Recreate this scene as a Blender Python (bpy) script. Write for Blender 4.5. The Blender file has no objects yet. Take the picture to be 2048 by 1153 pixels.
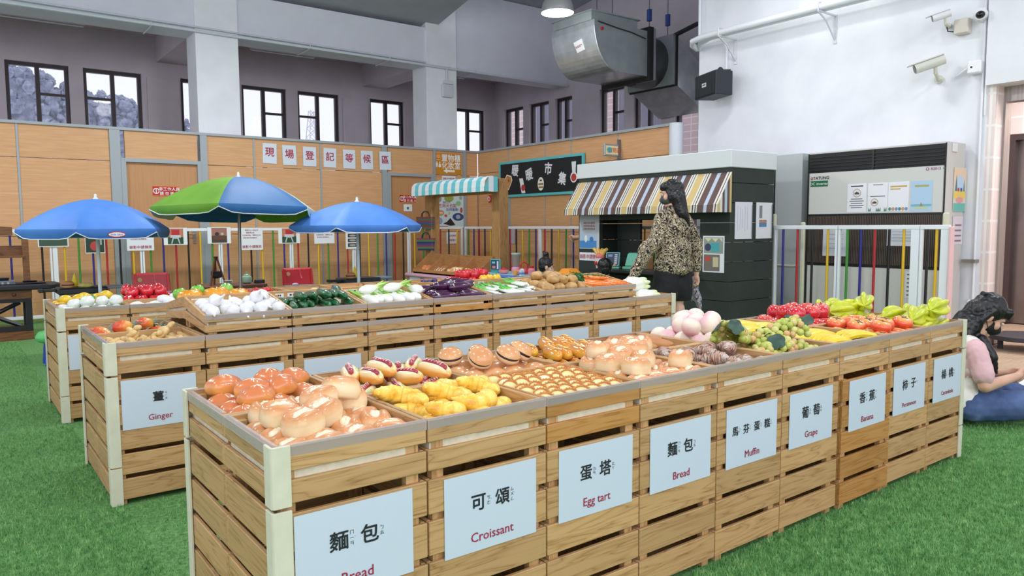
import bpy, bmesh, math, random
import numpy as np
from mathutils import Vector as V, Matrix as MX, Euler, noise as NZ
RND = random.Random(11)
sc = bpy.context.scene
COL = sc.collection
PI = math.pi
rad = math.radians

# ------------------------------------------------------------------ camera
F_PX, PITCH, ROLL, YAW = 1492.9, 0.0836, -0.0054, 0.6478
CAM = V((-0.5394, -1.5798, 1.18))
cy_, sy_ = math.cos(YAW), math.sin(YAW)
_f = V((sy_*math.cos(PITCH), cy_*math.cos(PITCH), -math.sin(PITCH)))
_r0 = V((cy_, -sy_, 0)); _u0 = _r0.cross(_f)
_r = _r0*math.cos(ROLL)+_u0*math.sin(ROLL)
_u = -_r0*math.sin(ROLL)+_u0*math.cos(ROLL)
cd = bpy.data.cameras.new('camera'); cam = bpy.data.objects.new('camera', cd); COL.objects.link(cam)
cd.sensor_width = 36; cd.lens = F_PX/2048*36; cd.clip_start = .05; cd.clip_end = 300
m = MX((_r, _u, -_f)).transposed().to_4x4(); m.translation = CAM
cam.matrix_world = m
sc.camera = cam

# ------------------------------------------------------------------ world, lamps, exposure
sc.view_settings.view_transform = 'Standard'; sc.view_settings.look = 'None'
sc.view_settings.exposure = 0.0; sc.view_settings.gamma = 1; sc.view_settings.use_curve_mapping = False
w = bpy.data.worlds.new('sky'); sc.world = w; w.use_nodes = True
bg = w.node_tree.nodes['Background']; bg.inputs[0].default_value = (.86, .88, 1, 1); bg.inputs[1].default_value = 1.3
LAMPS = [(6.36, 6.47, 66), (5.6, 3.0, 34), (6.0, -.6, 44), (2.6, 6.8, 92), (2.4, 3.2, 50), (2.0, .2, 44), (-1.4, 6.8, 92), (-1.6, 1.2, 44), (2.2, -2.6, 44), (-1.8, -2.4, 44)]
for x, y, e in LAMPS:
    ld = bpy.data.lights.new('hall_lamp_light', 'AREA'); ld.shape = 'DISK'; ld.size = .42; ld.energy = e*.86
    ld.color = (.96, .985, 1)
    lo = bpy.data.objects.new('hall_lamp_light', ld); lo.location = (x, y, 4.13); COL.objects.link(lo)
    ld = bpy.data.lights.new('hall_fill_point', 'POINT'); ld.energy = e*.30; ld.shadow_soft_size = .16  # extra point fill added below each lamp to brighten upper walls and columns
    lo = bpy.data.objects.new('hall_fill_point', ld); lo.location = (x, y, 3.95); COL.objects.link(lo)
# bright lamp washing the top of the white wall, just above the picture
ld = bpy.data.lights.new('wall_lamp_light', 'AREA'); ld.shape = 'DISK'; ld.size = .5; ld.energy = 10
lo = bpy.data.objects.new('wall_lamp_light', ld); lo.location = (6.5, 2.9, 4.6); lo.rotation_euler = (0, rad(-38), 0); COL.objects.link(lo)
# broad fill light added behind the camera, lifting surfaces that face it
ld = bpy.data.lights.new('front_fill', 'AREA'); ld.shape = 'RECTANGLE'; ld.size = 10; ld.size_y = 4; ld.energy = 200; ld.color = (.93, .96, 1)
lo = bpy.data.objects.new('front_fill', ld); lo.location = (-1, -5.8, 3.2); lo.rotation_euler = (rad(84), 0, rad(-14)); COL.objects.link(lo)

# ------------------------------------------------------------------ materials
def lin(c):
    return tuple(((v/255)/12.92 if v/255 <= .04045 else ((v/255+.055)/1.055)**2.4) for v in c[:3])+(1,)
_MC = {}
def _base(key):
    mt = bpy.data.materials.new(key); mt.use_nodes = True
    nt = mt.node_tree; return mt, nt, nt.nodes['Principled BSDF']
def N(nt, t, **k):
    n = nt.nodes.new(t)
    for a, b in k.items(): setattr(n, a, b)
    return n
def flat(c, rough=.55, metal=0, coat=0, emit=0):
    key = ('flat', c, rough, metal, coat, emit)
    if key in _MC: return _MC[key]
    mt, nt, p = _base('paint_%d_%d_%d' % tuple(c[:3]))
    p.inputs['Base Color'].default_value = lin(c); p.inputs['Roughness'].default_value = rough
    p.inputs['Metallic'].default_value = metal; p.inputs['Coat Weight'].default_value = coat
    if emit:
        p.inputs['Emission Color'].default_value = lin(c); p.inputs['Emission Strength'].default_value = emit
    _MC[key] = mt; return mt
def ramp(nt, stops):
    r = N(nt, 'ShaderNodeValToRGB'); e = r.color_ramp.elements
    e[0].position = stops[0][0]; e[0].color = lin(stops[0][1])
    e[1].position = stops[-1][0]; e[1].color = lin(stops[-1][1])
    for pz, c in stops[1:-1]:
        q = e.new(pz); q.color = lin(c)
    return r
def noisy(name, stops, scale=8, rough=.6, detail=4, bump=0, stretch=(1, 1, 1), bscale=None, coat=0, metal=0, dist=0, coord='Object'):
    """colour varies with noise in object space"""
    key = ('noisy', name)
    if key in _MC: return _MC[key]
    mt, nt, p = _base(name)
    tc = N(nt, 'ShaderNodeTexCoord'); mp = N(nt, 'ShaderNodeMapping'); mp.inputs['Scale'].default_value = stretch
    nz = N(nt, 'ShaderNodeTexNoise'); nz.inputs['Scale'].default_value = scale; nz.inputs['Detail'].default_value = detail; nz.inputs['Distortion'].default_value = dist
    L = nt.links.new
    L(tc.outputs[coord], mp.inputs[0]); L(mp.outputs[0], nz.inputs['Vector'])
    r = ramp(nt, stops); L(nz.outputs[0], r.inputs[0]); L(r.outputs[0], p.inputs['Base Color'])
    p.inputs['Roughness'].default_value = rough; p.inputs['Coat Weight'].default_value = coat; p.inputs['Metallic'].default_value = metal
    p.inputs['Coat Roughness'].default_value = .12
    if bump:
        b = N(nt, 'ShaderNodeBump'); b.inputs['Strength'].default_value = bump; b.inputs['Distance'].default_value = .004
        if bscale:
            n2 = N(nt, 'ShaderNodeTexNoise'); n2.inputs['Scale'].default_value = bscale; n2.inputs['Detail'].default_value = 3
            L(mp.outputs[0], n2.inputs['Vector']); L(n2.outputs[0], b.inputs['Height'])
        else: L(nz.outputs[0], b.inputs['Height'])
        L(b.outputs[0], p.inputs['Normal'])
    _MC[key] = mt; return mt
def grad(name, axis, stops, nscale=12, namt=.18, rough=.4, coat=0, bump=0, bscale=40):
    """the thing's own colouring along one axis of its bounding box, broken up by noise"""
    key = ('grad', name)
    if key in _MC: return _MC[key]
    mt, nt, p = _base(name); L = nt.links.new
    tc = N(nt, 'ShaderNodeTexCoord'); sp = N(nt, 'ShaderNodeSeparateXYZ'); L(tc.outputs['Generated'], sp.inputs[0])
    oi = N(nt, 'ShaderNodeObjectInfo'); ad = N(nt, 'ShaderNodeVectorMath', operation='ADD'); cm = N(nt, 'ShaderNodeCombineXYZ')
    m10 = N(nt, 'ShaderNodeMath', operation='MULTIPLY'); m10.inputs[1].default_value = 17
    L(oi.outputs['Random'], m10.inputs[0]); L(m10.outputs[0], cm.inputs[0]); L(tc.outputs['Object'], ad.inputs[0]); L(cm.outputs[0], ad.inputs[1])
    nz = N(nt, 'ShaderNodeTexNoise'); nz.inputs['Scale'].default_value = nscale; nz.inputs['Detail'].default_value = 3; L(ad.outputs[0], nz.inputs['Vector'])
    a = N(nt, 'ShaderNodeMath', operation='MULTIPLY_ADD'); a.inputs[1].default_value = namt*2; a.inputs[2].default_value = -namt
    L(nz.outputs[0], a.inputs[0])
    b = N(nt, 'ShaderNodeMath', operation='ADD'); L(sp.outputs['XYZ'.index(axis)], b.inputs[0]); L(a.outputs[0], b.inputs[1])
    r = ramp(nt, stops); L(b.outputs[0], r.inputs[0]); L(r.outputs[0], p.inputs['Base Color'])
    p.inputs['Roughness'].default_value = rough; p.inputs['Coat Weight'].default_value = coat; p.inputs['Coat Roughness'].default_value = .1
    if bump:
        bp_ = N(nt, 'ShaderNodeBump'); bp_.inputs['Strength'].default_value = bump; bp_.inputs['Distance'].default_value = .003
        n2 = N(nt, 'ShaderNodeTexNoise'); n2.inputs['Scale'].default_value = bscale; L(tc.outputs['Object'], n2.inputs['Vector']); L(n2.outputs[0], bp_.inputs['Height']); L(bp_.outputs[0], p.inputs['Normal'])
    _MC[key] = mt; return mt
def wood(name, axis, c0, c1, c2, rough=.5, grain=1.0, isl=.22, coat=0):
    """planks: grain runs along axis, every plank (mesh island) has its own tone"""
    key = ('wood', name)
    if key in _MC: return _MC[key]
    mt, nt, p = _base(name); L = nt.links.new
    tc = N(nt, 'ShaderNodeTexCoord'); ge = N(nt, 'ShaderNodeNewGeometry'); oi = N(nt, 'ShaderNodeObjectInfo')
    rr = N(nt, 'ShaderNodeMath', operation='ADD'); L(ge.outputs['Random Per Island'], rr.inputs[0]); L(oi.outputs['Random'], rr.inputs[1])
    m1 = N(nt, 'ShaderNodeMath', operation='MULTIPLY'); m1.inputs[1].default_value = 23.7; L(rr.outputs[0], m1.inputs[0])
    cm = N(nt, 'ShaderNodeCombineXYZ'); [L(m1.outputs[0], cm.inputs[k]) for k in range(3)]
    ad = N(nt, 'ShaderNodeVectorMath', operation='ADD'); L(tc.outputs['Object'], ad.inputs[0]); L(cm.outputs[0], ad.inputs[1])
    mp = N(nt, 'ShaderNodeMapping'); L(ad.outputs[0], mp.inputs[0])
    s = [14, 14, 14]; s['XYZ'.index(axis)] = 1.1
    mp.inputs['Scale'].default_value = s
    nz = N(nt, 'ShaderNodeTexNoise'); nz.inputs['Scale'].default_value = 2.6*grain; nz.inputs['Detail'].default_value = 1.2; nz.inputs['Distortion'].default_value = .7
    L(mp.outputs[0], nz.inputs['Vector'])
    mu = N(nt, 'ShaderNodeMath', operation='MULTIPLY'); mu.inputs[1].default_value = 9; L(nz.outputs[0], mu.inputs[0])
    fr = N(nt, 'ShaderNodeMath', operation='PINGPONG'); fr.inputs[1].default_value = 1; L(mu.outputs[0], fr.inputs[0])
    s2 = [300, 300, 300]; s2['XYZ'.index(axis)] = 9
    mp2 = N(nt, 'ShaderNodeMapping'); mp2.inputs['Scale'].default_value = s2; L(ad.outputs[0], mp2.inputs[0])
    n2 = N(nt, 'ShaderNodeTexNoise'); n2.inputs['Scale'].default_value = 1; n2.inputs['Detail'].default_value = 2; L(mp2.outputs[0], n2.inputs['Vector'])
    ma = N(nt, 'ShaderNodeMath', operation='MULTIPLY_ADD'); ma.inputs[1].default_value = .5; L(n2.outputs[0], ma.inputs[0]); L(fr.outputs[0], ma.inputs[2])
    r = ramp(nt, [(.12, c2), (.38, c1), (1.15 if False else .95, c0)]); L(ma.outputs[0], r.inputs[0])
    hs = N(nt, 'ShaderNodeHueSaturation'); L(r.outputs[0], hs.inputs['Color'])
    fr2 = N(nt, 'ShaderNodeMath', operation='FRACT'); m3 = N(nt, 'ShaderNodeMath', operation='MULTIPLY'); m3.inputs[1].default_value = 3.3; L(rr.outputs[0], m3.inputs[0]); L(m3.outputs[0], fr2.inputs[0])
    vv = N(nt, 'ShaderNodeMath', operation='MULTIPLY_ADD'); vv.inputs[1].default_value = isl; vv.inputs[2].default_value = 1-isl/2; L(fr2.outputs[0], vv.inputs[0]); L(vv.outputs[0], hs.inputs['Value'])
    L(hs.outputs[0], p.inputs['Base Color']); p.inputs['Roughness'].default_value = rough; p.inputs['Coat Weight'].default_value = coat
    b = N(nt, 'ShaderNodeBump'); b.inputs['Strength'].default_value = .08; b.inputs['Distance'].default_value = .002; L(n2.outputs[0], b.inputs['Height']); L(b.outputs[0], p.inputs['Normal'])
    _MC[key] = mt; return mt
def clear(name, c, alpha, rough=.15):
    key = ('clear', name)
    if key in _MC: return _MC[key]
    mt, nt, p = _base(name); p.inputs['Base Color'].default_value = lin(c); p.inputs['Roughness'].default_value = rough; p.inputs['Alpha'].default_value = alpha
    _MC[key] = mt; return mt

# ------------------------------------------------------------------ mesh helpers
class MB:
    def __init__(s): s.bm = bmesh.new(); s.mi = 0
    def _fin(s, before):
        for f in s.bm.faces:
            if f.index == -1 or f.index >= before: pass
    def _add(s, vs, fs, M=None):
        bv = [s.bm.verts.new(M @ V(p) if M else V(p)) for p in vs]
        for f in fs:
            try:
                q = s.bm.faces.new([bv[i] for i in f]); q.material_index = s.mi
            except ValueError: pass
        return s
    def box(s, x0, x1, y0, y1, z0, z1, M=None, m=None):
        if m is not None: s.mi = m
        return s._add([(x0, y0, z0), (x1, y0, z0), (x1, y1, z0), (x0, y1, z0), (x0, y0, z1), (x1, y0, z1), (x1, y1, z1), (x0, y1, z1)],
                      [(0, 3, 2, 1), (4, 5, 6, 7), (0, 1, 5, 4), (1, 2, 6, 5), (2, 3, 7, 6), (3, 0, 4, 7)], M)
    def hexa(s, pts, M=None, m=None):
        if m is not None: s.mi = m
        return s._add(pts, [(0, 3, 2, 1), (4, 5, 6, 7), (0, 1, 5, 4), (1, 2, 6, 5), (2, 3, 7, 6), (3, 0, 4, 7)], M)
    def tube(s, pts, r, n=10, m=None, M=None, closed=False, flat_=1):
        """swept tube; r a number or list"""
        if m is not None: s.mi = m
        pts = [V(p) for p in pts]; k = len(pts); rs = r if isinstance(r, (list, tuple)) else [r]*k
        vs = []; up = None
        for i, p in enumerate(pts):
            if closed: d = (pts[(i+1) % k]-pts[i-1])
            else: d = (pts[min(i+1, k-1)]-pts[max(i-1, 0)])
            d = d.normalized() if d.length > 1e-9 else V((0, 0, 1))
            if up is None:
                up = V((0, 0, 1)) if abs(d.z) < .9 else V((1, 0, 0))
            a = d.cross(up).normalized(); b = a.cross(d).normalized(); up = b
            for j in range(n):
                t = 2*PI*j/n; vs.append(p+a*math.cos(t)*rs[i]+b*math.sin(t)*rs[i]*flat_)
        fs = []
        for i in range(k if closed else k-1):
            for j in range(n):
                i2 = (i+1) % k
                fs.append((i*n+j, i*n+(j+1) % n, i2*n+(j+1) % n, i2*n+j))
        if not closed:
            fs.append(tuple(range(n))[::-1]); fs.append(tuple((k-1)*n+j for j in range(n)))
        return s._add(vs, fs, M)
    def cyl(s, p, q, r0, r1=None, n=16, m=None, M=None): return s.tube([p, q], [r0, r0 if r1 is None else r1], n, m, M)
    def lathe(s, prof, n=24, m=None, M=None, caps=True):
        if m is not None: s.mi = m
        vs = []; k = len(prof)
        for (r, z) in prof:
            for j in range(n):
                t = 2*PI*j/n; vs.append((r*math.cos(t), r*math.sin(t), z))
        fs = [(i*n+j, i*n+(j+1) % n, (i+1)*n+(j+1) % n, (i+1)*n+j) for i in range(k-1) for j in range(n)]
        if caps: fs += [tuple(range(n))[::-1], tuple((k-1)*n+j for j in range(n))]
        return s._add(vs, fs, M)
    def blob(s, f, nu=20, nv=12, m=None, M=None):
        """closed surface from a function of the unit direction"""
        if m is not None: s.mi = m
        vs = [f(V((0, 0, -1)))]
        for i in range(1, nv):
            ph = -PI/2+PI*i/nv
            for j in range(nu):
                t = 2*PI*j/nu; vs.append(f(V((math.cos(ph)*math.cos(t), math.cos(ph)*math.sin(t), math.sin(ph)))))
        vs.append(f(V((0, 0, 1)))); last = len(vs)-1
        fs = [(0, 1+(j+1) % nu, 1+j) for j in range(nu)]
        for i in range(nv-2):
            a = 1+i*nu
            fs += [(a+j, a+(j+1) % nu, a+nu+(j+1) % nu, a+nu+j) for j in range(nu)]
        a = 1+(nv-2)*nu
        fs += [(a+j, a+(j+1) % nu, last) for j in range(nu)]
        return s._add(vs, fs, M)
    def ell(s, c, r, nu=16, nv=10, m=None, M=None, rot=None):
        c = V(c); r = (r, r, r) if not isinstance(r, (tuple, list)) else r
        Rm = Euler(rot).to_matrix() if rot else None
        def f(d):
            p = V((d.x*r[0], d.y*r[1], d.z*r[2])); return c+(Rm @ p if Rm else p)
        return s.blob(f, nu, nv, m, M)
    def poly(s, pts, z0, z1, m=None, M=None):
        if m is not None: s.mi = m
        n = len(pts); vs = [(x, y, z0) for x, y in pts]+[(x, y, z1) for x, y in pts]
        fs = [tuple(range(n))[::-1], tuple(range(n, 2*n))]+[(i, (i+1) % n, n+(i+1) % n, n+i) for i in range(n)]
        return s._add(vs, fs, M)
    def mesh(s, name, mats, smooth=False, angle=40, bevel=0):
        bm = s.bm
        bmesh.ops.recalc_face_normals(bm, faces=bm.faces)
        if bevel:
            bmesh.ops.bevel(bm, geom=[e for e in bm.edges], offset=bevel, segments=1, affect='EDGES', clamp_overlap=True)
        me = bpy.data.meshes.new(name); bm.to_mesh(me); bm.free()
        for mt in (mats if isinstance(mats, (list, tuple)) else [mats]): me.materials.append(mt)
        if smooth:
            for p in me.polygons: p.use_smooth = True
            if angle < 180: me.set_sharp_from_angle(angle=rad(angle))
        return me
    def build(s, name, mats, parent=None, loc=None, rot=None, smooth=False, angle=40, bevel=0):
        o = bpy.data.objects.new(name, s.mesh(name, mats, smooth, angle, bevel)); COL.objects.link(o)
        if loc: o.location = loc
        if rot: o.rotation_euler = rot
        if parent: o.parent = parent
        return o
def tag(o, label, cat, group=None):
    o['label'] = label; o['category'] = cat
    if group: o['group'] = group
    elif 'group' in o: del o['group']
    return o
def thing(name, label, cat, loc=(0, 0, 0), rot=(0, 0, 0), group=None):
    o = bpy.data.objects.new(name, None); COL.objects.link(o); o.empty_display_size = .1
    o.location = loc; o.rotation_euler = rot if isinstance(rot, (tuple, list)) else (0, 0, rot)
    return tag(o, label, cat, group)
def structure(o): o['kind'] = 'structure'; return o
def dup(root, loc=None, rot=None, label=None, group=None, scale=None):
    r = root.copy(); COL.objects.link(r)
    if loc is not None: r.location = loc
    if rot is not None: r.rotation_euler = rot
    if scale is not None: r.scale = scale if isinstance(scale, (tuple, list)) else (scale,)*3
    if label: r['label'] = label
    if group: r['group'] = group
    for ch in list(root.children):
        c = ch.copy(); COL.objects.link(c); c.parent = r
        for g in list(ch.children):
            d = g.copy(); COL.objects.link(d); d.parent = c
    return r
ORD = ['first', 'second', 'third', 'fourth', 'fifth', 'sixth', 'seventh', 'eighth', 'ninth', 'tenth', 'eleventh', 'twelfth', 'thirteenth', 'fourteenth']

# ------------------------------------------------------------------ lettering
_TC = {}
_TMP = bpy.data.scenes.new('workbench')     # modifiers and lettering are evaluated here, away from the big scene
def evaluated_mesh(o):
    linked = list(o.users_collection)
    for c in linked: c.objects.unlink(o)
    _TMP.collection.objects.link(o)
    with bpy.context.temp_override(scene=_TMP, view_layer=_TMP.view_layers[0]):
        dg = bpy.context.evaluated_depsgraph_get(); me = bpy.data.meshes.new_from_object(o.evaluated_get(dg))
    _TMP.collection.objects.unlink(o)
    for c in linked: c.objects.link(o)
    return me
def text_data(s, size, bold=0.0, mt=None, spacing=1.0):
    k = (s, size, bold, mt.name, spacing)
    if k in _TC: return _TC[k]
    cu = bpy.data.curves.new('lettering', 'FONT'); cu.body = s; cu.size = size; cu.align_x = 'CENTER'; cu.align_y = 'CENTER'
    cu.resolution_u = 2; cu.space_character = spacing; cu.fill_mode = 'FRONT'
    o = bpy.data.objects.new('t', cu)
    me = evaluated_mesh(o); bpy.data.objects.remove(o); bpy.data.curves.remove(cu)
    me.name = 'lettering'; me.materials.clear(); me.materials.append(mt)
    xs = [v.co.x for v in me.vertices] or [0]; ys = [v.co.y for v in me.vertices] or [0]
    cx, cy = (min(xs)+max(xs))/2, (min(ys)+max(ys))/2
    for v in me.vertices: v.co.x -= cx; v.co.y -= cy
    if bold:
        bm = bmesh.new()
        for k, (ox, oy) in enumerate([(-1, 0), (1, 0), (0, 1), (0, -1), (.7, .7), (-.7, -.7)]):
            m2 = me.copy()
            for v in m2.vertices: v.co.x += ox*bold*size; v.co.y += oy*bold*size; v.co.z += .00006*k
            bm.from_mesh(m2); bpy.data.meshes.remove(m2)
        bm.to_mesh(me); bm.free()
    _TC[k] = me; return me
def letter(parent, s, size, x, y, c, bold=0.012, z=.0012, sx=1, name='lettering', spacing=1.0, rotz=0):
    me = text_data(s, size, bold, flat(c, .6), spacing)
    o = bpy.data.objects.new(name, me); COL.objects.link(o); o.parent = parent; o.location = (x, y, z); o.scale = (sx, 1, 1); o.rotation_euler = (0, 0, rotz)
    return o
FACE_FRONT = (PI/2, 0, 0)       # faces -Y
FACE_LEFT = (PI/2, 0, -PI/2)    # faces -X
def sheet(name, label, cat, loc, rot, w, h, c=(235, 238, 244), th=.0012, rough=.5, part='paper', group=None, curl=0):
    """a flat sheet: local x right, y up, z out of the face; loc is its centre"""
    t = thing(name, label, cat, loc, rot, group)
    b = MB().box(-w/2, w/2, -h/2, h/2, -th, 0); b.build(part, flat(c, rough), t)
    return t
def prints(t, items, name='printed_picture', z=.0006):
    """coloured shapes printed on a sheet: (kind, x, y, w, h, colour)"""
    b = MB(); mats = []; n = 0
    for it in items:
        k, x, y, w, h, c = it[:6]; mt = flat(c, .5)
        if mt not in mats: mats.append(mt)
        b.mi = mats.index(mt); n += 1; zz = z+n*.00012
        if k == 'r': b._add([(x-w/2, y-h/2, zz), (x+w/2, y-h/2, zz), (x+w/2, y+h/2, zz), (x-w/2, y+h/2, zz)], [(0, 1, 2, 3)])
        elif k == 'e': b._add([(x+w/2*math.cos(a*PI/9), y+h/2*math.sin(a*PI/9), zz) for a in range(18)], [tuple(range(18))])
        elif k == 'p': b._add([(x+px*w, y+py*h, zz) for px, py in it[6]], [tuple(range(len(it[6])))])
    return b.build(name, mats, t)
# ================================================================== THE HALL
M_wall = noisy('white_plaster', [(.3, (224, 226, 234)), (.7, (234, 236, 242))], 3, .75, bump=.08, bscale=60)
M_grey = noisy('grey_plaster', [(.3, (212, 214, 226)), (.7, (220, 222, 233))], 2.5, .8, bump=.08, bscale=50)
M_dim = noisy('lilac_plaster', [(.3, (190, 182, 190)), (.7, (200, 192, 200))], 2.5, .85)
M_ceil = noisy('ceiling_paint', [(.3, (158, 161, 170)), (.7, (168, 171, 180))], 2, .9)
M_lam = noisy('partition_laminate', [(.3, (204, 154, 108)), (.55, (213, 163, 116)), (.75, (220, 172, 126))], 3, .5, stretch=(1.2, 1.2, 22), detail=5)
M_trim = flat((158, 166, 172), .45, .1)
M_trimd = flat((120, 128, 136), .5, .1)
M_frame = flat((46, 34, 40), .5)
M_turf = noisy('turf', [(.3, (70, 116, 62)), (.5, (92, 142, 78)), (.72, (120, 168, 98))], 60, .9, detail=6, bump=.9, bscale=160)
M_floorw = wood('floor_boards', 'X', (206, 178, 152), (192, 162, 136), (172, 140, 114), .45)

structure(MB().box(-8, 12, -8, 13, -.06, -.012).build('floor', M_floorw))
# turf sheet, stepped round the boarded corner behind the sitting woman
turf = MB().poly([(-8, -8), (5.35, -8), (5.35, .62), (6.15, .62), (6.15, 1.42), (7.4, 1.42), (7.4, 9.8), (-8, 9.8)], -.011, 0).build('floor_turf', M_turf)
structure(turf)
# grass blades standing on the turf where it lies open to view: far too many to count
rng = np.random.default_rng(5)
def blades(regs):
    P = []
    for (x0, x1, y0, y1, dens) in regs:
        n = int((x1-x0)*(y1-y0)*dens); P.append(np.stack([rng.uniform(x0, x1, n), rng.uniform(y0, y1, n)], 1))
    P = np.concatenate(P); n = len(P)
    ang = rng.uniform(0, 2*PI, n); h = rng.uniform(.010, .021, n); ww = rng.uniform(.0012, .002, n); ln = rng.uniform(.002, .014, n); la = rng.uniform(0, 2*PI, n)
    vs = np.zeros((n, 3, 3)); vs[:, 0, 0] = P[:, 0]-np.cos(ang)*ww; vs[:, 0, 1] = P[:, 1]-np.sin(ang)*ww
    vs[:, 1, 0] = P[:, 0]+np.cos(ang)*ww; vs[:, 1, 1] = P[:, 1]+np.sin(ang)*ww
    vs[:, 2, 0] = P[:, 0]+np.cos(la)*ln; vs[:, 2, 1] = P[:, 1]+np.sin(la)*ln; vs[:, 2, 2] = h
    me = bpy.data.meshes.new('grass'); me.vertices.add(n*3); me.vertices.foreach_set('co', vs.reshape(-1))
    me.loops.add(n*3); me.loops.foreach_set('vertex_index', np.arange(n*3, dtype=np.int32))
    me.polygons.add(n); me.polygons.foreach_set('loop_start', np.arange(0, n*3, 3, dtype=np.int32)); me.polygons.foreach_set('loop_total', np.full(n, 3, dtype=np.int32))
    me.update(); return me
gm = blades([(-.62, 0, .45, 1.9, 26000), (-.75, 0, 1.9, 3.5, 13000), (-.6, 0, 3.5, 7.7, 6000), (2.2, 3.5, -.85, 0, 30000), (1.4, 2.2, -.7, 0, 42000), (3.5, 5.3, -1.1, .62, 16000), (0, 1.3, .76, 1.87, 6000)])
gmt = noisy('turf_blades', [(.3, (84, 138, 76)), (.5, (112, 168, 96)), (.75, (160, 204, 132))], 30, .75)
gm.materials.append(gmt); go = bpy.data.objects.new('turf_grass', gm); COL.objects.link(go)
tag(go, 'short green artificial grass pile covering the market floor', 'grass'); go['kind'] = 'stuff'

# ---- laminate partition across the back (Y=9.8) and along the right (X=7.3)
PZ = 2.5
b = MB()
for x0, x1, z0 in [(-3, -1.26, 0), (-1.26, .235, 0), (.26, 1.285, 0), (1.475, 2.415, 2.11), (2.545, 3.21, 0), (3.235, 4.26, 0), (4.285, 5.345, 0), (5.465, 6.34, 2.065), (6.39, 6.965, 0), (7.03, 7.29, 0)]:
    for a, c in [(z0, 1.07), (1.078, 2.075), (2.083, PZ)]:
        a = max(a, z0)
        if c > a: b.box(x0, x1, 9.8, 9.86, a, c)
structure(b.build('wall_back', M_lam))
b = MB()
for x in (-1.27, .236, 3.211, 4.261): b.box(x, x+.024, 9.79, 9.86, 0, PZ)
for x0, x1 in [(1.287, 1.415), (2.45, 2.543), (5.347, 5.44), (6.966, 7.029), (6.342, 6.389)]: b.box(x0, x1, 9.775, 9.87, 0, PZ)
b.box(-3, 7.36, 9.77, 9.88, PZ, PZ+.035)
structure(b.build('trim_1', M_trim))
def door(n, x0, x1, top):
    o = structure(MB().box(x0+.06, x1-.05, 9.815, 9.85, 0, top-.05).build('door_%d' % n, noisy('door_laminate', [(.3, (186, 134, 88)), (.7, (196, 145, 98))], 3, .5, stretch=(20, 20, 1))))
    fb = MB().box(x0, x0+.06, 9.765, 9.87, 0, top).box(x1-.05, x1, 9.765, 9.87, 0, top).box(x0+.06, x1-.05, 9.765, 9.87, top-.05, top)
    fb.build('door_frame', M_trim, o)
    h = MB().box(x1-.14, x1-.10, 9.80, 9.815, .95, 1.15).tube([(x1-.12, 9.80, 1.08), (x1-.12, 9.76, 1.08), (x1-.22, 9.755, 1.08)], .008, 8)
    h.build('door_handle', flat((190, 192, 196), .25, .9), o)
door(1, 1.415, 2.45, 2.125); door(2, 5.44, 6.342, 2.08)
b = MB()
ys = [9.79, 8.853, 8.84, 7.866, 7.853, 7.232, 7.22, 6.222, 6.21, 5.25]
for i in range(0, 10, 2):
    for a, c in [(0, 1.07), (1.078, 2.12), (2.128, PZ)]: b.box(7.3, 7.36, ys[i+1], ys[i], a, c)
structure(b.build('wall_right', M_lam))
b = MB().box(7.27, 7.38, 5.24, 9.8, PZ, PZ+.035)
for y in (8.84, 7.853, 7.22, 6.21): b.box(7.29, 7.37, y, y+.013, 0, PZ)
b.box(7.285, 7.37, 8.80, 8.84, 0, 2.12)
structure(b.build('trim_2', M_trim))
structure(MB().tube([(7.32, 5.15, 0), (7.32, 5.15, 2.53)], .095, 20).build('trim_3', flat((214, 219, 226), .4), smooth=True))

# ---- window wall behind the aisle and the right-hand window wall
wx = [(-3.6, -2.75), (-2.55, -1.7), (-.72, .13), (.33, 1.19), (1.39, 2.26), (2.88, 3.73), (3.93, 4.77), (4.99, 5.84), (6.51, 7.30), (7.51, 8.32), (8.54, 9.37)]
zt, zb = 3.78, 2.2
def windows_wall(name, spans, lo, hi, fixed, axis, th, ztop):
    b = MB(); c = lo
    def bx(a0, a1, z0, z1):
        if axis == 'X': b.box(a0, a1, fixed, fixed+th, z0, z1)
        else: b.box(fixed, fixed+th, a0, a1, z0, z1)
    bx(lo, hi, 0, zb); bx(lo, hi, zt, ztop)
    for s0, s1 in spans: bx(c, s0, zb, zt); c = s1
    bx(c, hi, zb, zt)
    return structure(b.build(name, M_dim))
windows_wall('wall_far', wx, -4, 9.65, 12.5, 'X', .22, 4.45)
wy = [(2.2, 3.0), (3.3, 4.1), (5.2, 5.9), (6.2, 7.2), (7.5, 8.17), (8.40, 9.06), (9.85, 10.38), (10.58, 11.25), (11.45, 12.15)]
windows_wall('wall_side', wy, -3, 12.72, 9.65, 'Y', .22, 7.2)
M_glass = clear('window_glass', (225, 232, 245), .10, .03)
WN = [0]
def window(s0, s1, fixed, axis, split=.5, bar=2):
    WN[0] += 1
    fr = MB(); gl = MB(); t = .055
    def bx(q, a0, a1, z0, z1, d0, d1):
        if axis == 'X': q.box(a0, a1, fixed+d0, fixed+d1, z0, z1)
        else: q.box(fixed+d0, fixed+d1, a0, a1, z0, z1)
    bx(fr, s0, s0+t, zb, zt, .07, .15); bx(fr, s1-t, s1, zb, zt, .07, .15); bx(fr, s0+t, s1-t, zt-t, zt, .07, .15); bx(fr, s0+t, s1-t, zb, zb+t, .07, .15)
    mid = s0+(s1-s0)*split; bx(fr, mid-.03, mid+.03, zb+t, zt-t, .065, .145)
    if bar == 2: bx(fr, mid+.03, s1-t, 3.29, 3.33, .08, .135)
    else: bx(fr, s0+t, mid-.03, 3.29, 3.33, .08, .135)
    bx(gl, s0+t, s1-t, zb+t, zt-t, .105, .111)
    o = structure(fr.build('window_%d' % WN[0], M_frame)); gl.build('pane', M_glass, o)
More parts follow.
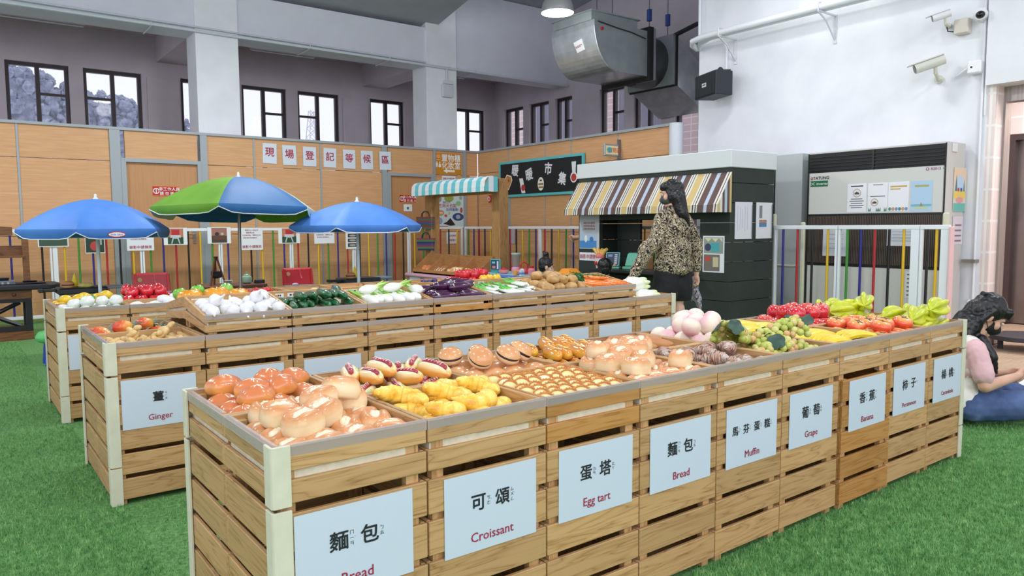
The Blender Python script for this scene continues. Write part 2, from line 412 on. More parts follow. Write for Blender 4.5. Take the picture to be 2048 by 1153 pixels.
for i, (a, c) in enumerate(wx): window(a, c, 12.5, 'X', .5, 1 if i in (4, 7) else 2)
for a, c in wy: window(a, c, 9.65, 'Y', .5, 1)

# ---- columns, beam, upper wall, aisle ceiling, roof
structure(MB().box(-5, 2.49, 10, 10.45, 3.99, 4.64).box(3.1, 6.34, 10, 10.45, 3.99, 4.64).box(6.97, 9.65, 10, 10.45, 3.99, 5.4).build('trim_4', M_grey))
for n, (x0, x1) in enumerate([(-1.35, -.74), (2.49, 3.10), (6.34, 6.97)]):
    structure(MB().box(x0, x1, 9.965, 10.45, 0, 5.4).build('trim_%d' % (5+n), M_wall, bevel=.005))
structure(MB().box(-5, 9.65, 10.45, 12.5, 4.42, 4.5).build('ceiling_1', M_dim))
b = MB()
for x0, x1 in [(-1.3, -.8), (2.5, 3.0), (6.35, 6.85)]: b.box(x0, x1, 10.45, 12.5, 4.0, 4.42)
structure(b.build('trim_8', M_dim))
b = MB()
for x0, x1 in [(2.33, 2.84), (5.90, 6.42), (-1.6, -.85)]: b.box(x0, x1, 12.4, 12.5, 0, 3.72)
structure(b.build('trim_9', M_dim))
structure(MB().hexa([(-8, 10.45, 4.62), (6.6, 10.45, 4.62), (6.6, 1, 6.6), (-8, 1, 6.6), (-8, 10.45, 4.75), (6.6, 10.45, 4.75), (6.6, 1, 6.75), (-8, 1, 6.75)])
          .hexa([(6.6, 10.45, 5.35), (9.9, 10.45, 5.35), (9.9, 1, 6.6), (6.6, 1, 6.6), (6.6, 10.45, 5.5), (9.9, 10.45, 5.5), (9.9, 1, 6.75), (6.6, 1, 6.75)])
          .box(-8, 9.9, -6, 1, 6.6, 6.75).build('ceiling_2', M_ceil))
# white wall on the right with the lift lobby opening beyond it
structure(MB().box(7.4, 7.62, 1.43, 4.85, -.012, 6.7).build('wall_front', M_wall))
structure(MB().box(7.33, 7.62, -6, 1.43, 2.47, 6.7).build('wall_lintel', M_wall))
structure(MB().tube([(7.385, 1.475, 0), (7.385, 1.475, 6.5)], .012, 8).tube([(7.38, 1.445, 2.2), (7.38, 1.445, 6.5)], .008, 8).build('trim_11', flat((236, 237, 242), .4)))
def tiles(name, c, g, scale, wdt=.5, hgt=.25):
    mt, nt, p = _base(name); L = nt.links.new
    tc = N(nt, 'ShaderNodeTexCoord'); sp = N(nt, 'ShaderNodeSeparateXYZ'); L(tc.outputs['Object'], sp.inputs[0])
    ad = N(nt, 'ShaderNodeMath', operation='ADD'); L(sp.outputs[0], ad.inputs[0]); L(sp.outputs[1], ad.inputs[1])
    cm = N(nt, 'ShaderNodeCombineXYZ'); L(ad.outputs[0], cm.inputs[0]); L(sp.outputs[2], cm.inputs[1])
    br = N(nt, 'ShaderNodeTexBrick'); L(cm.outputs[0], br.inputs['Vector']); br.offset = 0
    br.inputs['Color1'].default_value = lin(c); br.inputs['Color2'].default_value = lin(tuple(v-6 for v in c)); br.inputs['Mortar'].default_value = lin(g)
    br.inputs['Scale'].default_value = scale; br.inputs['Brick Width'].default_value = wdt; br.inputs['Row Height'].default_value = hgt; br.inputs['Mortar Size'].default_value = .012
    L(br.outputs[0], p.inputs['Base Color']); p.inputs['Roughness'].default_value = .3
    return mt
M_tile = tiles('pink_tile', (232, 216, 212), (240, 234, 232), 1, .2, .3)
M_steel = noisy('brushed_steel', [(.3, (150, 142, 138)), (.7, (172, 165, 160))], 2, .32, metal=.85, stretch=(30, 30, .6))
structure(MB().box(7.40, 7.58, 1.36, 1.43, 0, 2.47).build('trim_12', M_tile))
structure(MB().box(7.58, 7.72, 1.34, 1.6, 0, 2.47).box(7.58, 7.72, -4, 1.34, 2.33, 2.47).build('trim_13', M_steel))
structure(MB().box(7.72, 7.76, 1.36, 1.6, 0, 2.33).build('trim_14', flat((58, 50, 52), .4)))
structure(MB().box(9.4, 9.6, -4, 1.93, 2.2, 2.9).box(9.4, 9.6, 1.93, 2.6, 0, 2.9).box(9.4, 9.6, -4, .9, 0, 2.2).build('wall_lobby', M_tile))
d = structure(MB().box(9.46, 9.5, .9, 1.93, 0, 2.2).build('door_3', noisy('lift_steel', [(.3, (120, 112, 110)), (.7, (150, 140, 137))], 2, .28, metal=.8)))
MB().box(9.36, 9.47, 1.86, 1.93, 0, 2.2).box(9.36, 9.47, .9, 1.86, 2.13, 2.2).build('door_frame', flat((84, 72, 72), .35, .5), d)
structure(MB().box(7.6, 9.6, -4, 2.6, 2.9, 2.95).build('ceiling_3', M_wall))
structure(MB().box(7.62, 9.4, 2.55, 2.6, 0, 2.9).build('wall_lobby_end', M_tile))
ld = bpy.data.lights.new('lobby_light', 'AREA'); ld.size = .9; ld.energy = 60; ld.color = (1, .95, .93)
lo = bpy.data.objects.new('lobby_light', ld); lo.location = (8.5, .9, 2.85); COL.objects.link(lo)
structure(MB().box(-8, 12, -8.2, -8, 0, 1.2).build('wall_low', M_wall))
# ---- outside: wooded hill, lattice mast, brick block
hb = MB(); pts = [(-8, 8.6), (0, 7.6), (1.6, 7.35), (2.4, 7.15), (3.2, 6.85), (3.5, 6.4), (4.3, 6.5), (5.3, 6.4), (5.7, 6.45), (6.1, 6.0), (7.8, 5.6), (9.5, 4.6)]
HR = random.Random(3)
for i in range(len(pts)-1):
    (xa, za), (xb, zb_) = pts[i], pts[i+1]; n = max(2, int((xb-xa)/.22))
    for k in range(n):
        u = (k+HR.random()*.8)/n; x = xa+(xb-xa)*u; z = za+(zb_-za)*u
        while z > 3.6:
            r = HR.uniform(.10, .26); e = HR.uniform(.7, 1.3)
            hb.blob(lambda d, c=V((x+HR.uniform(-.2, .2), 32+HR.uniform(-.8, .8), z-r)), r=r, q=HR.uniform(0, 99): c+V((d.x*e, d.y, d.z))*r*(1+.5*NZ.noise(d*2.6+V((q, q, q)))), 10, 7); z -= r*HR.uniform(.35, .7)
    hb.box(xa, xb, 31.4, 33, -2, min(za, zb_)-.5)
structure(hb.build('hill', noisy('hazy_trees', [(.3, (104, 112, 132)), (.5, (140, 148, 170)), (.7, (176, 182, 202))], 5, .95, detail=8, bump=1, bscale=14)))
pm = MB(); z0, z1 = 5, 11; M0 = V((24.87, 60, 0))
for sx in (-1, 1):
    for sy in (-1, 1): pm.tube([M0+V((sx*.75, sy*.75, z0)), M0+V((sx*.22, sy*.22, z1))], .045, 5)
for k in range(8):
    za, zc = z0+.75*k, z0+.75*(k+1); wa = .75-.53*(za-5)/6; wb = .75-.53*(zc-5)/6
    for sy in (-1, 1):
        pm.tube([M0+V((-wa, sy*wa, za)), M0+V((wb, sy*wb, zc))], .03, 4); pm.tube([M0+V((wa, sy*wa, za)), M0+V((-wb, sy*wb, zc))], .03, 4)
tag(pm.build('lattice_mast', flat((200, 200, 210))), 'pale lattice mast standing far outside the middle windows', 'mast')
bd = thing('building', 'pink brick building outside the right-hand windows', 'building', (15, 15.5, 0))
M_brick = tiles('pale_brick', (214, 190, 186), (235, 226, 224), 1, .5, .16)
MB().box(-1.5, 5, -6, 1.7, 0, 9).build('walls', M_brick, bd)
for k in range(2): MB().box(-1.56, -1.5, -5+k*3.6, -3.2+k*3.6, 3.5, 5.6).build('window', flat((120, 116, 134), .3), bd)
MB().box(-1.9, 5.2, -6.2, 1.9, 5.9, 6.1).build('ledge', flat((222, 212, 210)), bd)
# ================================================================== MARKET COUNTERS
PINE = ((194, 155, 107), (182, 142, 94), (140, 99, 58))
M_px = wood('pine_x', 'X', *PINE); M_py = wood('pine_y', 'Y', *PINE)
M_pz = wood('pine_post', 'Z', (205, 162, 112), (190, 146, 96), (160, 112, 66), isl=.15)
M_dx = wood('dark_pine_x', 'X', (188, 136, 76), (176, 122, 62), (146, 94, 44)); M_dy = wood('dark_pine_y', 'Y', (188, 136, 76), (176, 122, 62), (146, 94, 44))
M_liner = noisy('cream_liner', [(.3, (214, 204, 178)), (.7, (232, 224, 202))], 30, .85, bump=.5, bscale=25)
M_strip = clear('clear_edge_strip', (214, 206, 202), .42, .12)
M_guard = noisy('cream_foam', [(.3, (208, 206, 182)), (.7, (216, 214, 192))], 20, .7, bump=.15, bscale=70)
CW, CD, TZ, LZ = .384, .371, .567, .025       # crate width, depth; underside of tray slats and of the lower slats
def slat_parts(t, zs, hs, mx, my, th=.013):
    W, D = CW, CD
    for nm, r in (('front_slats', (.001, W-.001, 0, th)), ('back_slats', (.001, W-.001, D-th, D)), ('left_end_slats', (.001, th, th+.0006, D-th-.0006)), ('right_end_slats', (W-th, W-.001, th+.0006, D-th-.0006))):
        b = MB()
        for z0, h in zip(zs, hs): b.box(*r, z0, z0+h)
        b.build(nm, mx if 'end' not in nm else my, t, bevel=.0018)
def post_parts(t, z0, z1, i=.014, a=.034, c=.022):
    for x in (i+.004, CW-i-a-.004):
        for y in (i, CD-i-c): MB().box(x, x+a, y, y+c, z0, z1).build('corner_post', M_pz, t)
def lower_proto(mx, my):
    t = thing('slatted_crate', 'x', 'crate')
    zs = [LZ+k*.1075 for k in range(5)]; hs = [.088]*5
    slat_parts(t, zs, hs, mx, my)
    post_parts(t, 0, TZ-.024)
    MB().box(.014, CW-.014, .014, CD-.014, LZ+.005, LZ+.015).build('base_board', M_px, t)
    return t
def strip_mb(W, D, z, sides):
    b = MB(); e = .0012
    for s in sides:
        if s == 'f': b.box(0, W, -e, .0, z-.022, z+e).box(0, W, 0, .018, z, z+e)
        if s == 'b': b.box(0, W, D, D+e, z-.022, z+e).box(0, W, D-.018, D, z, z+e)
        if s == 'l': b.box(-e, 0, 0, D, z-.022, z+e).box(0, .018, .018, D, z, z+e)
        if s == 'r': b.box(W, W+e, 0, D, z-.022, z+e).box(W-.018, W, .018, D, z, z+e)
    return b
def tray_proto(mx, my, sides):
    t = thing('slatted_tray', 'x', 'tray')
    zs = [TZ, TZ+.074]; hs = [.053, .056]
    slat_parts(t, zs, hs, mx, my)
    post_parts(t, TZ-.024, TZ+.118)
    MB().box(.0145, CW-.0145, .0145, CD-.0145, TZ+.004, TZ+.07).build('liner', M_liner, t, bevel=.004)
    if sides: strip_mb(CW, CD, TZ+.13, sides).build('edge_strip', M_strip, t)
    return t
def slope_proto(mx, my, back=False):
    """display tray that rises toward the middle of the counter"""
    t = thing('sloped_tray', 'x', 'tray'); W, D, th = CW, CD, .013; z = TZ+.13
    zf2, zb2, zf1, zb1 = (z+.012, z+.043), (z+.040, z+.082), (z+.057, z+.089), (z+.098, z+.148)
    def Y(y): return D-y if back else y
    def sl(nm, y0, y1, qs):
        b = MB()
        for q in qs: b.box(.001, W-.001, min(Y(y0), Y(y1)), max(Y(y0), Y(y1)), *q)
        b.build(nm, mx, t, bevel=.0015)
    sl('front_slats', 0, th, (zf2, zf1)); sl('back_slats', D-th, D, (zb2, zb1))
    for x, nm in ((.001, 'left_end_slats'), (W-th, 'right_end_slats')):
        b = MB()
        for (f, q) in ((zf2, zb2), (zf1, zb1)):
            ya, yb = th+.0006, D-th-.0006
            b.hexa([(x, Y(ya), f[0]), (x+th-.001, Y(ya), f[0]), (x+th-.001, Y(yb), q[0]), (x, Y(yb), q[0]), (x, Y(ya), f[1]), (x+th-.001, Y(ya), f[1]), (x+th-.001, Y(yb), q[1]), (x, Y(yb), q[1])])
        b.build(nm, my, t, bevel=.0015)
    for x in (.018, W-.052):
        for (y0, y1, top) in ((.0145, .0365, z+.075), (D-.0365, D-.0145, z+.13)):
            MB().box(x, x+.034, min(Y(y0), Y(y1)), max(Y(y0), Y(y1)), z+.001, top).build('corner_post', M_pz, t)
    l = MB().hexa([(.0145, Y(.0145), z+.030), (W-.0145, Y(.0145), z+.030), (W-.0145, Y(D-.0145), z+.062), (.0145, Y(D-.0145), z+.062),
                   (.0145, Y(.0145), z+.068), (W-.0145, Y(.0145), z+.068), (W-.0145, Y(D-.0145), z+.100), (.0145, Y(D-.0145), z+.100)])
    l.build('liner', M_liner, t, bevel=.002)
    if not back: strip_mb(W, D, z+.0895, 'f').build('edge_strip', M_strip, t)
    return t
def guard(parent, x, y, z0, z1, sx, sy):
    """foam corner guard, L-shaped with rounded outer edge; sx, sy say which way is outward"""
    r = .037; e = .008
    pts = [(0, 0)] + [(0, r*-1)] if False else []
    o = []
    for k in range(5):
        a = PI/2*k/4; o.append((e-(e*1.0)*math.sin(a)-e*0, e-e*math.cos(a)))
    # outline in the corner's own quadrant: u,v measured inward from the outer faces
    out = [(r, -e), (0, -e), (-e*.7, -e*.7), (-e, 0), (-e, r), (-.0005, r), (-.0005, -.0005), (r, -.0005)]
    P = [(x-sx*u, y-sy*v) for u, v in out]
    if sx*sy > 0: pass
    b = MB().poly(P, z0, z1)
    return b.build('corner_guard', M_guard, parent, smooth=False, bevel=.0012)
low_l, low_d = lower_proto(M_px, M_py), lower_proto(M_dx, M_dy)
tr_f, tr_fd, tr_fl, tr_b, tr_bl = tray_proto(M_px, M_py, 'f'), tray_proto(M_dx, M_dy, 'f'), tray_proto(M_px, M_py, 'fl'), tray_proto(M_px, M_py, 'b'), tray_proto(M_px, M_py, 'bl')
sl_f, sl_d, sl_b = slope_proto(M_px, M_py), slope_proto(M_dx, M_dy), slope_proto(M_px, M_py, True)
PROTOS = [low_l, low_d, tr_f, tr_fd, tr_fl, tr_b, tr_bl, sl_f, sl_d, sl_b]
X1 = [.0, .389, .776, 1.154, 1.535, 1.92, 2.318, 2.724, 3.112, 3.49]
X2 = [-.036, .360, .760, 1.155, 1.546, 1.941, 2.336, 2.728, 3.119, 3.508]
X3 = [-.033+.3915*i for i in range(10)]
Y1, Y2, Y3 = 0, 1.88, 3.576
def put(proto, xa, xb, y, label, group, dz=0):
    return dup(proto, (xa+.0015, y, dz), (0, 0, 0), label, group, ((xb-xa-.003)/CW, 1, 1))
G1, G2, G3 = 'crates and trays of the front counter', 'crates and trays of the middle counter', 'crates and trays of the rear counter'
R1F = ['cream bread rolls', 'croissants', 'egg tarts', 'plain bread rolls', 'striped pastries', 'grapes', 'front bananas', 'persimmons', 'front star fruit']
R1B = ['orange buns', 'hot dog buns', 'bean paste buns', 'glazed yellow loaves', 'brown twist loaves', 'white peaches', 'rear bananas', 'red apples', 'rear star fruit']
SG1 = ['cut-off bread sign', 'Croissant sign', 'Egg tart sign', 'whole Bread sign', 'Muffin sign', 'Grape sign', 'Banana sign', 'Persimmon sign', 'Carambola sign']
T = {}
for i in range(9):
    xa, xb = X1[i], X1[i+1]
    jog = .010 if i == 6 else 0
    L = put(low_d if i == 6 else low_l, xa+jog, xb+jog*.4, Y1-jog, 'slatted wooden crate behind the %s on the front counter' % SG1[i], G1)
    B_ = put(low_l, xa, xb, Y1+.375, 'slatted wooden crate under the tray of %s' % R1B[i], G1)
    tf = put(tr_fl if i == 0 else (tr_fd if i == 2 else tr_f), xa, xb, Y1, 'slatted wooden tray holding the %s' % R1F[i], G1)
    tb = put(tr_bl if i == 0 else tr_b, xa, xb, Y1+.375, 'slatted wooden tray holding the %s' % R1B[i], G1)
    T[(1, i)] = (L, B_, tf, tb)
R2F = ['ginger', 'garlic bulbs', 'cucumbers', 'white turnips', 'eggplants', 'spring onions', 'potatoes', 'carrots', 'napa cabbage']
R2B = ['small pineapples', 'orange pumpkins', 'pale mushrooms', None, None, None, None, None, None]
for i in range(9):
    xa, xb = X2[i], X2[i+1]
    L = put(low_l, xa, xb, Y2, 'slatted wooden crate at the base under the %s' % R2F[i], G2)
    B_ = put(low_l, xa, xb, Y2+.375, ('slatted wooden base crate under the %s' % R2B[i]) if R2B[i] else 'slatted wooden base crate hidden in the rear line of the middle counter', G2)
    tf = put(tr_fl if i == 0 else tr_f, xa, xb, Y2, ('flat slatted tray holding the %s' if i in (0, 8) else 'flat slatted tray, bare, under the sloped tray of %s') % R2F[i], G2)
    tb = put(tr_bl if i == 0 else tr_b, xa, xb, Y2+.375, ('flat slatted tray holding the %s' % R2B[0]) if i == 0 else (('flat slatted tray, bare, under the %s' % R2B[i]) if R2B[i] else 'flat slatted tray hidden in the rear line of the middle counter'), G2)
    T[(2, i)] = (L, B_, tf, tb)
    if 0 < i < 8:
        T[(2.5, i)] = (put(sl_d if i == 4 else sl_f, xa, xb, Y2, 'sloped slatted tray holding the %s' % R2F[i], 'sloped trays on the middle counter'),
                       put(sl_b, xa, xb, Y2+.3755, ('sloped slatted tray holding the %s' % R2B[i]) if R2B[i] else 'sloped slatted tray facing away on the middle counter', 'sloped trays on the middle counter'))
R3F = ['white bok choy', 'white radishes', 'green guavas', 'small onions', 'brown walnuts', 'orange shrimps', 'green peas', 'yellow peppers', 'green peppers']
R3B = ['lemons', 'red peppers', 'pears', 'red tomatoes', 'red chillies', 'orange crackers', 'green beans', 'purple plums', 'red pomegranates']
for i in range(9):
    xa, xb = X3[i], X3[i+1]
    L = put(low_l, xa, xb, Y3, 'slatted wooden crate under the %s on the rear counter' % R3F[i] if i < 2 else 'slatted wooden crate hidden behind the middle counter', G3)
    B_ = put(low_l, xa, xb, Y3+.375, 'slatted wooden crate under the %s on the rear counter' % R3B[i] if i < 1 else 'slatted wooden crate hidden behind the middle counter', G3)
    tf = put(tr_fl if i == 0 else tr_f, xa, xb, Y3, 'slatted wooden tray holding the %s' % R3F[i], G3)
    tb = put(tr_bl if i == 0 else tr_b, xa, xb, Y3+.375, 'slatted wooden tray holding the %s' % R3B[i], G3)
    T[(3, i)] = (L, B_, tf, tb)
def drop_tree(o):
    for c in list(o.children): drop_tree(c)
    bpy.data.objects.remove(o)
for p in PROTOS: drop_tree(p)
def gd(crate, side, z0, z1):
    xl, yl = (0, 0) if side in ('nl',) else ((0, CD) if side == 'fl' else ((CW, 0) if side == 'nr' else (CW, CD)))
    return guard(crate, xl, yl, z0, z1, 1 if side[1] == 'r' else -1, 1 if side[0] == 'f' else -1)
for row in (1, 2, 3):
    L, B_, tf, tb = T[(row, 0)]
    gd(tf, 'nl', TZ-.004, TZ+.1345); gd(tb, 'fl', TZ-.004, TZ+.1345); gd(L, 'nl', .17, TZ-.012); gd(L, 'nl', .004, .164); gd(B_, 'fl', .10, TZ-.012); gd(B_, 'fl', .004, .095)
for row in (1, 2):
    L, B_, tf, tb = T[(row, 8)]
    gd(tf, 'nr', TZ-.004, TZ+.1345); gd(tb, 'fr', TZ-.004, TZ+.1345); gd(L, 'nr', .17, TZ-.012); gd(L, 'nr', .004, .164); gd(B_, 'fr', .10, TZ-.012)

# ---- paper signs on the crate fronts
INK, RED = (28, 32, 36), (160, 34, 62)
def sign(cx, y, zh, zy, en, label, cs=.047, pitch=.075, es=.036, group='white signs on the front counter', tilt=0):
    t = sheet('crate_sign', label, 'sign', (cx, y, .4305), (PI/2, rad(tilt), 0), .30, .213, (200, 212, 226), group=group)
    n = len(zh); x0 = -pitch*(n-1)/2-.006
    for k, ch in enumerate(zh):
        x = x0+k*pitch; letter(t, ch, cs, x, .024, INK, .018, name='character')
        if zy:
            s = zy[k]; tone = s[-1] if s[-1] in 'ˊˇˋ' else ''
            s = s.rstrip('ˊˇˋ'); z_ = cs*.22
            for q, c in enumerate(s): letter(t, c, z_*1.15, x+cs*.66, .024+(len(s)-1)*z_*.62-q*z_*1.25, INK, 0, name='phonetic_mark')
            if tone: letter(t, tone, z_*1.1, x+cs*.82, .024+z_*.2, INK, 0, name='phonetic_mark')
    if en: letter(t, en, es, 0, -.068, RED, .006, name='english_word')
    return t
SX = [.193, .5845, .968, 1.348, 1.7335, 2.116, 2.527, 2.9185, 3.306]
ZS = [('麵包', ['ㄇㄧㄢˋ', 'ㄅㄠ'], 'Bread', 'large white sign at the near corner, its English word cut by the picture edge'),
      ('可頌', ['ㄎㄜˇ', 'ㄙㄨㄥˋ'], 'Croissant', 'white sign reading Croissant on the front counter'),
      ('蛋塔', ['ㄉㄢˋ', 'ㄊㄚˇ'], 'Egg tart', 'white sign reading Egg tart on the front counter'),
      ('麵包', ['ㄇㄧㄢˋ', 'ㄅㄠ'], 'Bread', 'white sign whose whole word Bread can be read'),
      ('馬芬蛋糕', ['ㄇㄚˇ', 'ㄈㄣ', 'ㄉㄢˋ', 'ㄍㄠ'], 'Muffin', 'white sign reading Muffin under the striped pastries'),
      ('葡萄', ['ㄆㄨˊ', 'ㄊㄠˊ'], 'Grape', 'white sign reading Grape under the green grapes'),
      ('香蕉', ['ㄒㄧㄤ', 'ㄐㄧㄠ'], 'Banana', 'white sign reading Banana on the darker crate'),
      ('柿子', ['ㄕˋ', 'ㄗˇ'], 'Persimmon', 'white sign reading Persimmon under the orange persimmons'),
      ('楊桃', ['ㄧㄤˊ', 'ㄊㄠˊ'], 'Carambola', 'white sign reading Carambola at the far end of the front counter')]
for i, (zh, zy, en, lb) in enumerate(ZS):
    sign(SX[i], -.0125 if i == 6 else -.0028, zh, zy, en, lb, cs=.036 if i == 4 else .049, pitch=.063 if i == 4 else .078, es=.029 if i >= 7 else .036, tilt=RND.uniform(-.5, .5))
G2S = 'white signs on the middle counter'
sign(.163, Y2-.0028, '薑', ['ㄐㄧㄤ'], 'Ginger', 'white sign reading Ginger at the left end of the middle counter', group=G2S)
for i, cx in enumerate([.562, .962, 1.337, 1.748, 2.141, 2.535, 2.928, 3.316]):
    sign(cx, Y2-.0028, '青蔥' if i == 4 else '', None, None, 'white sign on the middle counter below the %s' % R2F[i+1], group=G2S)
sign(.163, Y3-.0028, '', None, None, 'white sign at the left end of the rear counter, half hidden', group='white signs on the rear counter')
# ---- little price tags inside the sloped trays
for i in range(1, 8):
    if i in (4,): xs = [(.10, .075), (.185, .042)]
    elif i == 2: xs = [(.07, .045), (.155, .085)]
    else: xs = [(.075, .08), (.165, .045)]
    for k, (dx, ww) in enumerate(xs):
        t = sheet('price_tag', '%s white tag at the back of the tray of %s' % ('wide' if ww > .06 else 'narrow', R2F[i]), 'tag', (X2[i]+dx, Y2+CD-.0155, .823), FACE_FRONT, ww, .02, (226, 226, 220), group='price tags in the sloped trays')
        prints(t, [('r', -ww*.3+q*ww*.2, 0, ww*.13, .009, (40, 40, 44)) for q in range(3 if ww < .06 else 4)], 'printed_characters')
# ================================================================== PLAY FOOD
def sup(d, p):
    v = V((abs(d.x)**p*(1 if d.x >= 0 else -1), abs(d.y)**p*(1 if d.y >= 0 else -1), abs(d.z)**p*(1 if d.z >= 0 else -1)))
    k = (abs(v.x)**(2/p)+abs(v.y)**(2/p)+abs(v.z)**(2/p))**(p/2); return v/max(k, 1e-6)
def nz3(p, s, seed=0): return NZ.noise(V((p.x*s+seed*7.3, p.y*s-seed*3.1, p.z*s+seed)))
class Kind:
    def __init__(s, name, cat, dims, fn, variants=1):
        s.name, s.cat, s.dims, s.fn, s.nv, s.pool, s.k = name, cat, dims, fn, variants, [], 0
    def make(s, loc, rot, label, group, scale=1):
        if len(s.pool) < s.nv:
            t = thing(s.name, 'x', s.cat); s.fn(t, len(s.pool)); s.pool.append(t)
        p = s.pool[s.k % len(s.pool)]; s.k += 1
        o = dup(p, loc, rot, label, group, scale); return o
KINDS = []
def kind(*a, **k): q = Kind(*a, **k); KINDS.append(q); return q
class Heap:
    def __init__(s, x0, x1, y0, y1, floor, st=.004):
        s.x0, s.y0, s.x1, s.y1, s.st = x0, y0, x1, y1, st
        nx, ny = int((x1-x0)/st)+1, int((y1-y0)/st)+1
        s.X, s.Y = np.meshgrid(x0+np.arange(nx)*st, y0+np.arange(ny)*st)
        s.H = (floor(s.X, s.Y) if callable(floor) else np.full(s.X.shape, float(floor))); s.F = s.H.copy()
    def drop(s, x, y, yaw, a, b, c, sink=.12, search=.035, tight=.45):
        ca, sa = math.cos(yaw), math.sin(yaw); ex, ey = math.hypot(a*ca, b*sa), math.hypot(a*sa, b*ca); best = None
        for k in range(22):
            px, py = (x, y) if k == 0 else (x+RND.uniform(-search, search), y+RND.uniform(-search, search))
            px = min(max(px, s.x0+ex*.97), s.x1-ex*.97) if s.x1-s.x0 > 2*ex else (s.x0+s.x1)/2
            py = min(max(py, s.y0+ey*.97), s.y1-ey*.97) if s.y1-s.y0 > 2*ey else (s.y0+s.y1)/2
            dx, dy = s.X-px, s.Y-py; u = (dx*ca+dy*sa)/a; v = (-dx*sa+dy*ca)/b
            q = u*u+v*v; mk = q < .96; h = c*np.sqrt(np.clip(1-q, 0, 1))
            z = float((s.H+h)[q < tight].max())-sink*c+(.004*k/22)
            if best is None or z < best[0]: best = (z, px, py, mk, h)
        z, px, py, mk, h = best
        s.H[mk] = np.maximum(s.H[mk], z+h[mk]); return px, py, z
def pile(kd, rect, floor, lines, base, group, sink=.14, jit=.006, scale=1, tilt=6, sj=.05, heap=None, cap=3.1, tight=.45):
    """lines: (y, xs or count, yaw, yaw jitter, name of the line, [extra tilt])"""
    h = heap or Heap(*rect, floor); a, b, c = [d*scale for d in kd.dims]; zc = float(h.F.max())+cap*c
    for ln in lines:
        y, xs, yaw, yj, nm = ln[:5]; ex = ln[5] if len(ln) > 5 else (0, 0)
        if isinstance(xs, int): n = xs; xs = [rect[0]+(rect[1]-rect[0])*(i+.5)/n for i in range(n)]
        else: xs = [rect[0]+q for q in xs]
        for i, x in enumerate(xs):
            w_ = rad(yaw+RND.uniform(-yj, yj)); k = RND.uniform(1-sj, 1+sj)
            px, py, pz = h.drop(x+RND.uniform(-jit, jit), rect[2]+y+RND.uniform(-jit, jit), w_, a*k, b*k, c*k, sink, tight=tight); pz = min(pz, zc)
            rt = Euler((rad(ex[0]+RND.uniform(-tilt, tilt)), rad(ex[1]+RND.uniform(-tilt, tilt)), 0)).to_matrix() @ Euler((0, 0, w_)).to_matrix()
            lb = '%s, %s from left in the %s' % (base, ORD[i], nm) if len(xs) > 1 else '%s, alone in the %s' % (base, nm)
            kd.make((px, py, pz), rt.to_euler(), lb, group, scale*k)
    return h
def rect1(i, back=False): return (X1[i]+.018, X1[i+1]-.018, Y1+(.375 if back else 0)+.018, Y1+(.375 if back else 0)+CD-.018)
def rectn(X, Y, i, back=False): return (X[i]+.018, X[i+1]-.018, Y+(.375 if back else 0)+.018, Y+(.375 if back else 0)+CD-.018)
FL = TZ+.07

# ---- breads
M_roll = grad('roll_crust', 'Z', [(.0, (238, 218, 178)), (.5, (238, 212, 168)), (.68, (228, 178, 124)), (.86, (212, 142, 92)), (1, (220, 160, 112))], 16, .16, .35, .35)
M_cream = noisy('roll_cream', [(.3, (238, 222, 186)), (.7, (246, 236, 212))], 40, .35, coat=.3, bump=.3)
def f_roll(t, s):
    def f(d):
        v = sup(d, .72); p = V((v.x*.050, v.y*.042, v.z*.034)); 
        if p.z < -.022: p.z = -.022-(p.z+.022)*-.15
        if d.z > 0:
            p.z -= .013*math.exp(-(p.y/.013)**2)*math.exp(-(p.x/.034)**4); p.z += .005*math.exp(-((abs(p.y)-.024)/.012)**2)*d.z
        return p*(1+.05*nz3(p, 30, s))
    MB().blob(f, 26, 16).build('crust', M_roll, t, smooth=True, angle=180)
    MB().blob(lambda d: V((d.x*.029, d.y*.018, .0225+d.z*.0125))*(1+.14*nz3(d, 3, s)), 16, 10).build('cream_filling', M_cream, t, smooth=True, angle=180)
K_roll = kind('bread_roll', 'bread', (.049, .041, .033), f_roll, variants=4)
M_bun = grad('orange_bun', 'Z', [(0, (240, 190, 110)), (.35, (232, 160, 84)), (.6, (218, 132, 78)), (1, (212, 122, 76))], 18, .2, .3, .4)
def f_bun(t, s):
    def f(d):
        th = math.atan2(d.y, d.x); k = 1+.07*math.cos(5*th+1.2*s+d.z*1.4)*(1-d.z*d.z)**.5
        p = V((d.x*.055*k, d.y*.043*k, d.z*.034*(1+.03*math.cos(5*th)))); p.z = max(p.z, -.022); return p*(1+.04*nz3(p, 25, s))
    MB().blob(f, 30, 16).build('crust', M_bun, t, smooth=True, angle=180)
    b = MB()
    for k in range(4):
        a = s+k*PI/2+.4; b.tube([V((math.cos(a)*.046*q, math.sin(a)*.036*q, .0345*math.sqrt(max(0, 1-q*q*.86)))) for q in (.15, .4, .65, .85)], [.0012, .0022, .002, .0008], 6, flat_=.5)
    b.build('cream_stripe', M_cream, t, smooth=True)
K_bun = kind('orange_bun', 'bread', (.054, .042, .033), f_bun, variants=3)
M_dog = grad('hotdog_bun', 'Z', [(0, (226, 160, 70)), (.45, (228, 158, 66)), (.68, (240, 206, 140)), (1, (248, 232, 196))], 14, .12, .28, .5)
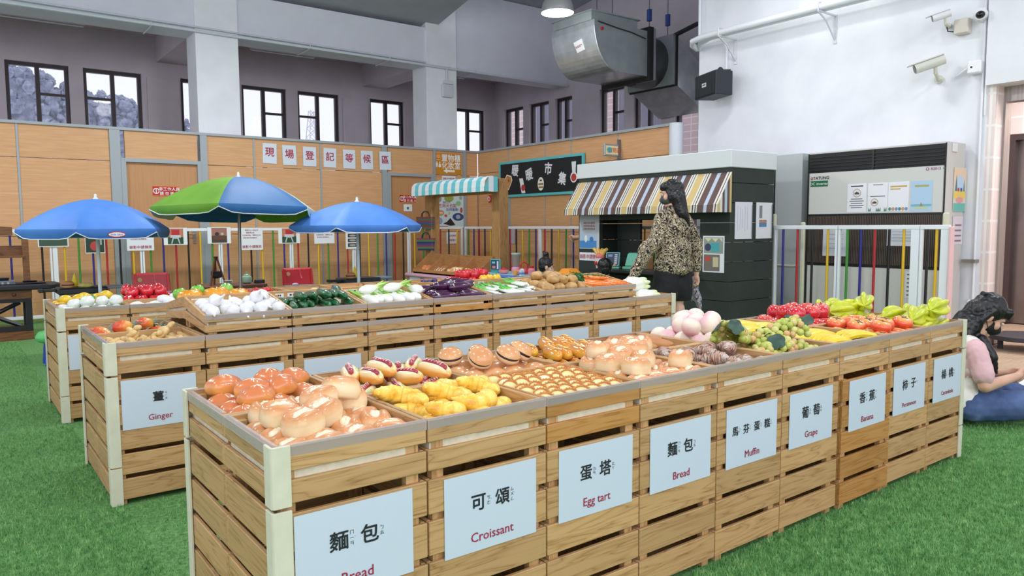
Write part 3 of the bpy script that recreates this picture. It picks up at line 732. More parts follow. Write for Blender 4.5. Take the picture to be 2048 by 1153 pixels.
def f_dog(t, s):
    def f(d):
        v = sup(d, .8); p = V((v.x*.066, v.y*.029, v.z*.027)); p.z = max(p.z, -.02)
        if d.z > 0: p.z -= .012*math.exp(-(p.y/.009)**2)
        return p
    MB().blob(f, 28, 14).build('bun', M_dog, t, smooth=True, angle=180)
    MB().tube([(x, 0, .017+.004*(1-(x/.05)**2)) for x in (-.05, -.046, -.03, 0, .03, .046, .05)], [.003, .008, .0105, .011, .0105, .008, .003], 10).build('sausage', noisy('sausage_red', [(.3, (142, 34, 52)), (.7, (178, 60, 84))], 50, .3, coat=.4), t, smooth=True)
    b = MB()
    for x in (-.032, -.019, -.006, .007, .02, .033): b.tube([(x-.003, -.007, .0275), (x, 0, .0318), (x+.003, .007, .0275)], .0014, 6)
    b.build('sauce_stripe', flat((238, 206, 200), .3), t)
    MB().blob(lambda d: V((-.02+d.x*.022, -.017+d.y*.009, .017+d.z*.006))*(1+.1*nz3(d, 6, s)), 12, 8).build('lettuce', noisy('lettuce', [(.3, (160, 190, 92)), (.7, (206, 220, 150))], 60, .5), t, smooth=True)
K_dog = kind('hot_dog_bun', 'bread', (.064, .029, .027), f_dog, variants=2)
M_bt = grad('bean_bun_top', 'Z', [(0, (232, 190, 140)), (.4, (228, 172, 116)), (1, (214, 146, 96))], 14, .15, .28, .5); M_bb = grad('bean_bun_base', 'Z', [(0, (222, 172, 120)), (.5, (238, 208, 166)), (1, (236, 200, 156))], 14, .1, .4)
def f_bean(t, s):
    MB().lathe([(.0, .033), (.018, .031), (.034, .023), (.043, .012), (.0445, .006), (.040, .0035), (.0, .0035)], 28, caps=False).build('top_half', M_bt, t, smooth=True, angle=60)
    MB().lathe([(.0, -.026), (.024, -.026), (.038, -.020), (.0445, -.009), (.043, -.003), (.0, -.003)], 28, caps=False).build('bottom_half', M_bb, t, smooth=True, angle=60)
    MB().lathe([(.0, .004), (.0405, .004), (.0425, .0005), (.041, -.0035), (0, -.0035)], 28, caps=False).build('bean_filling', flat((46, 26, 24), .5), t, smooth=True)
K_bean = kind('bean_paste_bun', 'bread', (.044, .044, .03), f_bean)
M_yl = grad('glazed_loaf', 'Z', [(0, (240, 200, 96)), (.4, (238, 184, 66)), (.7, (224, 150, 48)), (1, (198, 112, 40))], 16, .2, .22, .7)
def f_yl(t, s):
    MB().blob(lambda d: (lambda p: p*(1+.035*math.sin(p.x*170+p.y*60)*max(d.z, 0)))(V((sup(d, .85).x*.082, d.y*.027, max(d.z*.026, -.018)))), 34, 14).build('crust', M_yl, t, smooth=True, angle=180)
    b = MB()
    for x in (-.045, -.018, .009, .036): b.tube([(x-.012, -.012, .0225), (x, 0, .0262), (x+.014, .012, .0225)], [.001, .0025, .001], 6)
    b.build('glaze_cut', flat((246, 214, 130), .25, coat=.5), t, smooth=True)
K_yl = kind('glazed_loaf', 'bread', (.08, .026, .025), f_yl)
M_br = grad('brown_loaf', 'Z', [(0, (208, 160, 108)), (.5, (196, 140, 90)), (1, (178, 116, 74))], 14, .25, .5)
def f_br(t, s):
    def f(d):
        p = V((d.x*.088, d.y*.030, d.z*.024)); p.z = max(p.z, -.018); return p*(1+.07*math.sin(p.x*70+math.atan2(d.z, d.y)))*(1+.05*nz3(p, 20, s))
    MB().blob(f, 34, 14).build('crust', M_br, t, smooth=True, angle=180)
K_br = kind('brown_twist_loaf', 'bread', (.085, .029, .024), f_br, variants=3)
M_crust = noisy('tart_crust', [(.3, (186, 112, 50)), (.55, (206, 138, 66)), (.8, (222, 166, 92))], 60, .5, bump=.3); M_cust = noisy('custard', [(.3, (232, 222, 150)), (.7, (242, 234, 176))], 20, .25, coat=.4)
def f_tart(t, s):
    n = 44; b = MB(); prof = [(.019, -.011, 0), (.0285, .004, .35), (.0345, .010, 1), (.0355, .0125, 1), (.0315, .0125, .8), (.029, .006, .2), (.02, .005, 0)]
    vs = []; 
    for (r, z, k) in prof:
        for j in range(n):
            a = 2*PI*j/n; w_ = math.cos(a*22)*k; vs.append((math.cos(a)*(r+.0013*w_), math.sin(a)*(r+.0013*w_), z+.0012*w_))
    fs = [(i*n+j, i*n+(j+1) % n, (i+1)*n+(j+1) % n, (i+1)*n+j) for i in range(len(prof)-1) for j in range(n)]+[tuple(range(n))[::-1]]
    b._add(vs, fs).build('pastry_shell', M_crust, t, smooth=True, angle=80)
    MB().lathe([(.0300, .0085), (.02, .0102), (0.0005, .0108)], 24, caps=False).build('custard', M_cust, t, smooth=True)
K_tart = kind('egg_tart', 'tart', (.035, .035, .012), f_tart)
M_croi = noisy('croissant', [(.3, (222, 150, 40)), (.42, (244, 196, 70)), (.6, (250, 218, 110)), (.8, (228, 160, 60))], 26, .4, coat=.15, bump=.5, bscale=60)
M_stri = noisy('striped_pastry', [(.36, (96, 62, 50)), (.45, (164, 108, 76)), (.5, (212, 200, 190)), (.55, (148, 144, 144)), (.6, (196, 140, 106)), (.66, (118, 82, 66))], 9, .5, stretch=(14, 2.5, 2.5), bump=.6, dist=.6)
def crescent(R0, arc, rmax, seed, ridges, flat_=.8):
    pts = []; rs = []; n = 40
    for i in range(n+1):
        u = -1+2*i/n; a = u*arc/2; pts.append(V((math.sin(a)*R0, (1-math.cos(a))*R0, 0)))
        sw = ((u*ridges+10) % 1); rs.append(rmax*(max(1-abs(u)**2.4, .06)**.8)*(.86+.2*sw))
    b = MB(); b.tube(pts, rs, 16, flat_=flat_)
    for v in b.bm.verts:
        k = nz3(v.co, 24, seed)*.12+nz3(v.co, 60, seed)*.06; v.co += V((v.co.x, v.co.y-.01, v.co.z))*k
    c = sum((v.co for v in b.bm.verts), V((0, 0, 0)))/len(b.bm.verts)
    for v in b.bm.verts: v.co -= c
    return b
def f_croi(t, s): crescent(.062, rad(150+20*s), .030, s, 3.2, .85).build('pastry', M_croi, t, smooth=True, angle=50)
K_croi = kind('croissant', 'bread', (.064, .034, .026), f_croi, variants=4)
def f_stri(t, s): crescent(.07, rad(95+25*s), .029, s+5, 4.2, .9).build('pastry', M_stri, t, smooth=True, angle=50)
K_stri = kind('striped_pastry', 'bread', (.062, .032, .027), f_stri, variants=3)

# ---- fruit
def rnd_fruit(name, cat, dims, mt, f, stem=None, variants=1, part='flesh', seg=(22, 14)):
    def fn(t, s):
        MB().blob(lambda d: f(d, s), *seg).build(part, mt, t, smooth=True, angle=180)
        if stem: stem(t, s)
    return kind(name, cat, dims, fn, variants=variants)
def stem_(r, h, z, c): return lambda t, s: MB().tube([(0, 0, z), (h*.15, 0, z+h*.6), (h*.35, 0, z+h)], [r, r*.8, r*1.1], 6).build('stem', flat(c, .7), t)
M_peach = grad('peach_skin', 'Z', [(0, (228, 176, 182)), (.3, (238, 214, 206)), (.55, (240, 226, 206)), (.8, (238, 214, 206)), (1, (226, 182, 188))], 9, .42, .7)
K_peach = rnd_fruit('peach', 'peach', (.043, .043, .043), M_peach, lambda d, s: V((d.x, d.y, d.z*(1 if d.z > 0 else .93)))*.0435*(1-.05*math.exp(-(d.y/.13)**2)*(1 if d.x > -.3 else 0)+.05*max(d.z, 0)**8), variants=2)
M_apple = grad('apple_skin', 'Z', [(0, (206, 62, 60)), (.3, (198, 32, 54)), (.7, (206, 30, 50)), (1, (232, 96, 80))], 20, .12, .18, .8)
K_apple = rnd_fruit('apple', 'apple', (.044, .044, .04), M_apple, lambda d, s: V((d.x*.045, d.y*.045, d.z*.041))*(1-.30*max(d.z, 0)**14-.2*max(-d.z, 0)**14)*(1+.03*d.z), stem_(.0018, .018, .027, (52, 34, 30)))
M_pers = grad('persimmon_skin', 'Z', [(0, (230, 92, 54)), (.5, (226, 72, 44)), (.8, (232, 110, 60)), (1, (236, 170, 96))], 10, .2, .28, .5)
def calyx(t, s):
    b = MB()
    for k in range(4):
        a = k*PI/2+.3; b.poly([(math.cos(a)*.004-math.sin(a)*.006, math.sin(a)*.004+math.cos(a)*.006), (math.cos(a)*.021, math.sin(a)*.021), (math.cos(a)*.004+math.sin(a)*.006, math.sin(a)*.004-math.cos(a)*.006)], .0262, .0278)
    b.build('calyx', flat((92, 86, 52), .8), t)
K_pers = rnd_fruit('persimmon', 'persimmon', (.044, .044, .031), M_pers, lambda d, s: V((sup(d, .85).x*.044, sup(d, .85).y*.044, d.z*.031*(1-.14*max(d.z, 0)**6))), calyx)
M_star = noisy('carambola_skin', [(.3, (176, 192, 34)), (.55, (206, 210, 44)), (.8, (222, 216, 66))], 12, .3, coat=.4)
def f_star(t, s):
    n = 60; k = 20; vs = []; fs = []
    for i in range(k+1):
        u = -1+2*i/k; e = (max(1-u*u, 0))**.55*(1-.15*u)
        for j in range(n):
            a = 2*PI*j/n+.25*u; c5 = abs(math.cos(2.5*a)); r = .047*e*(.50+.50*c5**1.3)+.0005; vs.append((u*.080, math.cos(a)*r, math.sin(a)*r))
    fs = [(i*n+j, i*n+(j+1) % n, (i+1)*n+(j+1) % n, (i+1)*n+j) for i in range(k) for j in range(n)]
    MB()._add(vs, fs).build('flesh', M_star, t, smooth=True, angle=180)
    MB().tube([(.073, 0, 0), (.082, 0, .002)], .002, 6).build('stem', flat((60, 50, 30), .8), t)
K_star = kind('star_fruit', 'star fruit', (.072, .043, .036), f_star)
M_ban = noisy('banana_skin', [(.3, (220, 190, 40)), (.6, (236, 210, 62)), (.8, (240, 222, 96))], 10, .35, coat=.25)
def banana_parts(t, n):
    for k in range(n):
        off = (k-(n-1)/2); pts = []; rs = []
        for i in range(13):
            u = i/12; a = (u-.5)*1.25; pts.append((math.sin(a)*.145, off*.031*(1-.35*(1-u)**2)+0, (1-math.cos(a))*-.11+.012-abs(off)*.003))
            rs.append(.0165*min(1, .35+u*5, .3+(1-u)*5.5))
        bn = MB().tube(pts, rs, 7).build('banana', M_ban, t, smooth=True, angle=30)
        e = V(pts[-1]); MB().tube([e, e+V((.008, 0, -.006))], [.0055, .004], 7).build('tip', flat((52, 40, 22), .8), bn)
    MB().tube([(-.093, 0, -.012), (-.084, 0, -.006), (-.07, 0, 0)], [.006, .009, .006], 8).build('crown', flat((150, 150, 50), .7), t)
K_ban = kind('banana_bunch', 'bananas', (.09, .058, .018), lambda t, s: banana_parts(t, 4))
M_grape = None
def grape_mat():
    mt, nt, p = _base('grape_skin'); L = nt.links.new; oi = N(nt, 'ShaderNodeObjectInfo')
    r = ramp(nt, [(0, (164, 176, 76)), (.35, (188, 196, 96)), (.6, (204, 204, 126)), (.8, (212, 160, 116)), (1, (190, 196, 110))]); L(oi.outputs['Random'], r.inputs[0]); L(r.outputs[0], p.inputs['Base Color'])
    p.inputs['Roughness'].default_value = .25; p.inputs['Subsurface Weight'].default_value = .25; p.inputs['Subsurface Radius'].default_value = (.01, .01, .004); p.inputs['Subsurface Scale'].default_value = .5; return mt
M_grape = grape_mat(); M_leaf = noisy('vine_leaf', [(.3, (28, 54, 44)), (.7, (56, 90, 76))], 30, .5); M_stalk = flat((110, 92, 52), .8)
GRAPE_ME = MB().ell((0, 0, 0), .0134, 14, 9).mesh('grape', M_grape, True, 180)
def leaf_mesh(sz, mt):
    b = MB(); n = 20; top = []
    for j in range(n):
        a = 2*PI*j/n; r = sz*(.78+.16*abs(math.cos(2.5*a)))*(1-.25*math.cos(a)); top.append(V((r*math.cos(a), r*math.sin(a), .12*sz*math.sin(3*a)-.25*r*r/sz)))
    vs = [V((0, 0, .03*sz))]+top+[V((0, 0, .03*sz-.0012))]+[p-V((0, 0, .0012)) for p in top]
    fs = [(0, 1+j, 1+(j+1) % n) for j in range(n)]+[(n+1, n+2+(j+1) % n, n+2+j) for j in range(n)]+[(1+j, n+2+j, n+2+(j+1) % n, 1+(j+1) % n) for j in range(n)]
    b._add(vs, fs); return b
def f_grapes(t, s):
    R_ = random.Random(40+s); pl = []
    L_ = .21
    tries = 0
    while len(pl) < 74 and tries < 9000:
        tries += 1; u = R_.random(); w_ = .052*(1-u)**.55+.012; a = R_.uniform(0, PI*1.0)
        p = V((-L_/2+u*L_, math.cos(a)*w_*R_.uniform(.75, 1), -.028+abs(math.sin(a))*w_*R_.uniform(.75, 1)*1.05))
        if all((p-q).length > .0200 for q in pl): pl.append(p)
    for p in pl:
        o = bpy.data.objects.new('grape', GRAPE_ME); COL.objects.link(o); o.parent = t; o.location = p; k = R_.uniform(.92, 1.08); o.scale = (k, k, k)
    MB().tube([(-.118, 0, .012), (-.09, 0, .004), (0, 0, -.01), (.07, 0, -.02)], [.003, .003, .002, .0015], 6).build('stalk', M_stalk, t)
    for k in range(2):
        lf = leaf_mesh(.034, M_leaf).build('leaf', M_leaf, t, smooth=True); lf.location = (-.118+.012*k, (-.040, .034)[k], .030); lf.rotation_euler = (rad((50, -35)[k]), rad(-25), R_.uniform(0, 6))
K_grapes = kind('grape_bunch', 'grapes', (.11, .055, .045), f_grapes, variants=2)

# ---- vegetables
def f_pine(t, s):
    def f(d):
        th = math.atan2(d.z, d.y); k = 1+.10*math.cos(8*th+d.x*14)*math.cos(d.x*16); return V((d.x*.045*k-.01, d.y*.030*k, d.z*.030*k))
    MB().blob(f, 30, 18).build('body', grad('pineapple_skin', 'X', [(0, (196, 52, 34)), (.35, (222, 96, 48)), (.7, (236, 160, 66)), (1, (232, 190, 80))], 24, .25, .35, .3), t, smooth=True, angle=60)
    R_ = random.Random(s); b = MB()
    for k in range(13):
        a = k*2.4; r = .010+.012*(k % 3)/2; e = V((.072+R_.uniform(-.008, .012), math.cos(a)*r*2.0, math.sin(a)*r*2.0)); st = V((.03, math.cos(a)*.008, math.sin(a)*.008))
        b.tube([st, (st+e)/2+V((0, math.cos(a)*.005, math.sin(a)*.005)), e], [.006, .005, .0006], 5, flat_=.35)
    b.build('leaf_crown', noisy('pineapple_leaf', [(.3, (70, 92, 80)), (.7, (126, 146, 128))], 40, .45), t, smooth=True)
K_pine = kind('small_pineapple', 'pineapple', (.06, .03, .03), f_pine, variants=2)
def f_ging(t, s):
    R_ = random.Random(70+s); b = MB()
    b.blob(lambda d: V((d.x*.042, d.y*.020, d.z*.018))*(1+.12*nz3(d, 3, s)), 16, 10)
    for k in range(4):
        x = -.03+.02*k; a = R_.uniform(-1.2, 1.2)+(PI if k % 2 else 0)
        b.ell((x+math.sin(a)*.012, math.cos(a)*.020, .006+R_.uniform(0, .012)), (.013, .024, .013), 12, 8, rot=(R_.uniform(-.4, .6), 0, -a))
    b.build('root', noisy('ginger_skin', [(.3, (206, 168, 104)), (.6, (226, 196, 138)), (.8, (236, 212, 160))], 30, .6, stretch=(3, 1, 1), bump=.4), t, smooth=True, angle=180)
K_ging = kind('ginger_root', 'ginger', (.048, .034, .024), f_ging, variants=4)
M_gar = noisy('garlic_skin', [(.3, (226, 226, 230)), (.7, (240, 240, 242))], 14, .55, stretch=(1, 1, .3))
def f_gar(t, s):
    def f(d):
        th = math.atan2(d.y, d.x); k = 1+.06*abs(math.cos(3.5*th+s)); p = V((d.x*.031*k, d.y*.031*k, d.z*.027*k))
        if d.z > .72: u = (d.z-.72)/.28; p = V((d.x*.031*(1-u*.25), d.y*.031*(1-u*.25), .0195+u*.022))
        return p
    MB().blob(f, 28, 20).build('bulb', M_gar, t, smooth=True, angle=180)
    MB().tube([(0, 0, .032), (.002*s, 0, .050), (.005*s, .002, .062)], [.010, .0058, .0045], 9).build('neck', M_gar, t, smooth=True)
K_gar = kind('garlic_bulb', 'garlic', (.031, .031, .029), f_gar, variants=3)
M_cuc = noisy('cucumber_skin', [(.3, (10, 74, 36)), (.55, (20, 96, 48)), (.8, (44, 128, 66))], 22, .2, coat=.6, bump=.9, bscale=95)
K_cuc = rnd_fruit('cucumber', 'cucumber', (.088, .022, .021), M_cuc, lambda d, s: V((sup(d, .8).x*.09, d.y*.0215+.010*(d.x*d.x-.4)*(s-.5), d.z*.0215))*(1+.012*nz3(d, 9, s)), variants=2, part='body', seg=(30, 12))
M_tur = grad('turnip_skin', 'X', [(0, (240, 242, 240)), (.45, (236, 240, 232)), (.62, (206, 224, 150)), (.8, (150, 200, 60)), (1, (120, 184, 50))], 12, .05, .3, .4)
def f_tur(t, s):
    pts = [(-.075, 0, 0), (-.068, 0, 0), (-.05, 0, 0), (-.025, 0, 0), (0, 0, 0), (.025, 0, .002), (.05, 0, .006), (.08, .003*s, .012), (.105, .008*s, .018)]
    MB().tube(pts, [.003, .013, .022, .026, .024, .017, .012, .010, .007], 14).build('root', M_tur, t, smooth=True, angle=180)
    b = MB()
    for k in (-1, 1): b.tube([(.03, k*.006, .008), (.06, k*.014, .016), (.10, k*.024, .026)], [.006, .006, .003], 6, flat_=.5)
    b.build('leaf_stalk', noisy('turnip_leaf', [(.3, (110, 180, 50)), (.7, (160, 210, 90))], 20, .4), t, smooth=True)
K_tur = kind('white_turnip', 'turnip', (.085, .026, .025), f_tur, variants=2)
M_egg = noisy('eggplant_skin', [(.3, (52, 16, 52)), (.7, (84, 30, 78))], 10, .16, coat=.8)
def f_egg(t, s):
    pts = [(-.085, 0, 0), (-.08, 0, 0), (-.06, 0, 0), (-.025, .002*s, 0), (.015, .004*s, 0), (.05, .003*s, 0), (.075, 0, 0), (.083, 0, 0)]
    MB().tube(pts, [.002, .012, .021, .026, .024, .019, .012, .004], 16).build('body', M_egg, t, smooth=True, angle=180)
    MB().tube([(.072, 0, 0), (.082, 0, 0), (.094, 0, .003)], [.0135, .008, .004], 10).build('cap', flat((70, 44, 66), .5), t, smooth=True)
K_egg = kind('eggplant', 'eggplant', (.086, .026, .025), f_egg, variants=2)
def f_oni(t, s):
    R_ = random.Random(90+s); b = MB(); g = MB()
    for k in range(6):
        y = (k-2.5)*.011; z = R_.uniform(-.006, .008); b.tube([(-.085, y*.9, z), (-.078, y*.9, z), (-.06, y, z), (.02, y*.8, z)], [.004, .008, .0065, .006], 8)
        for q in range(2):
            yy = y*1.4+R_.uniform(-.012, .012); zz = z+R_.uniform(.0, .03); g.tube([(.015, y*.8, z), (.05, (y+yy)/2, z+.005), (.10, yy, zz)], [.006, .009, .002], 7, flat_=.45)
    b.build('white_stalk', noisy('onion_white', [(.3, (226, 234, 224)), (.7, (242, 246, 240))], 20, .35, stretch=(.5, 4, 4)), t, smooth=True, angle=180)
    g.build('green_leaves', noisy('onion_green', [(.3, (54, 150, 52)), (.55, (98, 190, 70)), (.8, (160, 220, 110))], 22, .35, stretch=(.6, 3, 3)), t, smooth=True, angle=180)
K_oni = kind('spring_onion_bunch', 'spring onions', (.09, .034, .016), f_oni, variants=3)
K_pot = rnd_fruit('potato', 'potato', (.046, .035, .03), noisy('potato_skin', [(.3, (164, 124, 70)), (.55, (194, 154, 96)), (.75, (206, 170, 116))], 24, .5, coat=.2, bump=.5, bscale=50), lambda d, s: V((d.x*.047, d.y*.036, d.z*.030))*(1+.13*nz3(d, 1.6, s+3)), variants=4, part='tuber')
M_car = noisy('carrot_skin', [(.3, (214, 104, 30)), (.6, (232, 130, 48)), (.8, (238, 152, 74))], 30, .35, stretch=(4, 1, 1), coat=.25, bump=.4)
def f_car(t, s):
    MB().tube([(.10, 0, 0), (.095, 0, 0), (.06, 0, 0), (0, 0, 0), (-.05, 0, 0), (-.08, 0, 0), (-.09, 0, 0)], [.002, .005, .011, .0165, .021, .0205, .010], 14).build('root', M_car, t, smooth=True, angle=180)
    R_ = random.Random(s); b = MB()
    for k in range(46):
        e = V((-.09-R_.uniform(.02, .10), R_.gauss(0, .030), R_.uniform(-.012, .045))); c = V((-.088, 0, 0)).lerp(e, .55)+V((0, 0, .01)); b.tube([(-.086, 0, 0), c, e], [.0016, .0016, .0008], 3)
        for q in range(4):
            p0 = c.lerp(e, q/3); dd = V((R_.uniform(-1, 1), R_.uniform(-1, 1), R_.uniform(-.4, 1))).normalized()*.011; sd = V((-dd.y, dd.x, 0)).normalized()*.005
            b._add([p0, p0+dd*.6+sd, p0+dd*1.2, p0+dd*.6-sd], [(0, 1, 2, 3)])
    b.build('green_top', noisy('carrot_leaf', [(.3, (34, 92, 42)), (.7, (78, 138, 70))], 40, .6), t)
K_car = kind('carrot', 'carrot', (.095, .021, .02), f_car, variants=2)
def f_napa(t, s):
    def f(d):
        th = math.atan2(d.z, d.y); k = 1+.05*math.cos(9*th+d.x*2); return V((d.x*.135, d.y*.062*k*(1-.15*d.x), d.z*.055*k*(1-.15*d.x)))
    MB().blob(f, 40, 18).build('head', grad('napa_leaf', 'X', [(0, (246, 248, 242)), (.5, (240, 246, 234)), (.75, (222, 236, 180)), (1, (196, 222, 120))], 26, .12, .4, .3), t, smooth=True, angle=180)
    b = MB()
    for k in range(7):
        a = k*.9; b.blob(lambda d, a=a: V((.075+d.x*.05, math.cos(a)*.040+d.y*.024, math.sin(a)*.034+d.z*.016)), 10, 8)
    b.build('leaf_edge', noisy('napa_edge', [(.3, (206, 226, 150)), (.7, (236, 244, 214))], 30, .4), t, smooth=True)
K_napa = kind('napa_cabbage', 'cabbage', (.135, .06, .054), f_napa)
def round_k(name, cat, r, c, squash=1, lobes=0, coat=.5, rough=.3, stemc=None, c2=None, variants=1):
    mt = noisy(name+'_skin', [(.3, tuple(max(0, v-16) for v in c)), (.7, c2 or tuple(min(255, v+10) for v in c))], 14, rough, coat=coat)
    def f(d, s):
        th = math.atan2(d.y, d.x); k = 1+(.08*math.cos(lobes*th+s) if lobes else 0)-.25*max(d.z, 0)**12
        return V((d.x*r*k, d.y*r*k, d.z*r*squash*k))
    return rnd_fruit(name, cat, (r, r, r*squash), mt, f, stem_(.003, .014, r*squash*.72, stemc) if stemc else None, variants)
K_lem = rnd_fruit('lemon', 'lemon', (.046, .034, .033), noisy('lemon_skin', [(.3, (222, 178, 30)), (.7, (240, 206, 50))], 20, .35, coat=.4, bump=.3, bscale=120), lambda d, s: V((d.x*.040+.010*d.x**9, d.y*.034, d.z*.033)))
def f_bok(t, s):
    MB().blob(lambda d: V((d.x*.046, d.y*.036, d.z*.034))*(1+.04*math.cos(6*math.atan2(d.z, d.y))), 22, 14).build('bulb', noisy('bok_white', [(.3, (220, 230, 222)), (.7, (240, 244, 238))], 18, .35, coat=.3), t, smooth=True, angle=180)
    MB().blob(lambda d: V((.042+d.x*.016, d.y*.020, .012+d.z*.014))*(1+.1*nz3(d, 4, s)), 12, 8).build('leaf', noisy('bok_leaf', [(.3, (30, 120, 60)), (.7, (80, 170, 100))], 40, .4), t, smooth=True)
K_bok = kind('white_bok_choy', 'bok choy', (.045, .036, .034), f_bok, variants=2)
K_rpep = round_k('red_pepper', 'pepper', .046, (208, 30, 48), .95, 4, .8, .2, (50, 90, 40)); K_rad = rnd_fruit('white_radish', 'radish', (.05, .03, .029), M_gar, lambda d, s: V((d.x*.052, d.y*.030, d.z*.029))*(1+.05*nz3(d, 2, s)), variants=2)
K_gua = round_k('green_guava', 'guava', .035, (126, 196, 70), .95, 0, .5, .3, (60, 80, 40)); K_pum = round_k('orange_pumpkin', 'pumpkin', .060, (236, 158, 36), .72, 8, .5, .3, (120, 110, 50))
K_tom = round_k('tomato', 'tomato', .030, (204, 40, 48), .9, 0, .7, .2, (50, 90, 40)); K_mus = round_k('pale_mushroom', 'mushroom', .026, (216, 196, 156), .7, 0, .2, .5); K_nut = round_k('brown_walnut', 'walnut', .024, (176, 128, 84), .9, 0, .1, .6)
K_shr = rnd_fruit('orange_shrimp', 'shrimp', (.035, .016, .016), noisy('shrimp_shell', [(.4, (226, 120, 60)), (.5, (244, 196, 130)), (.6, (230, 140, 70))], 8, .35, stretch=(8, 1, 1)), lambda d, s: V((d.x*.036, d.y*.016+.012*d.x*d.x, d.z*.016)))
K_pea = round_k('green_pea_pod', 'peas', .02, (70, 140, 92), .7, 0, .3, .4); K_plum = round_k('purple_plum', 'plum', .024, (58, 48, 112), .95, 0, .5, .3); K_ypep = round_k('yellow_pepper', 'pepper', .038, (240, 194, 40), .9, 4, .7, .25, (60, 120, 40)); K_gpep = round_k('green_pepper', 'pepper', .03, (60, 150, 60), .9, 3, .6, .25)
K_pom = round_k('red_pomegranate', 'pomegranate', .046, (206, 36, 50), .95, 5, .7, .2, (70, 40, 36)); K_oni2 = round_k('small_onion', 'onion', .024, (226, 206, 176), .9, 0, .3, .4)

# ---- fill the front counter
r = rect1(0); hp = pile(K_roll, r, FL, [(.05, 4, 10, 25, 'front line'), (.14, 4, 40, 40, 'second line'), (.225, 4, 20, 40, 'third line'), (.31, 4, 60, 40, 'back line'), (.125, [.075, .175], 25, 20, 'top front line', (8, -6)), (.21, [.10, .19], 15, 30, 'top middle line'), (.285, [.30], 20, 40, 'top back line', (-8, 10))],
                        'cream-topped bread roll nearest the camera', 'cream bread rolls in the nearest tray', sink=.2)
r = rect1(0, True); pile(K_bun, r, FL, [(.05, 3, 20, 40, 'front line'), (.14, 3, 60, 40, 'second line'), (.24, 3, 10, 40, 'third line'), (.31, 3, 40, 40, 'back line'), (.12, [.14], 30, 40, 'top front line'), (.22, [.12, .24], 20, 40, 'top back line')], 'glossy orange bun', 'orange buns behind the cream rolls', sink=.2)
r = rect1(1); pile(K_croi, r, FL, [(.05, 3, 20, 40, 'front line'), (.13, 3, 70, 50, 'second line'), (.22, 3, 130, 50, 'third line'), (.30, 3, 10, 50, 'back line'), (.09, [.12, .25], 10, 30, 'top front line', (10, 10)), (.24, [.07, .2, .3], 110, 40, 'top back line', (0, 18))], 'yellow croissant', 'croissants in the second front tray', sink=.2)
r = rect1(1, True); pile(K_dog, r, FL, [(.05, 2, 15, 15, 'front line'), (.12, 3, 70, 30, 'second line'), (.2, 3, 100, 30, 'third line'), (.29, 3, 60, 30, 'back line'), (.13, [.08, .2, .29], 95, 45, 'top front line'), (.22, [.05, .16, .28], 60, 40, 'top back line')], 'hot dog bun', 'hot dog buns behind the croissants', sink=.16)
r = rect1(2)
for ln in range(7):
    n = 7; y = r[2]+.035+ln*.043
    for i in range(n):
        x = r[0]+.030+i*(r[1]-r[0]-.06)/(n-1)+(.012 if ln % 2 else -.008)
        K_tart.make((x, y, FL+.026+RND.uniform(0, .006)+(.008 if ln > 3 else 0)), (rad(50+RND.uniform(-7, 7)), rad(-14+RND.uniform(-8, 8)), RND.uniform(-.4, .2)), 'small custard egg tart, %s from left in the %s' % (ORD[i], ORD[ln]+' line from the front'), 'egg tarts standing in overlapping lines')
r = rect1(2, True); pile(K_bean, r, FL, [(.06, 4, 0, 60, 'front line'), (.15, 4, 0, 60, 'second line'), (.25, 4, 0, 60, 'back line')], 'bean paste bun lying flat', 'bean paste buns behind the egg tarts', sink=.1)
for (dx, dy, tx, ty, wz) in [(.10, .10, 38, -6, 0), (.205, .085, 24, 8, 0), (.285, .12, 20, 26, 0), (.165, .20, 14, 20, 0), (.06, .23, 10, -10, 0)]:
    K_bean.make((r[0]+dx, r[2]+dy, FL+.095 if dy < .15 else FL+.085), (rad(tx), rad(ty), 0), 'bean paste bun propped up on the others, %s' % {(.10): 'tipped furthest toward the front', .205: 'in the middle of the front pair', .285: 'leaning right by the yellow loaves', .165: 'behind the middle pair', .06: 'at the back left'}[dx], 'bean paste buns behind the egg tarts')
r = rect1(3); pile(K_roll, r, FL, [(.05, 4, 5, 25, 'front line'), (.135, 4, 40, 40, 'second line'), (.225, 4, 20, 40, 'third line'), (.31, 4, 60, 40, 'back line'), (.12, [.05, .16, .3], 25, 30, 'top front line'), (.21, [.03, .13, .22], 15, 30, 'top middle line'), (.3, [.07, .16, .26], 20, 40, 'top back line')],
                   'pale bread roll beside the egg tarts', 'bread rolls in the fourth front tray', sink=.2)
r = rect1(3, True); pile(K_yl, r, FL, [(.09, 6, 75, 6, 'front line'), (.25, 6, 75, 6, 'back line'), (.12, [.05, .11, .17, .23, .29], 68, 6, 'top front line'), (.25, [.05, .11, .17, .23], 70, 6, 'top back line')], 'glazed yellow loaf', 'glazed yellow loaves in the fourth rear tray', sink=.12)
r = rect1(4); pile(K_stri, r, FL, [(.05, 3, 10, 30, 'front line'), (.13, 3, 50, 40, 'second line'), (.22, 3, 120, 40, 'third line'), (.3, 3, 20, 40, 'back line'), (.11, [.12, .23], 120, 30, 'top front line'), (.22, [.06, .16, .3], 60, 40, 'top back line')], 'brown and grey striped pastry', 'striped pastries over the Muffin sign', sink=.2)
r = rect1(4, True); pile(K_br, r, FL, [(.07, 3, 35, 20, 'front line'), (.17, 3, 150, 20, 'second line'), (.28, 3, 160, 20, 'back line'), (.14, [.1, .24], 150, 15, 'top front line'), (.26, [.16, .27], 150, 15, 'top back line')], 'brown twisted loaf', 'brown loaves behind the striped pastries', sink=.14)
r = rect1(5); K_b = K_grapes
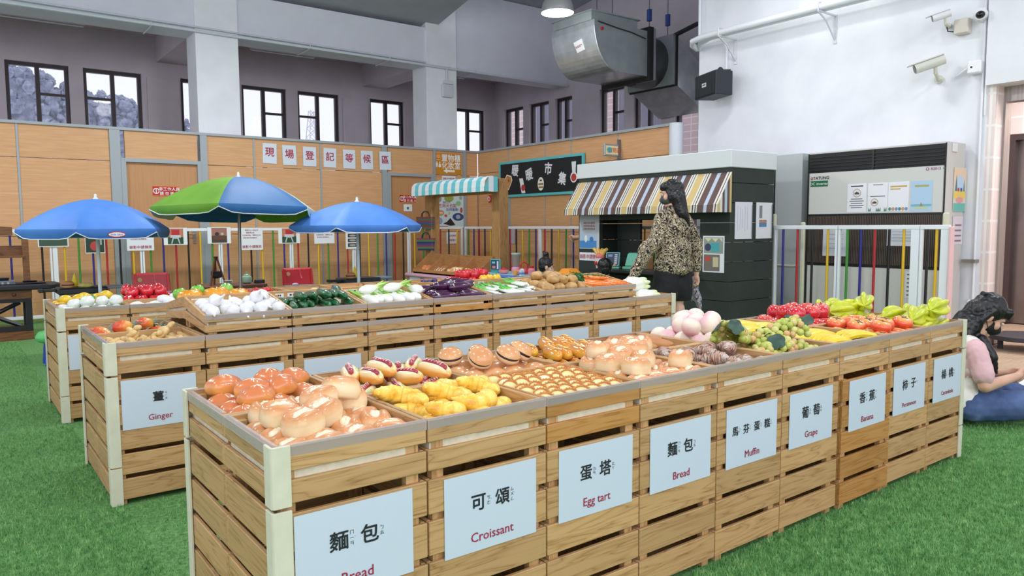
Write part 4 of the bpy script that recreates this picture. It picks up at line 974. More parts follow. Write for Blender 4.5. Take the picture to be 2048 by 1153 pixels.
for (dx, dy, dz, rz, tx, nm) in [(.25, .09, .045, -20, 4, 'in front beside the bananas'), (.08, .13, .045, 200, 0, 'low at the left by the striped pastries'), (.16, .25, .045, 170, 5, 'low at the back of the tray'), (.20, .17, .105, 160, 8, 'heaped on top in the middle'), (.09, .27, .10, 20, -6, 'heaped on top at the back left')]:
    K_grapes.make((r[0]+dx, r[2]+dy, FL+dz), (rad(tx), rad(6), rad(rz)), 'green grape bunch %s' % nm, 'grape bunches over the Grape sign', 1.12)
r = rect1(5, True); pile(K_peach, r, FL, [(.05, 4, 0, 180, 'front line'), (.135, 4, 0, 180, 'second line'), (.22, 4, 0, 180, 'third line'), (.3, 4, 0, 180, 'back line'), (.10, [.04, .16], 0, 180, 'top front line'), (.19, [.09, .21, .31], 0, 180, 'top middle line'), (.28, [.17, .28], 0, 180, 'top back line')], 'pale pink peach', 'white peaches behind the grapes', cap=2.45, tight=.6, sink=.1, tilt=50)
r = rect1(6); pile(K_ban, r, FL, [(.07, 2, -12, 6, 'front line'), (.19, 2, -8, 8, 'middle line'), (.29, 2, -14, 6, 'back line'), (.1, [.13, .25], -15, 6, 'top front line')], 'yellow banana bunch in the front tray', 'bananas over the Banana sign', sink=.25, tilt=3)
r = rect1(6, True); pile(K_ban, r, FL, [(.07, 2, -12, 6, 'front line'), (.2, 2, -8, 8, 'middle line'), (.29, 2, -14, 6, 'back line'), (.13, [.1, .24], -15, 6, 'top front line'), (.25, [.14], -12, 6, 'top of the heap')], 'yellow banana bunch in the rear tray', 'bananas in front of the apples', sink=.25, tilt=3)
r = rect1(7); pile(K_pers, r, FL, [(.05, 4, 0, 180, 'front line'), (.14, 4, 0, 180, 'second line'), (.24, 4, 0, 180, 'third line'), (.3, 3, 0, 180, 'back line'), (.09, [.12, .22, .32], 0, 180, 'top front line', (22, 0)), (.19, [.06, .18, .29], 0, 180, 'top back line', (30, 0))], 'orange persimmon', 'persimmons over the Persimmon sign', cap=2.45, tight=.6, sink=.1, tilt=14)
r = rect1(7, True); pile(K_apple, r, FL, [(.05, 4, 0, 180, 'front line'), (.135, 4, 0, 180, 'second line'), (.22, 4, 0, 180, 'third line'), (.3, 4, 0, 180, 'back line'), (.10, [.04, .15, .25, .32], 0, 180, 'top front line'), (.19, [.1, .22], 0, 180, 'top back line')], 'shiny red apple', 'red apples behind the persimmons', cap=2.45, tight=.6, sink=.1, tilt=16)
for (bk, nm, gp) in ((False, 'yellow star fruit in the front corner tray', 'star fruit over the Carambola sign'), (True, 'yellow star fruit in the rear corner tray', 'star fruit in the rear corner tray')):
    r = rect1(8, bk); pile(K_star, r, FL, [(.06, 2, 10, 12, 'front line'), (.16, 2, 20, 12, 'second line'), (.27, 2, 6, 12, 'back line'), (.11, [.09, .22, .31], 10, 30, 'top front line'), (.23, [.1, .24], 15, 30, 'top back line')], nm, gp, sink=.32, tilt=12, scale=1.12)
# ---- middle counter
r = rectn(X2, Y2, 0); pile(K_ging, r, FL, [(.05, 4, 0, 60, 'front line'), (.14, 4, 40, 60, 'second line'), (.23, 4, 20, 60, 'third line'), (.3, 4, 0, 60, 'back line')], 'knobbly ginger root', 'ginger roots over the Ginger sign', sink=.2, tilt=16)
for (dx, dy, ty, lb) in ((.13, .2, -62, 'ginger root standing on end behind the others'), (.26, .22, -40, 'ginger root leaning up beside the right wall of its tray')):
    K_ging.make((r[0]+dx, r[2]+dy, FL+.062), (0, rad(ty), .4), lb, 'ginger roots over the Ginger sign')
r = rectn(X2, Y2, 0, True); pile(K_pine, r, FL, [(.05, 3, 8, 10, 'front line'), (.13, 3, 4, 10, 'second line'), (.21, 3, 8, 10, 'third line'), (.29, 3, 4, 10, 'back line'), (.12, [.12, .24], 5, 8, 'top line')], 'small red-gold pineapple', 'pineapples behind the ginger', sink=.12, tilt=4)
def sloped(i): 
    z0 = TZ+.13
    return (X2[i]+.018, X2[i+1]-.018, Y2+.017, Y2+CD-.017), (lambda X, Y: z0+.068+(Y-Y2)/CD*.032)
def fill2(i, kd, lines, base, group, **k):
    rc, fl = sloped(i); return pile(kd, rc, fl, lines, base, group, **k)
fill2(1, K_gar, [(.035, 5, 0, 90, 'front line', (120, 0)), (.105, 5, 0, 90, 'second line', (80, 30)), (.175, 5, 0, 90, 'third line', (100, 60)), (.245, 5, 0, 90, 'back line', (-70, 0)), (.12, [.09, .23, .30], 0, 90, 'top line', (80, 30))], 'white garlic bulb', 'garlic bulbs in the sloped tray', cap=2.45, tight=.6, sink=.1, tilt=35)
fill2(2, K_cuc, [(.10, 7, 78, 6, 'front line'), (.24, 7, 80, 8, 'back line'), (.17, [.07, .14, .21, .28], 82, 8, 'top line')], 'dark green cucumber', 'cucumbers in the sloped tray', sink=.14, tilt=4)
fill2(3, K_tur, [(.09, 7, 100, 8, 'front line', (5, 0)), (.20, [.05, .12, .19, .26], 96, 10, 'second line'), (.18, [.06, .2], 30, 25, 'top line')], 'white turnip with green stalk', 'turnips in the sloped tray', sink=.15, tilt=5)
fill2(4, K_egg, [(.05, 2, 5, 8, 'front line'), (.10, 2, 0, 10, 'second line'), (.16, 2, 8, 8, 'third line'), (.22, 2, 0, 10, 'fourth line'), (.28, 2, 5, 10, 'back line'), (.10, [.12, .24], 20, 20, 'top front line'), (.19, [.15, .25], 10, 12, 'top back line'), (.17, [.27], -8, 4, 'peak of the heap')], 'glossy purple eggplant', 'eggplants in the sloped tray', sink=.12, tilt=4)
fill2(5, K_oni, [(.11, 5, 98, 10, 'front line', (3, 0)), (.2, [.05, .13, .21, .29], 100, 14, 'top line')], 'spring onion bunch', 'spring onions in the sloped tray', sink=.15, tilt=4)
fill2(6, K_pot, [(.04, 4, 0, 90, 'front line'), (.12, 4, 0, 90, 'second line'), (.20, 4, 0, 90, 'third line'), (.28, 4, 0, 90, 'back line'), (.09, [.1, .18, .27], 0, 90, 'top front line'), (.19, [.07, .17, .27], 0, 90, 'top back line')], 'shiny brown potato', 'potatoes in the sloped tray', sink=.14, tilt=12)
fill2(7, K_car, [(.09, [.05, .11, .17, .23, .29], -72, 8, 'front line'), (.17, [.09, .16, .23, .30], -66, 8, 'top line')], 'orange carrot with feathery green top', 'carrots in the sloped tray', sink=.12, tilt=3)
r = rectn(X2, Y2, 8); pile(K_napa, r, FL, [(.10, [.20], 12, 4, 'low front of the end tray'), (.24, [.17], 6, 4, 'low back of the end tray'), (.18, [.16], 8, 3, 'top of the end tray')], 'white napa cabbage', 'napa cabbages at the end of the middle counter', sink=.2, tilt=3)
K_ypep.make((r[0]+.045, r[2]+.045, FL+.034), (0, 0, 1), 'yellow pepper at the foot of the napa cabbage', None, .85)
r = rectn(X2, Y2, 8, True); pile(K_napa, r, FL, [(.13, [.16], 8, 4, 'rear tray at the far end'), (.25, [.18], 4, 4, 'back of the rear end tray')], 'white napa cabbage', 'napa cabbages at the end of the middle counter', sink=.2, tilt=3)
z0 = TZ+.13
def back2(i): return (X2[i]+.018, X2[i+1]-.018, Y2+.375+.017, Y2+.375+CD-.017), (lambda X, Y: z0+.100-(Y-Y2-.375)/CD*.032)
for x, y, z, k, lb in ((.435, 2.42, .826, 1.0, 'small orange pumpkin at the left end behind the garlic'), (.565, 2.42, .828, 1.05, 'small orange pumpkin behind the middle of the garlic'), (.685, 2.46, .815, .95, 'small orange pumpkin lowest and furthest right behind the garlic')): K_pum.make((x, y, z), (rad(6), 0, x*9), lb, 'pumpkins behind the garlic', k)
for x, y, z, lb in ((.415, 2.54, .835, 'green guava left of the pumpkins'), (.50, 2.53, .848, 'green guava between the two left pumpkins'), (.645, 2.52, .85, 'green guava right of the pumpkins'), (.56, 2.57, .82, 'green guava low behind the middle pumpkin')): K_gua.make((x, y, z), (.2, .1, x*9), lb, 'guavas behind the garlic')
rc, fl = back2(2); pile(K_mus, rc, fl, [(.04, 6, 0, 90, 'front line'), (.10, 6, 0, 90, 'second line'), (.17, 6, 0, 90, 'third line')], 'pale cream mushroom', 'mushrooms behind the cucumbers', sink=.1)
# ---- rear counter
def fill3(i, bk, kd, lines, base, group, **k): return pile(kd, rectn(X3, Y3, i, bk), FL, lines, base, group, **k)
fill3(0, False, K_bok, [(.05, 4, 0, 60, 'front line'), (.14, 4, 0, 60, 'second line'), (.24, 4, 0, 60, 'back line'), (.1, [.05, .13, .22, .3], 0, 60, 'top line')], 'white bok choy', 'bok choy on the rear counter', sink=.12, tilt=20)
fill3(0, True, K_lem, [(.05, 4, 0, 60, 'front line'), (.14, 4, 0, 60, 'second line'), (.24, 4, 0, 60, 'back line'), (.1, [.06, .15, .24, .31], 0, 60, 'top front line'), (.2, [.09, .19, .28], 0, 60, 'top back line')], 'yellow lemon', 'lemons on the rear counter', sink=.12, tilt=10)
fill3(1, False, K_rad, [(.05, 3, 10, 30, 'front line'), (.13, 3, 0, 40, 'second line'), (.22, 3, 0, 40, 'back line'), (.1, [.15, .22, .28], 0, 30, 'top front line'), (.12, [.2, .31], 10, 30, 'peak of the heap')], 'plain white radish', 'radishes on the rear counter', sink=.12, tilt=14)
fill3(1, True, K_rpep, [(.06, 4, 0, 60, 'front line'), (.16, 4, 0, 60, 'second line'), (.26, 4, 0, 60, 'back line'), (.11, [.10, .19, .28], 0, 60, 'top front line'), (.2, [.08, .17, .26], 0, 60, 'top back line')], 'glossy red pepper', 'red peppers on the rear counter', cap=2.45, tight=.6, sink=.1, tilt=20)
fill3(2, False, K_gua, [(.06, 4, 0, 60, 'front line'), (.2, 4, 0, 60, 'back line')], 'green guava on the rear counter', 'guavas on the rear counter', sink=.1)
fill3(3, True, K_tom, [(.05, 5, 0, 60, 'front line'), (.12, 5, 0, 60, 'second line'), (.19, 5, 0, 60, 'third line'), (.27, 5, 0, 60, 'back line'), (.09, [.08, .16, .24], 0, 60, 'top front line'), (.2, [.10, .2, .28], 0, 60, 'top back line')], 'small red tomato', 'tomatoes on the rear counter', sink=.1)
fill3(3, False, K_oni2, [(.1, 6, 0, 60, 'front line'), (.18, 6, 0, 60, 'second line'), (.27, 6, 0, 60, 'back line')], 'small pale onion', 'onions on the rear counter', sink=.1)
fill3(4, True, K_nut, [(.1, 5, 0, 60, 'front line'), (.2, 5, 0, 60, 'back line')], 'brown walnut', 'walnuts on the rear counter', sink=.1)
fill3(5, True, K_shr, [(.08, 5, 20, 60, 'front line'), (.15, 5, 20, 60, 'second line'), (.23, 5, 20, 60, 'third line'), (.29, 5, 20, 60, 'back line'), (.2, [.05, .13, .21, .29], 10, 60, 'top line')], 'striped orange shrimp', 'shrimps on the rear counter', sink=.1)
fill3(6, True, K_pea, [(.16, 6, 0, 60, 'front line'), (.22, 6, 0, 60, 'second line'), (.28, 6, 0, 60, 'back line')], 'green pea pod', 'peas on the rear counter', sink=.1)
fill3(7, True, K_plum, [(.1, [.02, .06, .1, .14, .18], 0, 60, 'front line'), (.16, [.02, .06, .1, .14, .18], 0, 60, 'second line'), (.13, [.04, .08, .12, .16], 0, 60, 'top line')], 'dark purple plum', 'plums on the rear counter', sink=.1)
fill3(8, False, K_ypep, [(.12, 4, 0, 60, 'front line'), (.22, 4, 0, 60, 'back line'), (.17, [.04, .12, .2], 0, 60, 'top line')], 'yellow pepper on the rear counter', 'yellow peppers on the rear counter', sink=.1)
fill3(8, True, K_pom, [(.06, 4, 0, 60, 'front line'), (.16, 4, 0, 60, 'second line'), (.26, 4, 0, 60, 'back line'), (.12, [.05, .15, .25, .33], 0, 60, 'top front line'), (.22, [.1, .2, .3], 0, 60, 'top back line')], 'red pomegranate', 'pomegranates on the rear counter', cap=2.45, tight=.6, sink=.1)
for kd in KINDS:
    for p in kd.pool: drop_tree(p)
    kd.pool = []
# ================================================================== FENCE, SIGNS, PLAY FURNITURE, MACHINES
WHITE = flat((232, 236, 242), .35)
BARC = [(176, 34, 40), (22, 20, 24), (222, 178, 34), (58, 140, 50), (40, 38, 130)]
BCNT = [0]
def fence(label, p0, p1, nb, wide=(0, 0), h=1.165, first=None):
    """white panel with coloured bars from p0 to p1 (x, y)"""
    d = V((p1[0]-p0[0], p1[1]-p0[1], 0)); L_ = d.length; t = thing('fence_panel', label, 'fence', (p0[0], p0[1], 0), math.atan2(d.y, d.x), 'rainbow fence panels')
    f = MB().box(0, L_, -.02, .02, h-.04, h).box(.03, L_-.03, -.016, .016, .06, .10)
    wl, wr = .022+wide[0], .022+wide[1]
    f.box(0, wl, -.018, .018, 0, h-.04).box(L_-wr, L_, -.018, .018, 0, h-.04).build('frame', WHITE, t, bevel=.003)
    if first is not None: BCNT[0] = first
    for k in range(nb):
        x = wl+(L_-wl-wr)*(k+.5+(.0))/nb
        MB().cyl((x, 0, .10), (x, 0, h-.04), .0125, n=10).build('bar', flat(BARC[BCNT[0] % 5], .4), t, smooth=True); BCNT[0] += 1
    return t
FX = [-1.52, -.51, .511, 1.533, 2.541, 3.566, 4.575, 5.56, 6.62]
FLB = ['rainbow-barred fence panel outside the left picture edge', 'rainbow-barred fence panel behind the black play kitchen', 'rainbow-barred fence panel behind the left blue parasol', 'rainbow-barred fence panel in front of the first door',
       'rainbow-barred fence panel behind the green and blue parasol', 'rainbow-barred fence panel behind the second red grill', 'rainbow-barred fence panel between right blue parasol and second door', 'rainbow-barred fence panel behind the bread stall']
for i in range(8): fence(FLB[i], (FX[i]+.004, 9.3), (FX[i+1]-.004, 9.3), 6, (.03 if i == 2 else 0, 0), first=0 if i == 0 else None)
SY = [(9.27, 8.25, 'rainbow-barred fence panel right of the bread stall post'), (8.24, 7.22, 'rainbow-barred fence panel behind the child with the bun'), (7.21, 6.2, 'rainbow-barred fence panel just left of the dark playhouse'), (6.19, 5.2, 'rainbow-barred fence panel hidden behind the playhouse corner'), (5.19, 4.17, 'rainbow-barred fence panel seen through the playhouse window'), (4.16, 3.16, 'rainbow-barred fence panel behind the playhouse counter end')]
for a, b_, lb in SY: fence(lb, (6.66, a), (6.66, b_), 6)
fence('rainbow-barred fence panel in front of the grey board and fan unit', (6.6, 3.15), (6.6, 2.43), 4, first=4)
fence('rainbow-barred fence panel in front of the air conditioner', (6.6, 2.42), (6.6, 1.64), 5, (0, .05), first=3)
fence('narrow fence panel with a black and a yellow bar by the white wall', (6.6, 1.63), (6.6, 1.38), 2, (0, .05), first=1)
tag(MB().box(6.56, 6.63, 1.352, 1.376, .1, 1.15).build('pink_foam_strip', flat((232, 190, 192), .7), bevel=.006), 'pink foam strip on the end post of the fence', 'foam guard')

# ---- papers hung on the fence and partition
def pic(label, x0, z1, x1, z0, y=9.268, kind_=0):
    w, h = x1-x0, z1-z0; t = sheet('photo_sheet', label, 'paper sign', ((x0+x1)/2, y, (z0+z1)/2), FACE_FRONT, w, h, (232, 234, 238), group='sheets hung on the back fence')
    if kind_ == 1: prints(t, [('r', 0, 0, w*.66, h*.9, (40, 74, 44)), ('r', 0, h*.2, w*.66, h*.5, (196, 120, 96)), ('r', 0, h*.22, w*.34, h*.34, (190, 40, 44)), ('r', 0, -.0, w*.44, h*.16, (196, 200, 206)), ('p', 0, -h*.24, w*.4, h*.36, (186, 192, 198), [(-.3, .5), (.3, .5), (.5, -.5), (.36, -.5), (.2, .3), (-.2, .3), (-.36, -.5), (-.5, -.5)])])
    if kind_ == 2: prints(t, [('r', 0, 0, w*.66, h*.9, (70, 60, 52)), ('r', 0, h*.2, w*.66, h*.46, (164, 110, 96)), ('r', 0, -.03, w*.5, h*.26, (104, 62, 44)), ('e', -.03, .02, .06, .05, (50, 46, 48)), ('e', .04, .02, .04, .04, (180, 184, 176))])
    if kind_ == 3: prints(t, [('r', 0, 0, w*.92, h*.9, (60, 84, 66)), ('e', 0, h*.1, w*.6, h*.4, (104, 120, 150))])
    if kind_ == 4: prints(t, [('r', 0, 0, w*.94, h*.94, (40, 58, 42)), ('e', 0, -h*.2, w*.5, h*.4, (186, 62, 58)), ('r', w*.3, h*.1, w*.1, h*.5, (150, 160, 170))])
    if kind_ == 5:
        for k in range(4): prints(t, [('r', 0, h*.34-k*h*.22, w*.7, h*.17, (62, 64, 62)), ('e', 0, h*.34-k*h*.22, w*.5, h*.09, (176, 170, 160))])
    return t
pic('landscape photo sheet under the left edge of the left blue parasol', .362, 1.16, .69, .946, kind_=3)
pic('dark photo sheet behind the pole of the left blue parasol', .87, 1.16, 1.093, .855, kind_=4)
pic('photo sheet of a red toy grill by the first door', 1.799, 1.174, 2.101, .941, kind_=1)
pic('photo sheet of a brown play table by the door frame', 2.366, 1.178, 2.683, .95, kind_=2)
pic('photo sheet of a red toy grill above the second grill', 3.365, 1.165, 3.691, .932, kind_=1)
pic('narrow sheet with four small dark photos beside the parasol pole', 4.428, 1.165, 4.657, .827, kind_=5)
MAG = (168, 46, 66)
def rules(label, x0, z1, x1, z0, big):
    w, h = x1-x0, z1-z0; t = sheet('rule_sheet', label, 'paper sign', ((x0+x1)/2, 9.268, (z0+z1)/2), FACE_FRONT, w, h, (230, 232, 238), group='sheets hung on the back fence')
    for k, s in enumerate(['親愛的大小朋友們', '請愛惜玩具', '玩具使用後，請歸位以供', '其他朋友使用歡迎。']): letter(t, s, .024, -.02 if k % 2 else 0, h/2-.035-k*.036, (150, 60, 70), .006)
    if big: letter(t, '錄影中請微笑', .046, 0, -h/2+.045, MAG, .012)
rules('rule sheet half hidden by the left blue parasol', 1.351, 1.17, 1.676, .876, True)
rules('rule sheet with red characters behind the tall parasol pole', 2.816, 1.168, 3.134, .851, True)
rules('short rule sheet above the right blue parasol edge', 3.917, 1.161, 4.241, .921, False)
t = sheet('notice_sheet', 'white notice with red characters on the partition behind the fence', 'paper sign', (6.72, 9.79, .965), FACE_FRONT, .24, .21)
letter(t, '玩具請歸', .042, 0, .04, (200, 60, 84), .008); letter(t, '隨看護好', .042, 0, -.04, (200, 60, 84), .008)
sheet('blank_sheet', 'pale blank sheet hung on the right partition behind the fence', 'paper sign', (7.285, 8.85, 1.0), FACE_LEFT, .36, .27, (196, 186, 196))
# ---- the seven big character sheets
for ch, x0, z1, od in zip('現場登記等候區', (3.351, 3.658, 3.984, 4.321, 4.653, 4.969, 5.296), (2.445, 2.434, 2.43, 2.427, 2.422, 2.423, 2.425), ORD):
    t = sheet('character_sheet', 'white sheet with one red character, %s of the seven in the row' % od, 'paper sign', (x0+.108, 9.788 if x0 < 5.2 else 9.772, z1-.153), (PI/2, rad(RND.uniform(-1.4, 1.4)), 0), .215, .303, (214, 222, 234), group='red character sheets on the partition')
    letter(t, ch, .145, 0, .02, (170, 48, 72), .02)
t = sheet('direction_sign', 'orange direction sign with white arrow and toilet figures', 'sign', (6.653, 9.79, 2.277), FACE_FRONT, .56, .362, (206, 138, 28))
letter(t, '置物櫃', .135, .065, .105, (244, 244, 244), .016); letter(t, '化妝室', .135, .065, -.025, (244, 244, 244), .016)
prints(t, [('p', .02, -.125, .24, .085, (244, 244, 244), [(-.5, 0), (-.16, .5), (-.16, .22), (.5, .22), (.5, -.22), (-.16, -.22), (-.16, -.5)]), ('r', -.2, .11, .085, .09, (238, 160, 96)), ('r', -.222, .09, .03, .012, (90, 60, 40)), ('r', -.18, .09, .03, .012, (90, 60, 40)),
           ('e', -.232, .022, .026, .026, (244, 244, 244)), ('p', -.232, -.03, .05, .07, (244, 244, 244), [(-.5, .5), (.5, .5), (.2, -.5), (-.2, -.5)]), ('e', -.172, .022, .026, .026, (244, 244, 244)), ('p', -.172, -.03, .056, .07, (244, 244, 244), [(-.2, .5), (.2, .5), (.5, -.3), (.2, -.5), (-.2, -.5), (-.5, -.3)])], 'symbols')
t = sheet('notice_sheet', 'white notice just below the orange direction sign', 'paper sign', (6.667, 9.79, 1.966), FACE_FRONT, .29, .2)
letter(t, '錄影中請微笑', .042, 0, .05, MAG, .008)
def staff(label, cx, cz, y, w, h, rot=FACE_FRONT):
    t = sheet('staff_only_sign', label, 'sign', (cx, y, cz), rot, w, h, (186, 26, 34), th=.004)
    prints(t, [('r', 0, h*.47, w, h*.06, (226, 150, 40)), ('r', 0, -h*.47, w, h*.06, (226, 150, 40)), ('e', -w*.37, 0, h*.56, h*.56, (236, 236, 236)), ('e', -w*.37, 0, h*.42, h*.42, (186, 26, 34)), ('r', -w*.37, 0, h*.08, h*.4, (236, 236, 236))], 'symbol')
    if w > .2:
        letter(t, '非工作人員', h*.36, w*.13, h*.2, (240, 236, 236), .012, sx=1.05); letter(t, '請 勿 進 入', h*.36, w*.13, -h*.22, (240, 236, 236), .012)
    return t
staff('red staff only sign on the first door, cut by the green parasol', 1.975, 1.69, 9.81, .345, .148)
staff('red staff only sign on the second door', 5.84, 1.65, 9.81, .31, .142)
staff('small red prohibition sign beside the stall post', 9.4, 1.65, 9.81, .1, .15).location = (7.288, 9.4, 1.66)
bpy.data.objects['staff_only_sign.002'].rotation_euler = FACE_LEFT
t = sheet('notice_card', 'white card with small black square on the second door', 'card', (5.84, 9.81, 1.493), FACE_FRONT, .165, .12); prints(t, [('r', 0, -.005, .04, .04, (40, 52, 52)), ('r', 0, -.005, .014, .014, (150, 170, 170))])
t = sheet('poster', 'large white play poster with cartoon photos beside the second door', 'poster', (6.66, 9.785, 1.44), FACE_FRONT, .62, .585, (206, 222, 228))
prints(t, [('e', -.22, .21, .13, .11, (150, 150, 120)), ('e', 0, .23, .2, .13, (150, 168, 76)), ('e', .25, .24, .07, .07, (150, 176, 170)), ('e', .2, .14, .11, .09, (140, 196, 130)), ('e', -.2, -.03, .2, .11, (208, 150, 104)), ('r', -.2, -.03, .14, .02, (240, 226, 200)), ('e', .19, -.1, .24, .14, (58, 74, 128)), ('e', .19, -.1, .1, .08, (170, 176, 196)),
           ('p', .0, -.19, .26, .14, (46, 36, 44), [(-.5, -.2), (-.2, .0), (.1, .5), (.5, -.4), (.1, -.5)]), ('e', -.07, -.08, .06, .05, (190, 80, 80)), ('e', -.2, -.17, .12, .12, (150, 160, 190)), ('e', .26, .02, .06, .1, (196, 90, 70)), ('e', .0, -.04, .05, .05, (190, 204, 90)), ('r', -.14, -.27, .24, .012, (170, 50, 60))])
letter(t, '在雨天也能', .075, -.03, .10, (176, 52, 70), .012); letter(t, '玩得盡興!', .062, .07, .03, (70, 84, 150), .01); letter(t, '親愛子們', .04, -.05, .16, (120, 70, 70), .004)
# ---- blackboard sign and hanging shoe sign
t = thing('market_sign', 'black market signboard with turquoise frame and white characters', 'sign', (7.262, 7.985, 1.972), FACE_LEFT)
fw, fh = 2.18, .61
MB().box(-fw/2+.04, fw/2-.04, -fh/2+.04, fh/2-.04, -.02, .004).build('board', flat((24, 26, 30), .7), t)
MB().box(-fw/2, fw/2, fh/2-.04, fh/2, -.02, .012).box(-fw/2, fw/2, -fh/2, -fh/2+.04, -.02, .012).box(-fw/2, -fw/2+.04, -fh/2+.04, fh/2-.04, -.02, .012).box(fw/2-.04, fw/2, -fh/2+.04, fh/2-.04, -.02, .012).build('frame', flat((92, 190, 196), .5), t)
for ch, x, y, rz in (('暖', -.628, .144, -8), ('暖', -.245, .055, 12), ('市', .247, .123, -6), ('集', .59, -.055, -14)): letter(t, ch, .205, x, y, (228, 230, 236), .028, z=.006, rotz=rad(rz), sx=.95)
prints(t, [('p', -.843, -.048, .26, .27, (240, 240, 236), [(-.5, 0), (-.1, .5), (.4, .38), (.5, .1), (.1, -.5), (-.4, -.35)]), ('p', -.843, -.048, .22, .23, (196, 128, 60), [(-.5, 0), (-.1, .5), (.4, .38), (.5, .1), (.1, -.5), (-.4, -.35)]), ('r', -.85, -.02, .10, .04, (150, 70, 36)), ('r', -.85, -.08, .08, .04, (226, 160, 70)),
           ('p', -.436, -.126, .17, .25, (236, 240, 242), [(-.5, .5), (.1, .5), (.5, -.5), (-.1, -.5)]), ('e', -.41, -.16, .11, .11, (186, 56, 60)), ('e', .056, -.116, .16, .22, (240, 238, 226)), ('r', .056, -.12, .13, .03, (150, 116, 70)), ('r', .056, -.17, .12, .025, (150, 116, 70)), ('e', .056, -.06, .06, .03, (60, 60, 60)),
           ('e', .86, -.05, .16, .17, (232, 240, 240)), ('p', .86, .07, .13, .24, (226, 234, 238), [(-.2, -.5), (-.4, .5), (.4, .5), (.3, -.5)]), ('e', .86, -.055, .12, .12, (196, 60, 56))], 'food_picture', z=.0045)
t = thing('shoe_area_sign', 'small grey hanging sign with shoe picture on a bracket', 'sign', (7.13, 6.17, 2.245), (0, 0, 0))
MB().box(-.16, .12, -.02, .02, -.085, .085).build('panel_frame', flat((160, 168, 174), .4, .3), t, bevel=.008)
pl = MB().box(-.14, .10, -.0215, -.0205, -.06, .06).build('face', flat((238, 232, 190), .5), t)
q = thing('x', 'x', 'x'); q.rotation_euler = FACE_FRONT
for o in [letter(q, '置鞋區', .075, .035, 0, (206, 92, 40), .012, z=.0225), prints(q, [('e', -.085, .012, .09, .05, (70, 176, 200)), ('r', -.10, -.015, .025, .04, (70, 176, 200)), ('r', -.07, -.015, .025, .04, (70, 176, 200))], 'shoe_picture', z=.0222)]:
    o.parent = pl; o.rotation_euler = FACE_FRONT; o.location = (o.location.x, -.0225, 0)
bpy.data.objects.remove(q)
MB().box(.12, .165, -.014, .014, -.15, .16).build('bracket', flat((120, 128, 134), .4, .5), t)

# ---- parasols
def parasol(x, y, R_, rim, top, cols, a0, label, polec, vdrop=.075, logo=False):
    n = len(cols); t = thing('parasol', label, 'parasol', (x, y, 0), 0, 'market parasols')
    mats = []; b = MB(); NR, NT = 7, 8
    for g in range(n):
        mt = noisy('parasol_cloth_%d_%d_%d' % cols[g], [(.3, tuple(max(0, v-10) for v in cols[g])), (.7, tuple(min(255, v+8) for v in cols[g]))], 3, .6, bump=.15, bscale=18)
        if mt not in mats: mats.append(mt)
        b.mi = mats.index(mt); vs = []
        for i in range(NR+2):
            for j in range(NT+1):
                u = j/NT; a = rad(a0)+2*PI*(g+u)/n
                if i <= NR:
                    q = .03+.97*i/NR; sag = math.sin(PI*u); chord = 1/ (math.cos((u-.5)*2*PI/n)/math.cos(PI/n)) ; cr = (1-q)*1+q*(math.cos(PI/n)/math.cos((u-.5)*2*PI/n))
                    r = R_*q*cr*(1+.0*sag); z = top-(top-rim)*q**1.75-.018*sag*q*(1-q)*2
                else:
                    cr = math.cos(PI/n)/math.cos((u-.5)*2*PI/n); r = R_*cr*1.006; z = rim-vdrop*(.35+.65*min(1, math.sin(PI*u)*2.2))
                vs.append((r*math.cos(a), r*math.sin(a), z))
        fs = [(i*(NT+1)+j, i*(NT+1)+j+1, (i+1)*(NT+1)+j+1, (i+1)*(NT+1)+j) for i in range(NR+1) for j in range(NT)]
        b._add(vs, fs)
    bmesh.ops.remove_doubles(b.bm, verts=b.bm.verts, dist=.0008)
    cp = b.build('canopy', mats, t, smooth=True, angle=35)
    so = cp.modifiers.new('cloth', 'SOLIDIFY'); so.thickness = .002; so.offset = -1
    eb = MB()
    for g in range(n):
        pts = []
        for j in range(NT+1):
            u = j/NT; a = rad(a0)+2*PI*(g+u)/n; cr = math.cos(PI/n)/math.cos((u-.5)*2*PI/n); pts.append((R_*cr*1.008*math.cos(a), R_*cr*1.008*math.sin(a), rim-vdrop*(.35+.65*min(1, math.sin(PI*u)*2.2))))
        eb.tube(pts, .004, 5)
    eb.build('white_hem', WHITE, cp, smooth=True)
    MB().cyl((0, 0, .01), (0, 0, top-.01), .016, n=12).build('pole', polec, t, smooth=True)
    MB().lathe([(.024, top-.012), (.022, top+.004), (.012, top+.012), (.012, top+.034), (.006, top+.044), (0.0005, top+.046)], 14).build('finial', WHITE, t, smooth=True)
    for g in range(n):
        a = rad(a0)+2*PI*g/n; MB().tube([(R_*q*math.cos(a), R_*q*math.sin(a), top-(top-rim)*q**1.75-.01) for q in (.04, .3, .6, .97)], .004, 5).build('rib', WHITE, t)
    MB().lathe([(.16, 0), (.16, .03), (.03, .06), (.02, .16), (.017, .16)], 20).build('base', flat((60, 66, 74), .5), t, smooth=True)
    return t
BL = (74, 134, 218)
u1 = parasol(.56, 6.1, .635, 1.17, 1.44, [BL]*6, -112, 'plain blue parasol at the left with a small red logo', flat((206, 216, 226), .4), vdrop=.085)
lg = thing('x', 'x', 'x'); a = rad(-83); fc = (.56, 6.1)
bx = MB().poly([(.075*math.cos(k*PI/10)*(1 if abs(math.cos(k*PI/10)) < .7 else .95), .026*math.sin(k*PI/10)) for k in range(20)], -.002, .001).build('logo_patch', flat((186, 44, 52), .5), u1); bx.location = (.635*.875*math.cos(a), .635*.875*math.sin(a)-.004, 1.122); bx.rotation_euler = (PI/2, 0, a+PI/2)
MB().poly([(.064*math.cos(k*PI/10), .018*math.sin(k*PI/10)) for k in range(20)], .001, .0016).build('logo_field', WHITE, bx); letter(bx, 'little tikes', .024, 0, 0, (60, 90, 170), .006, z=.0022)
bpy.data.objects.remove(lg)
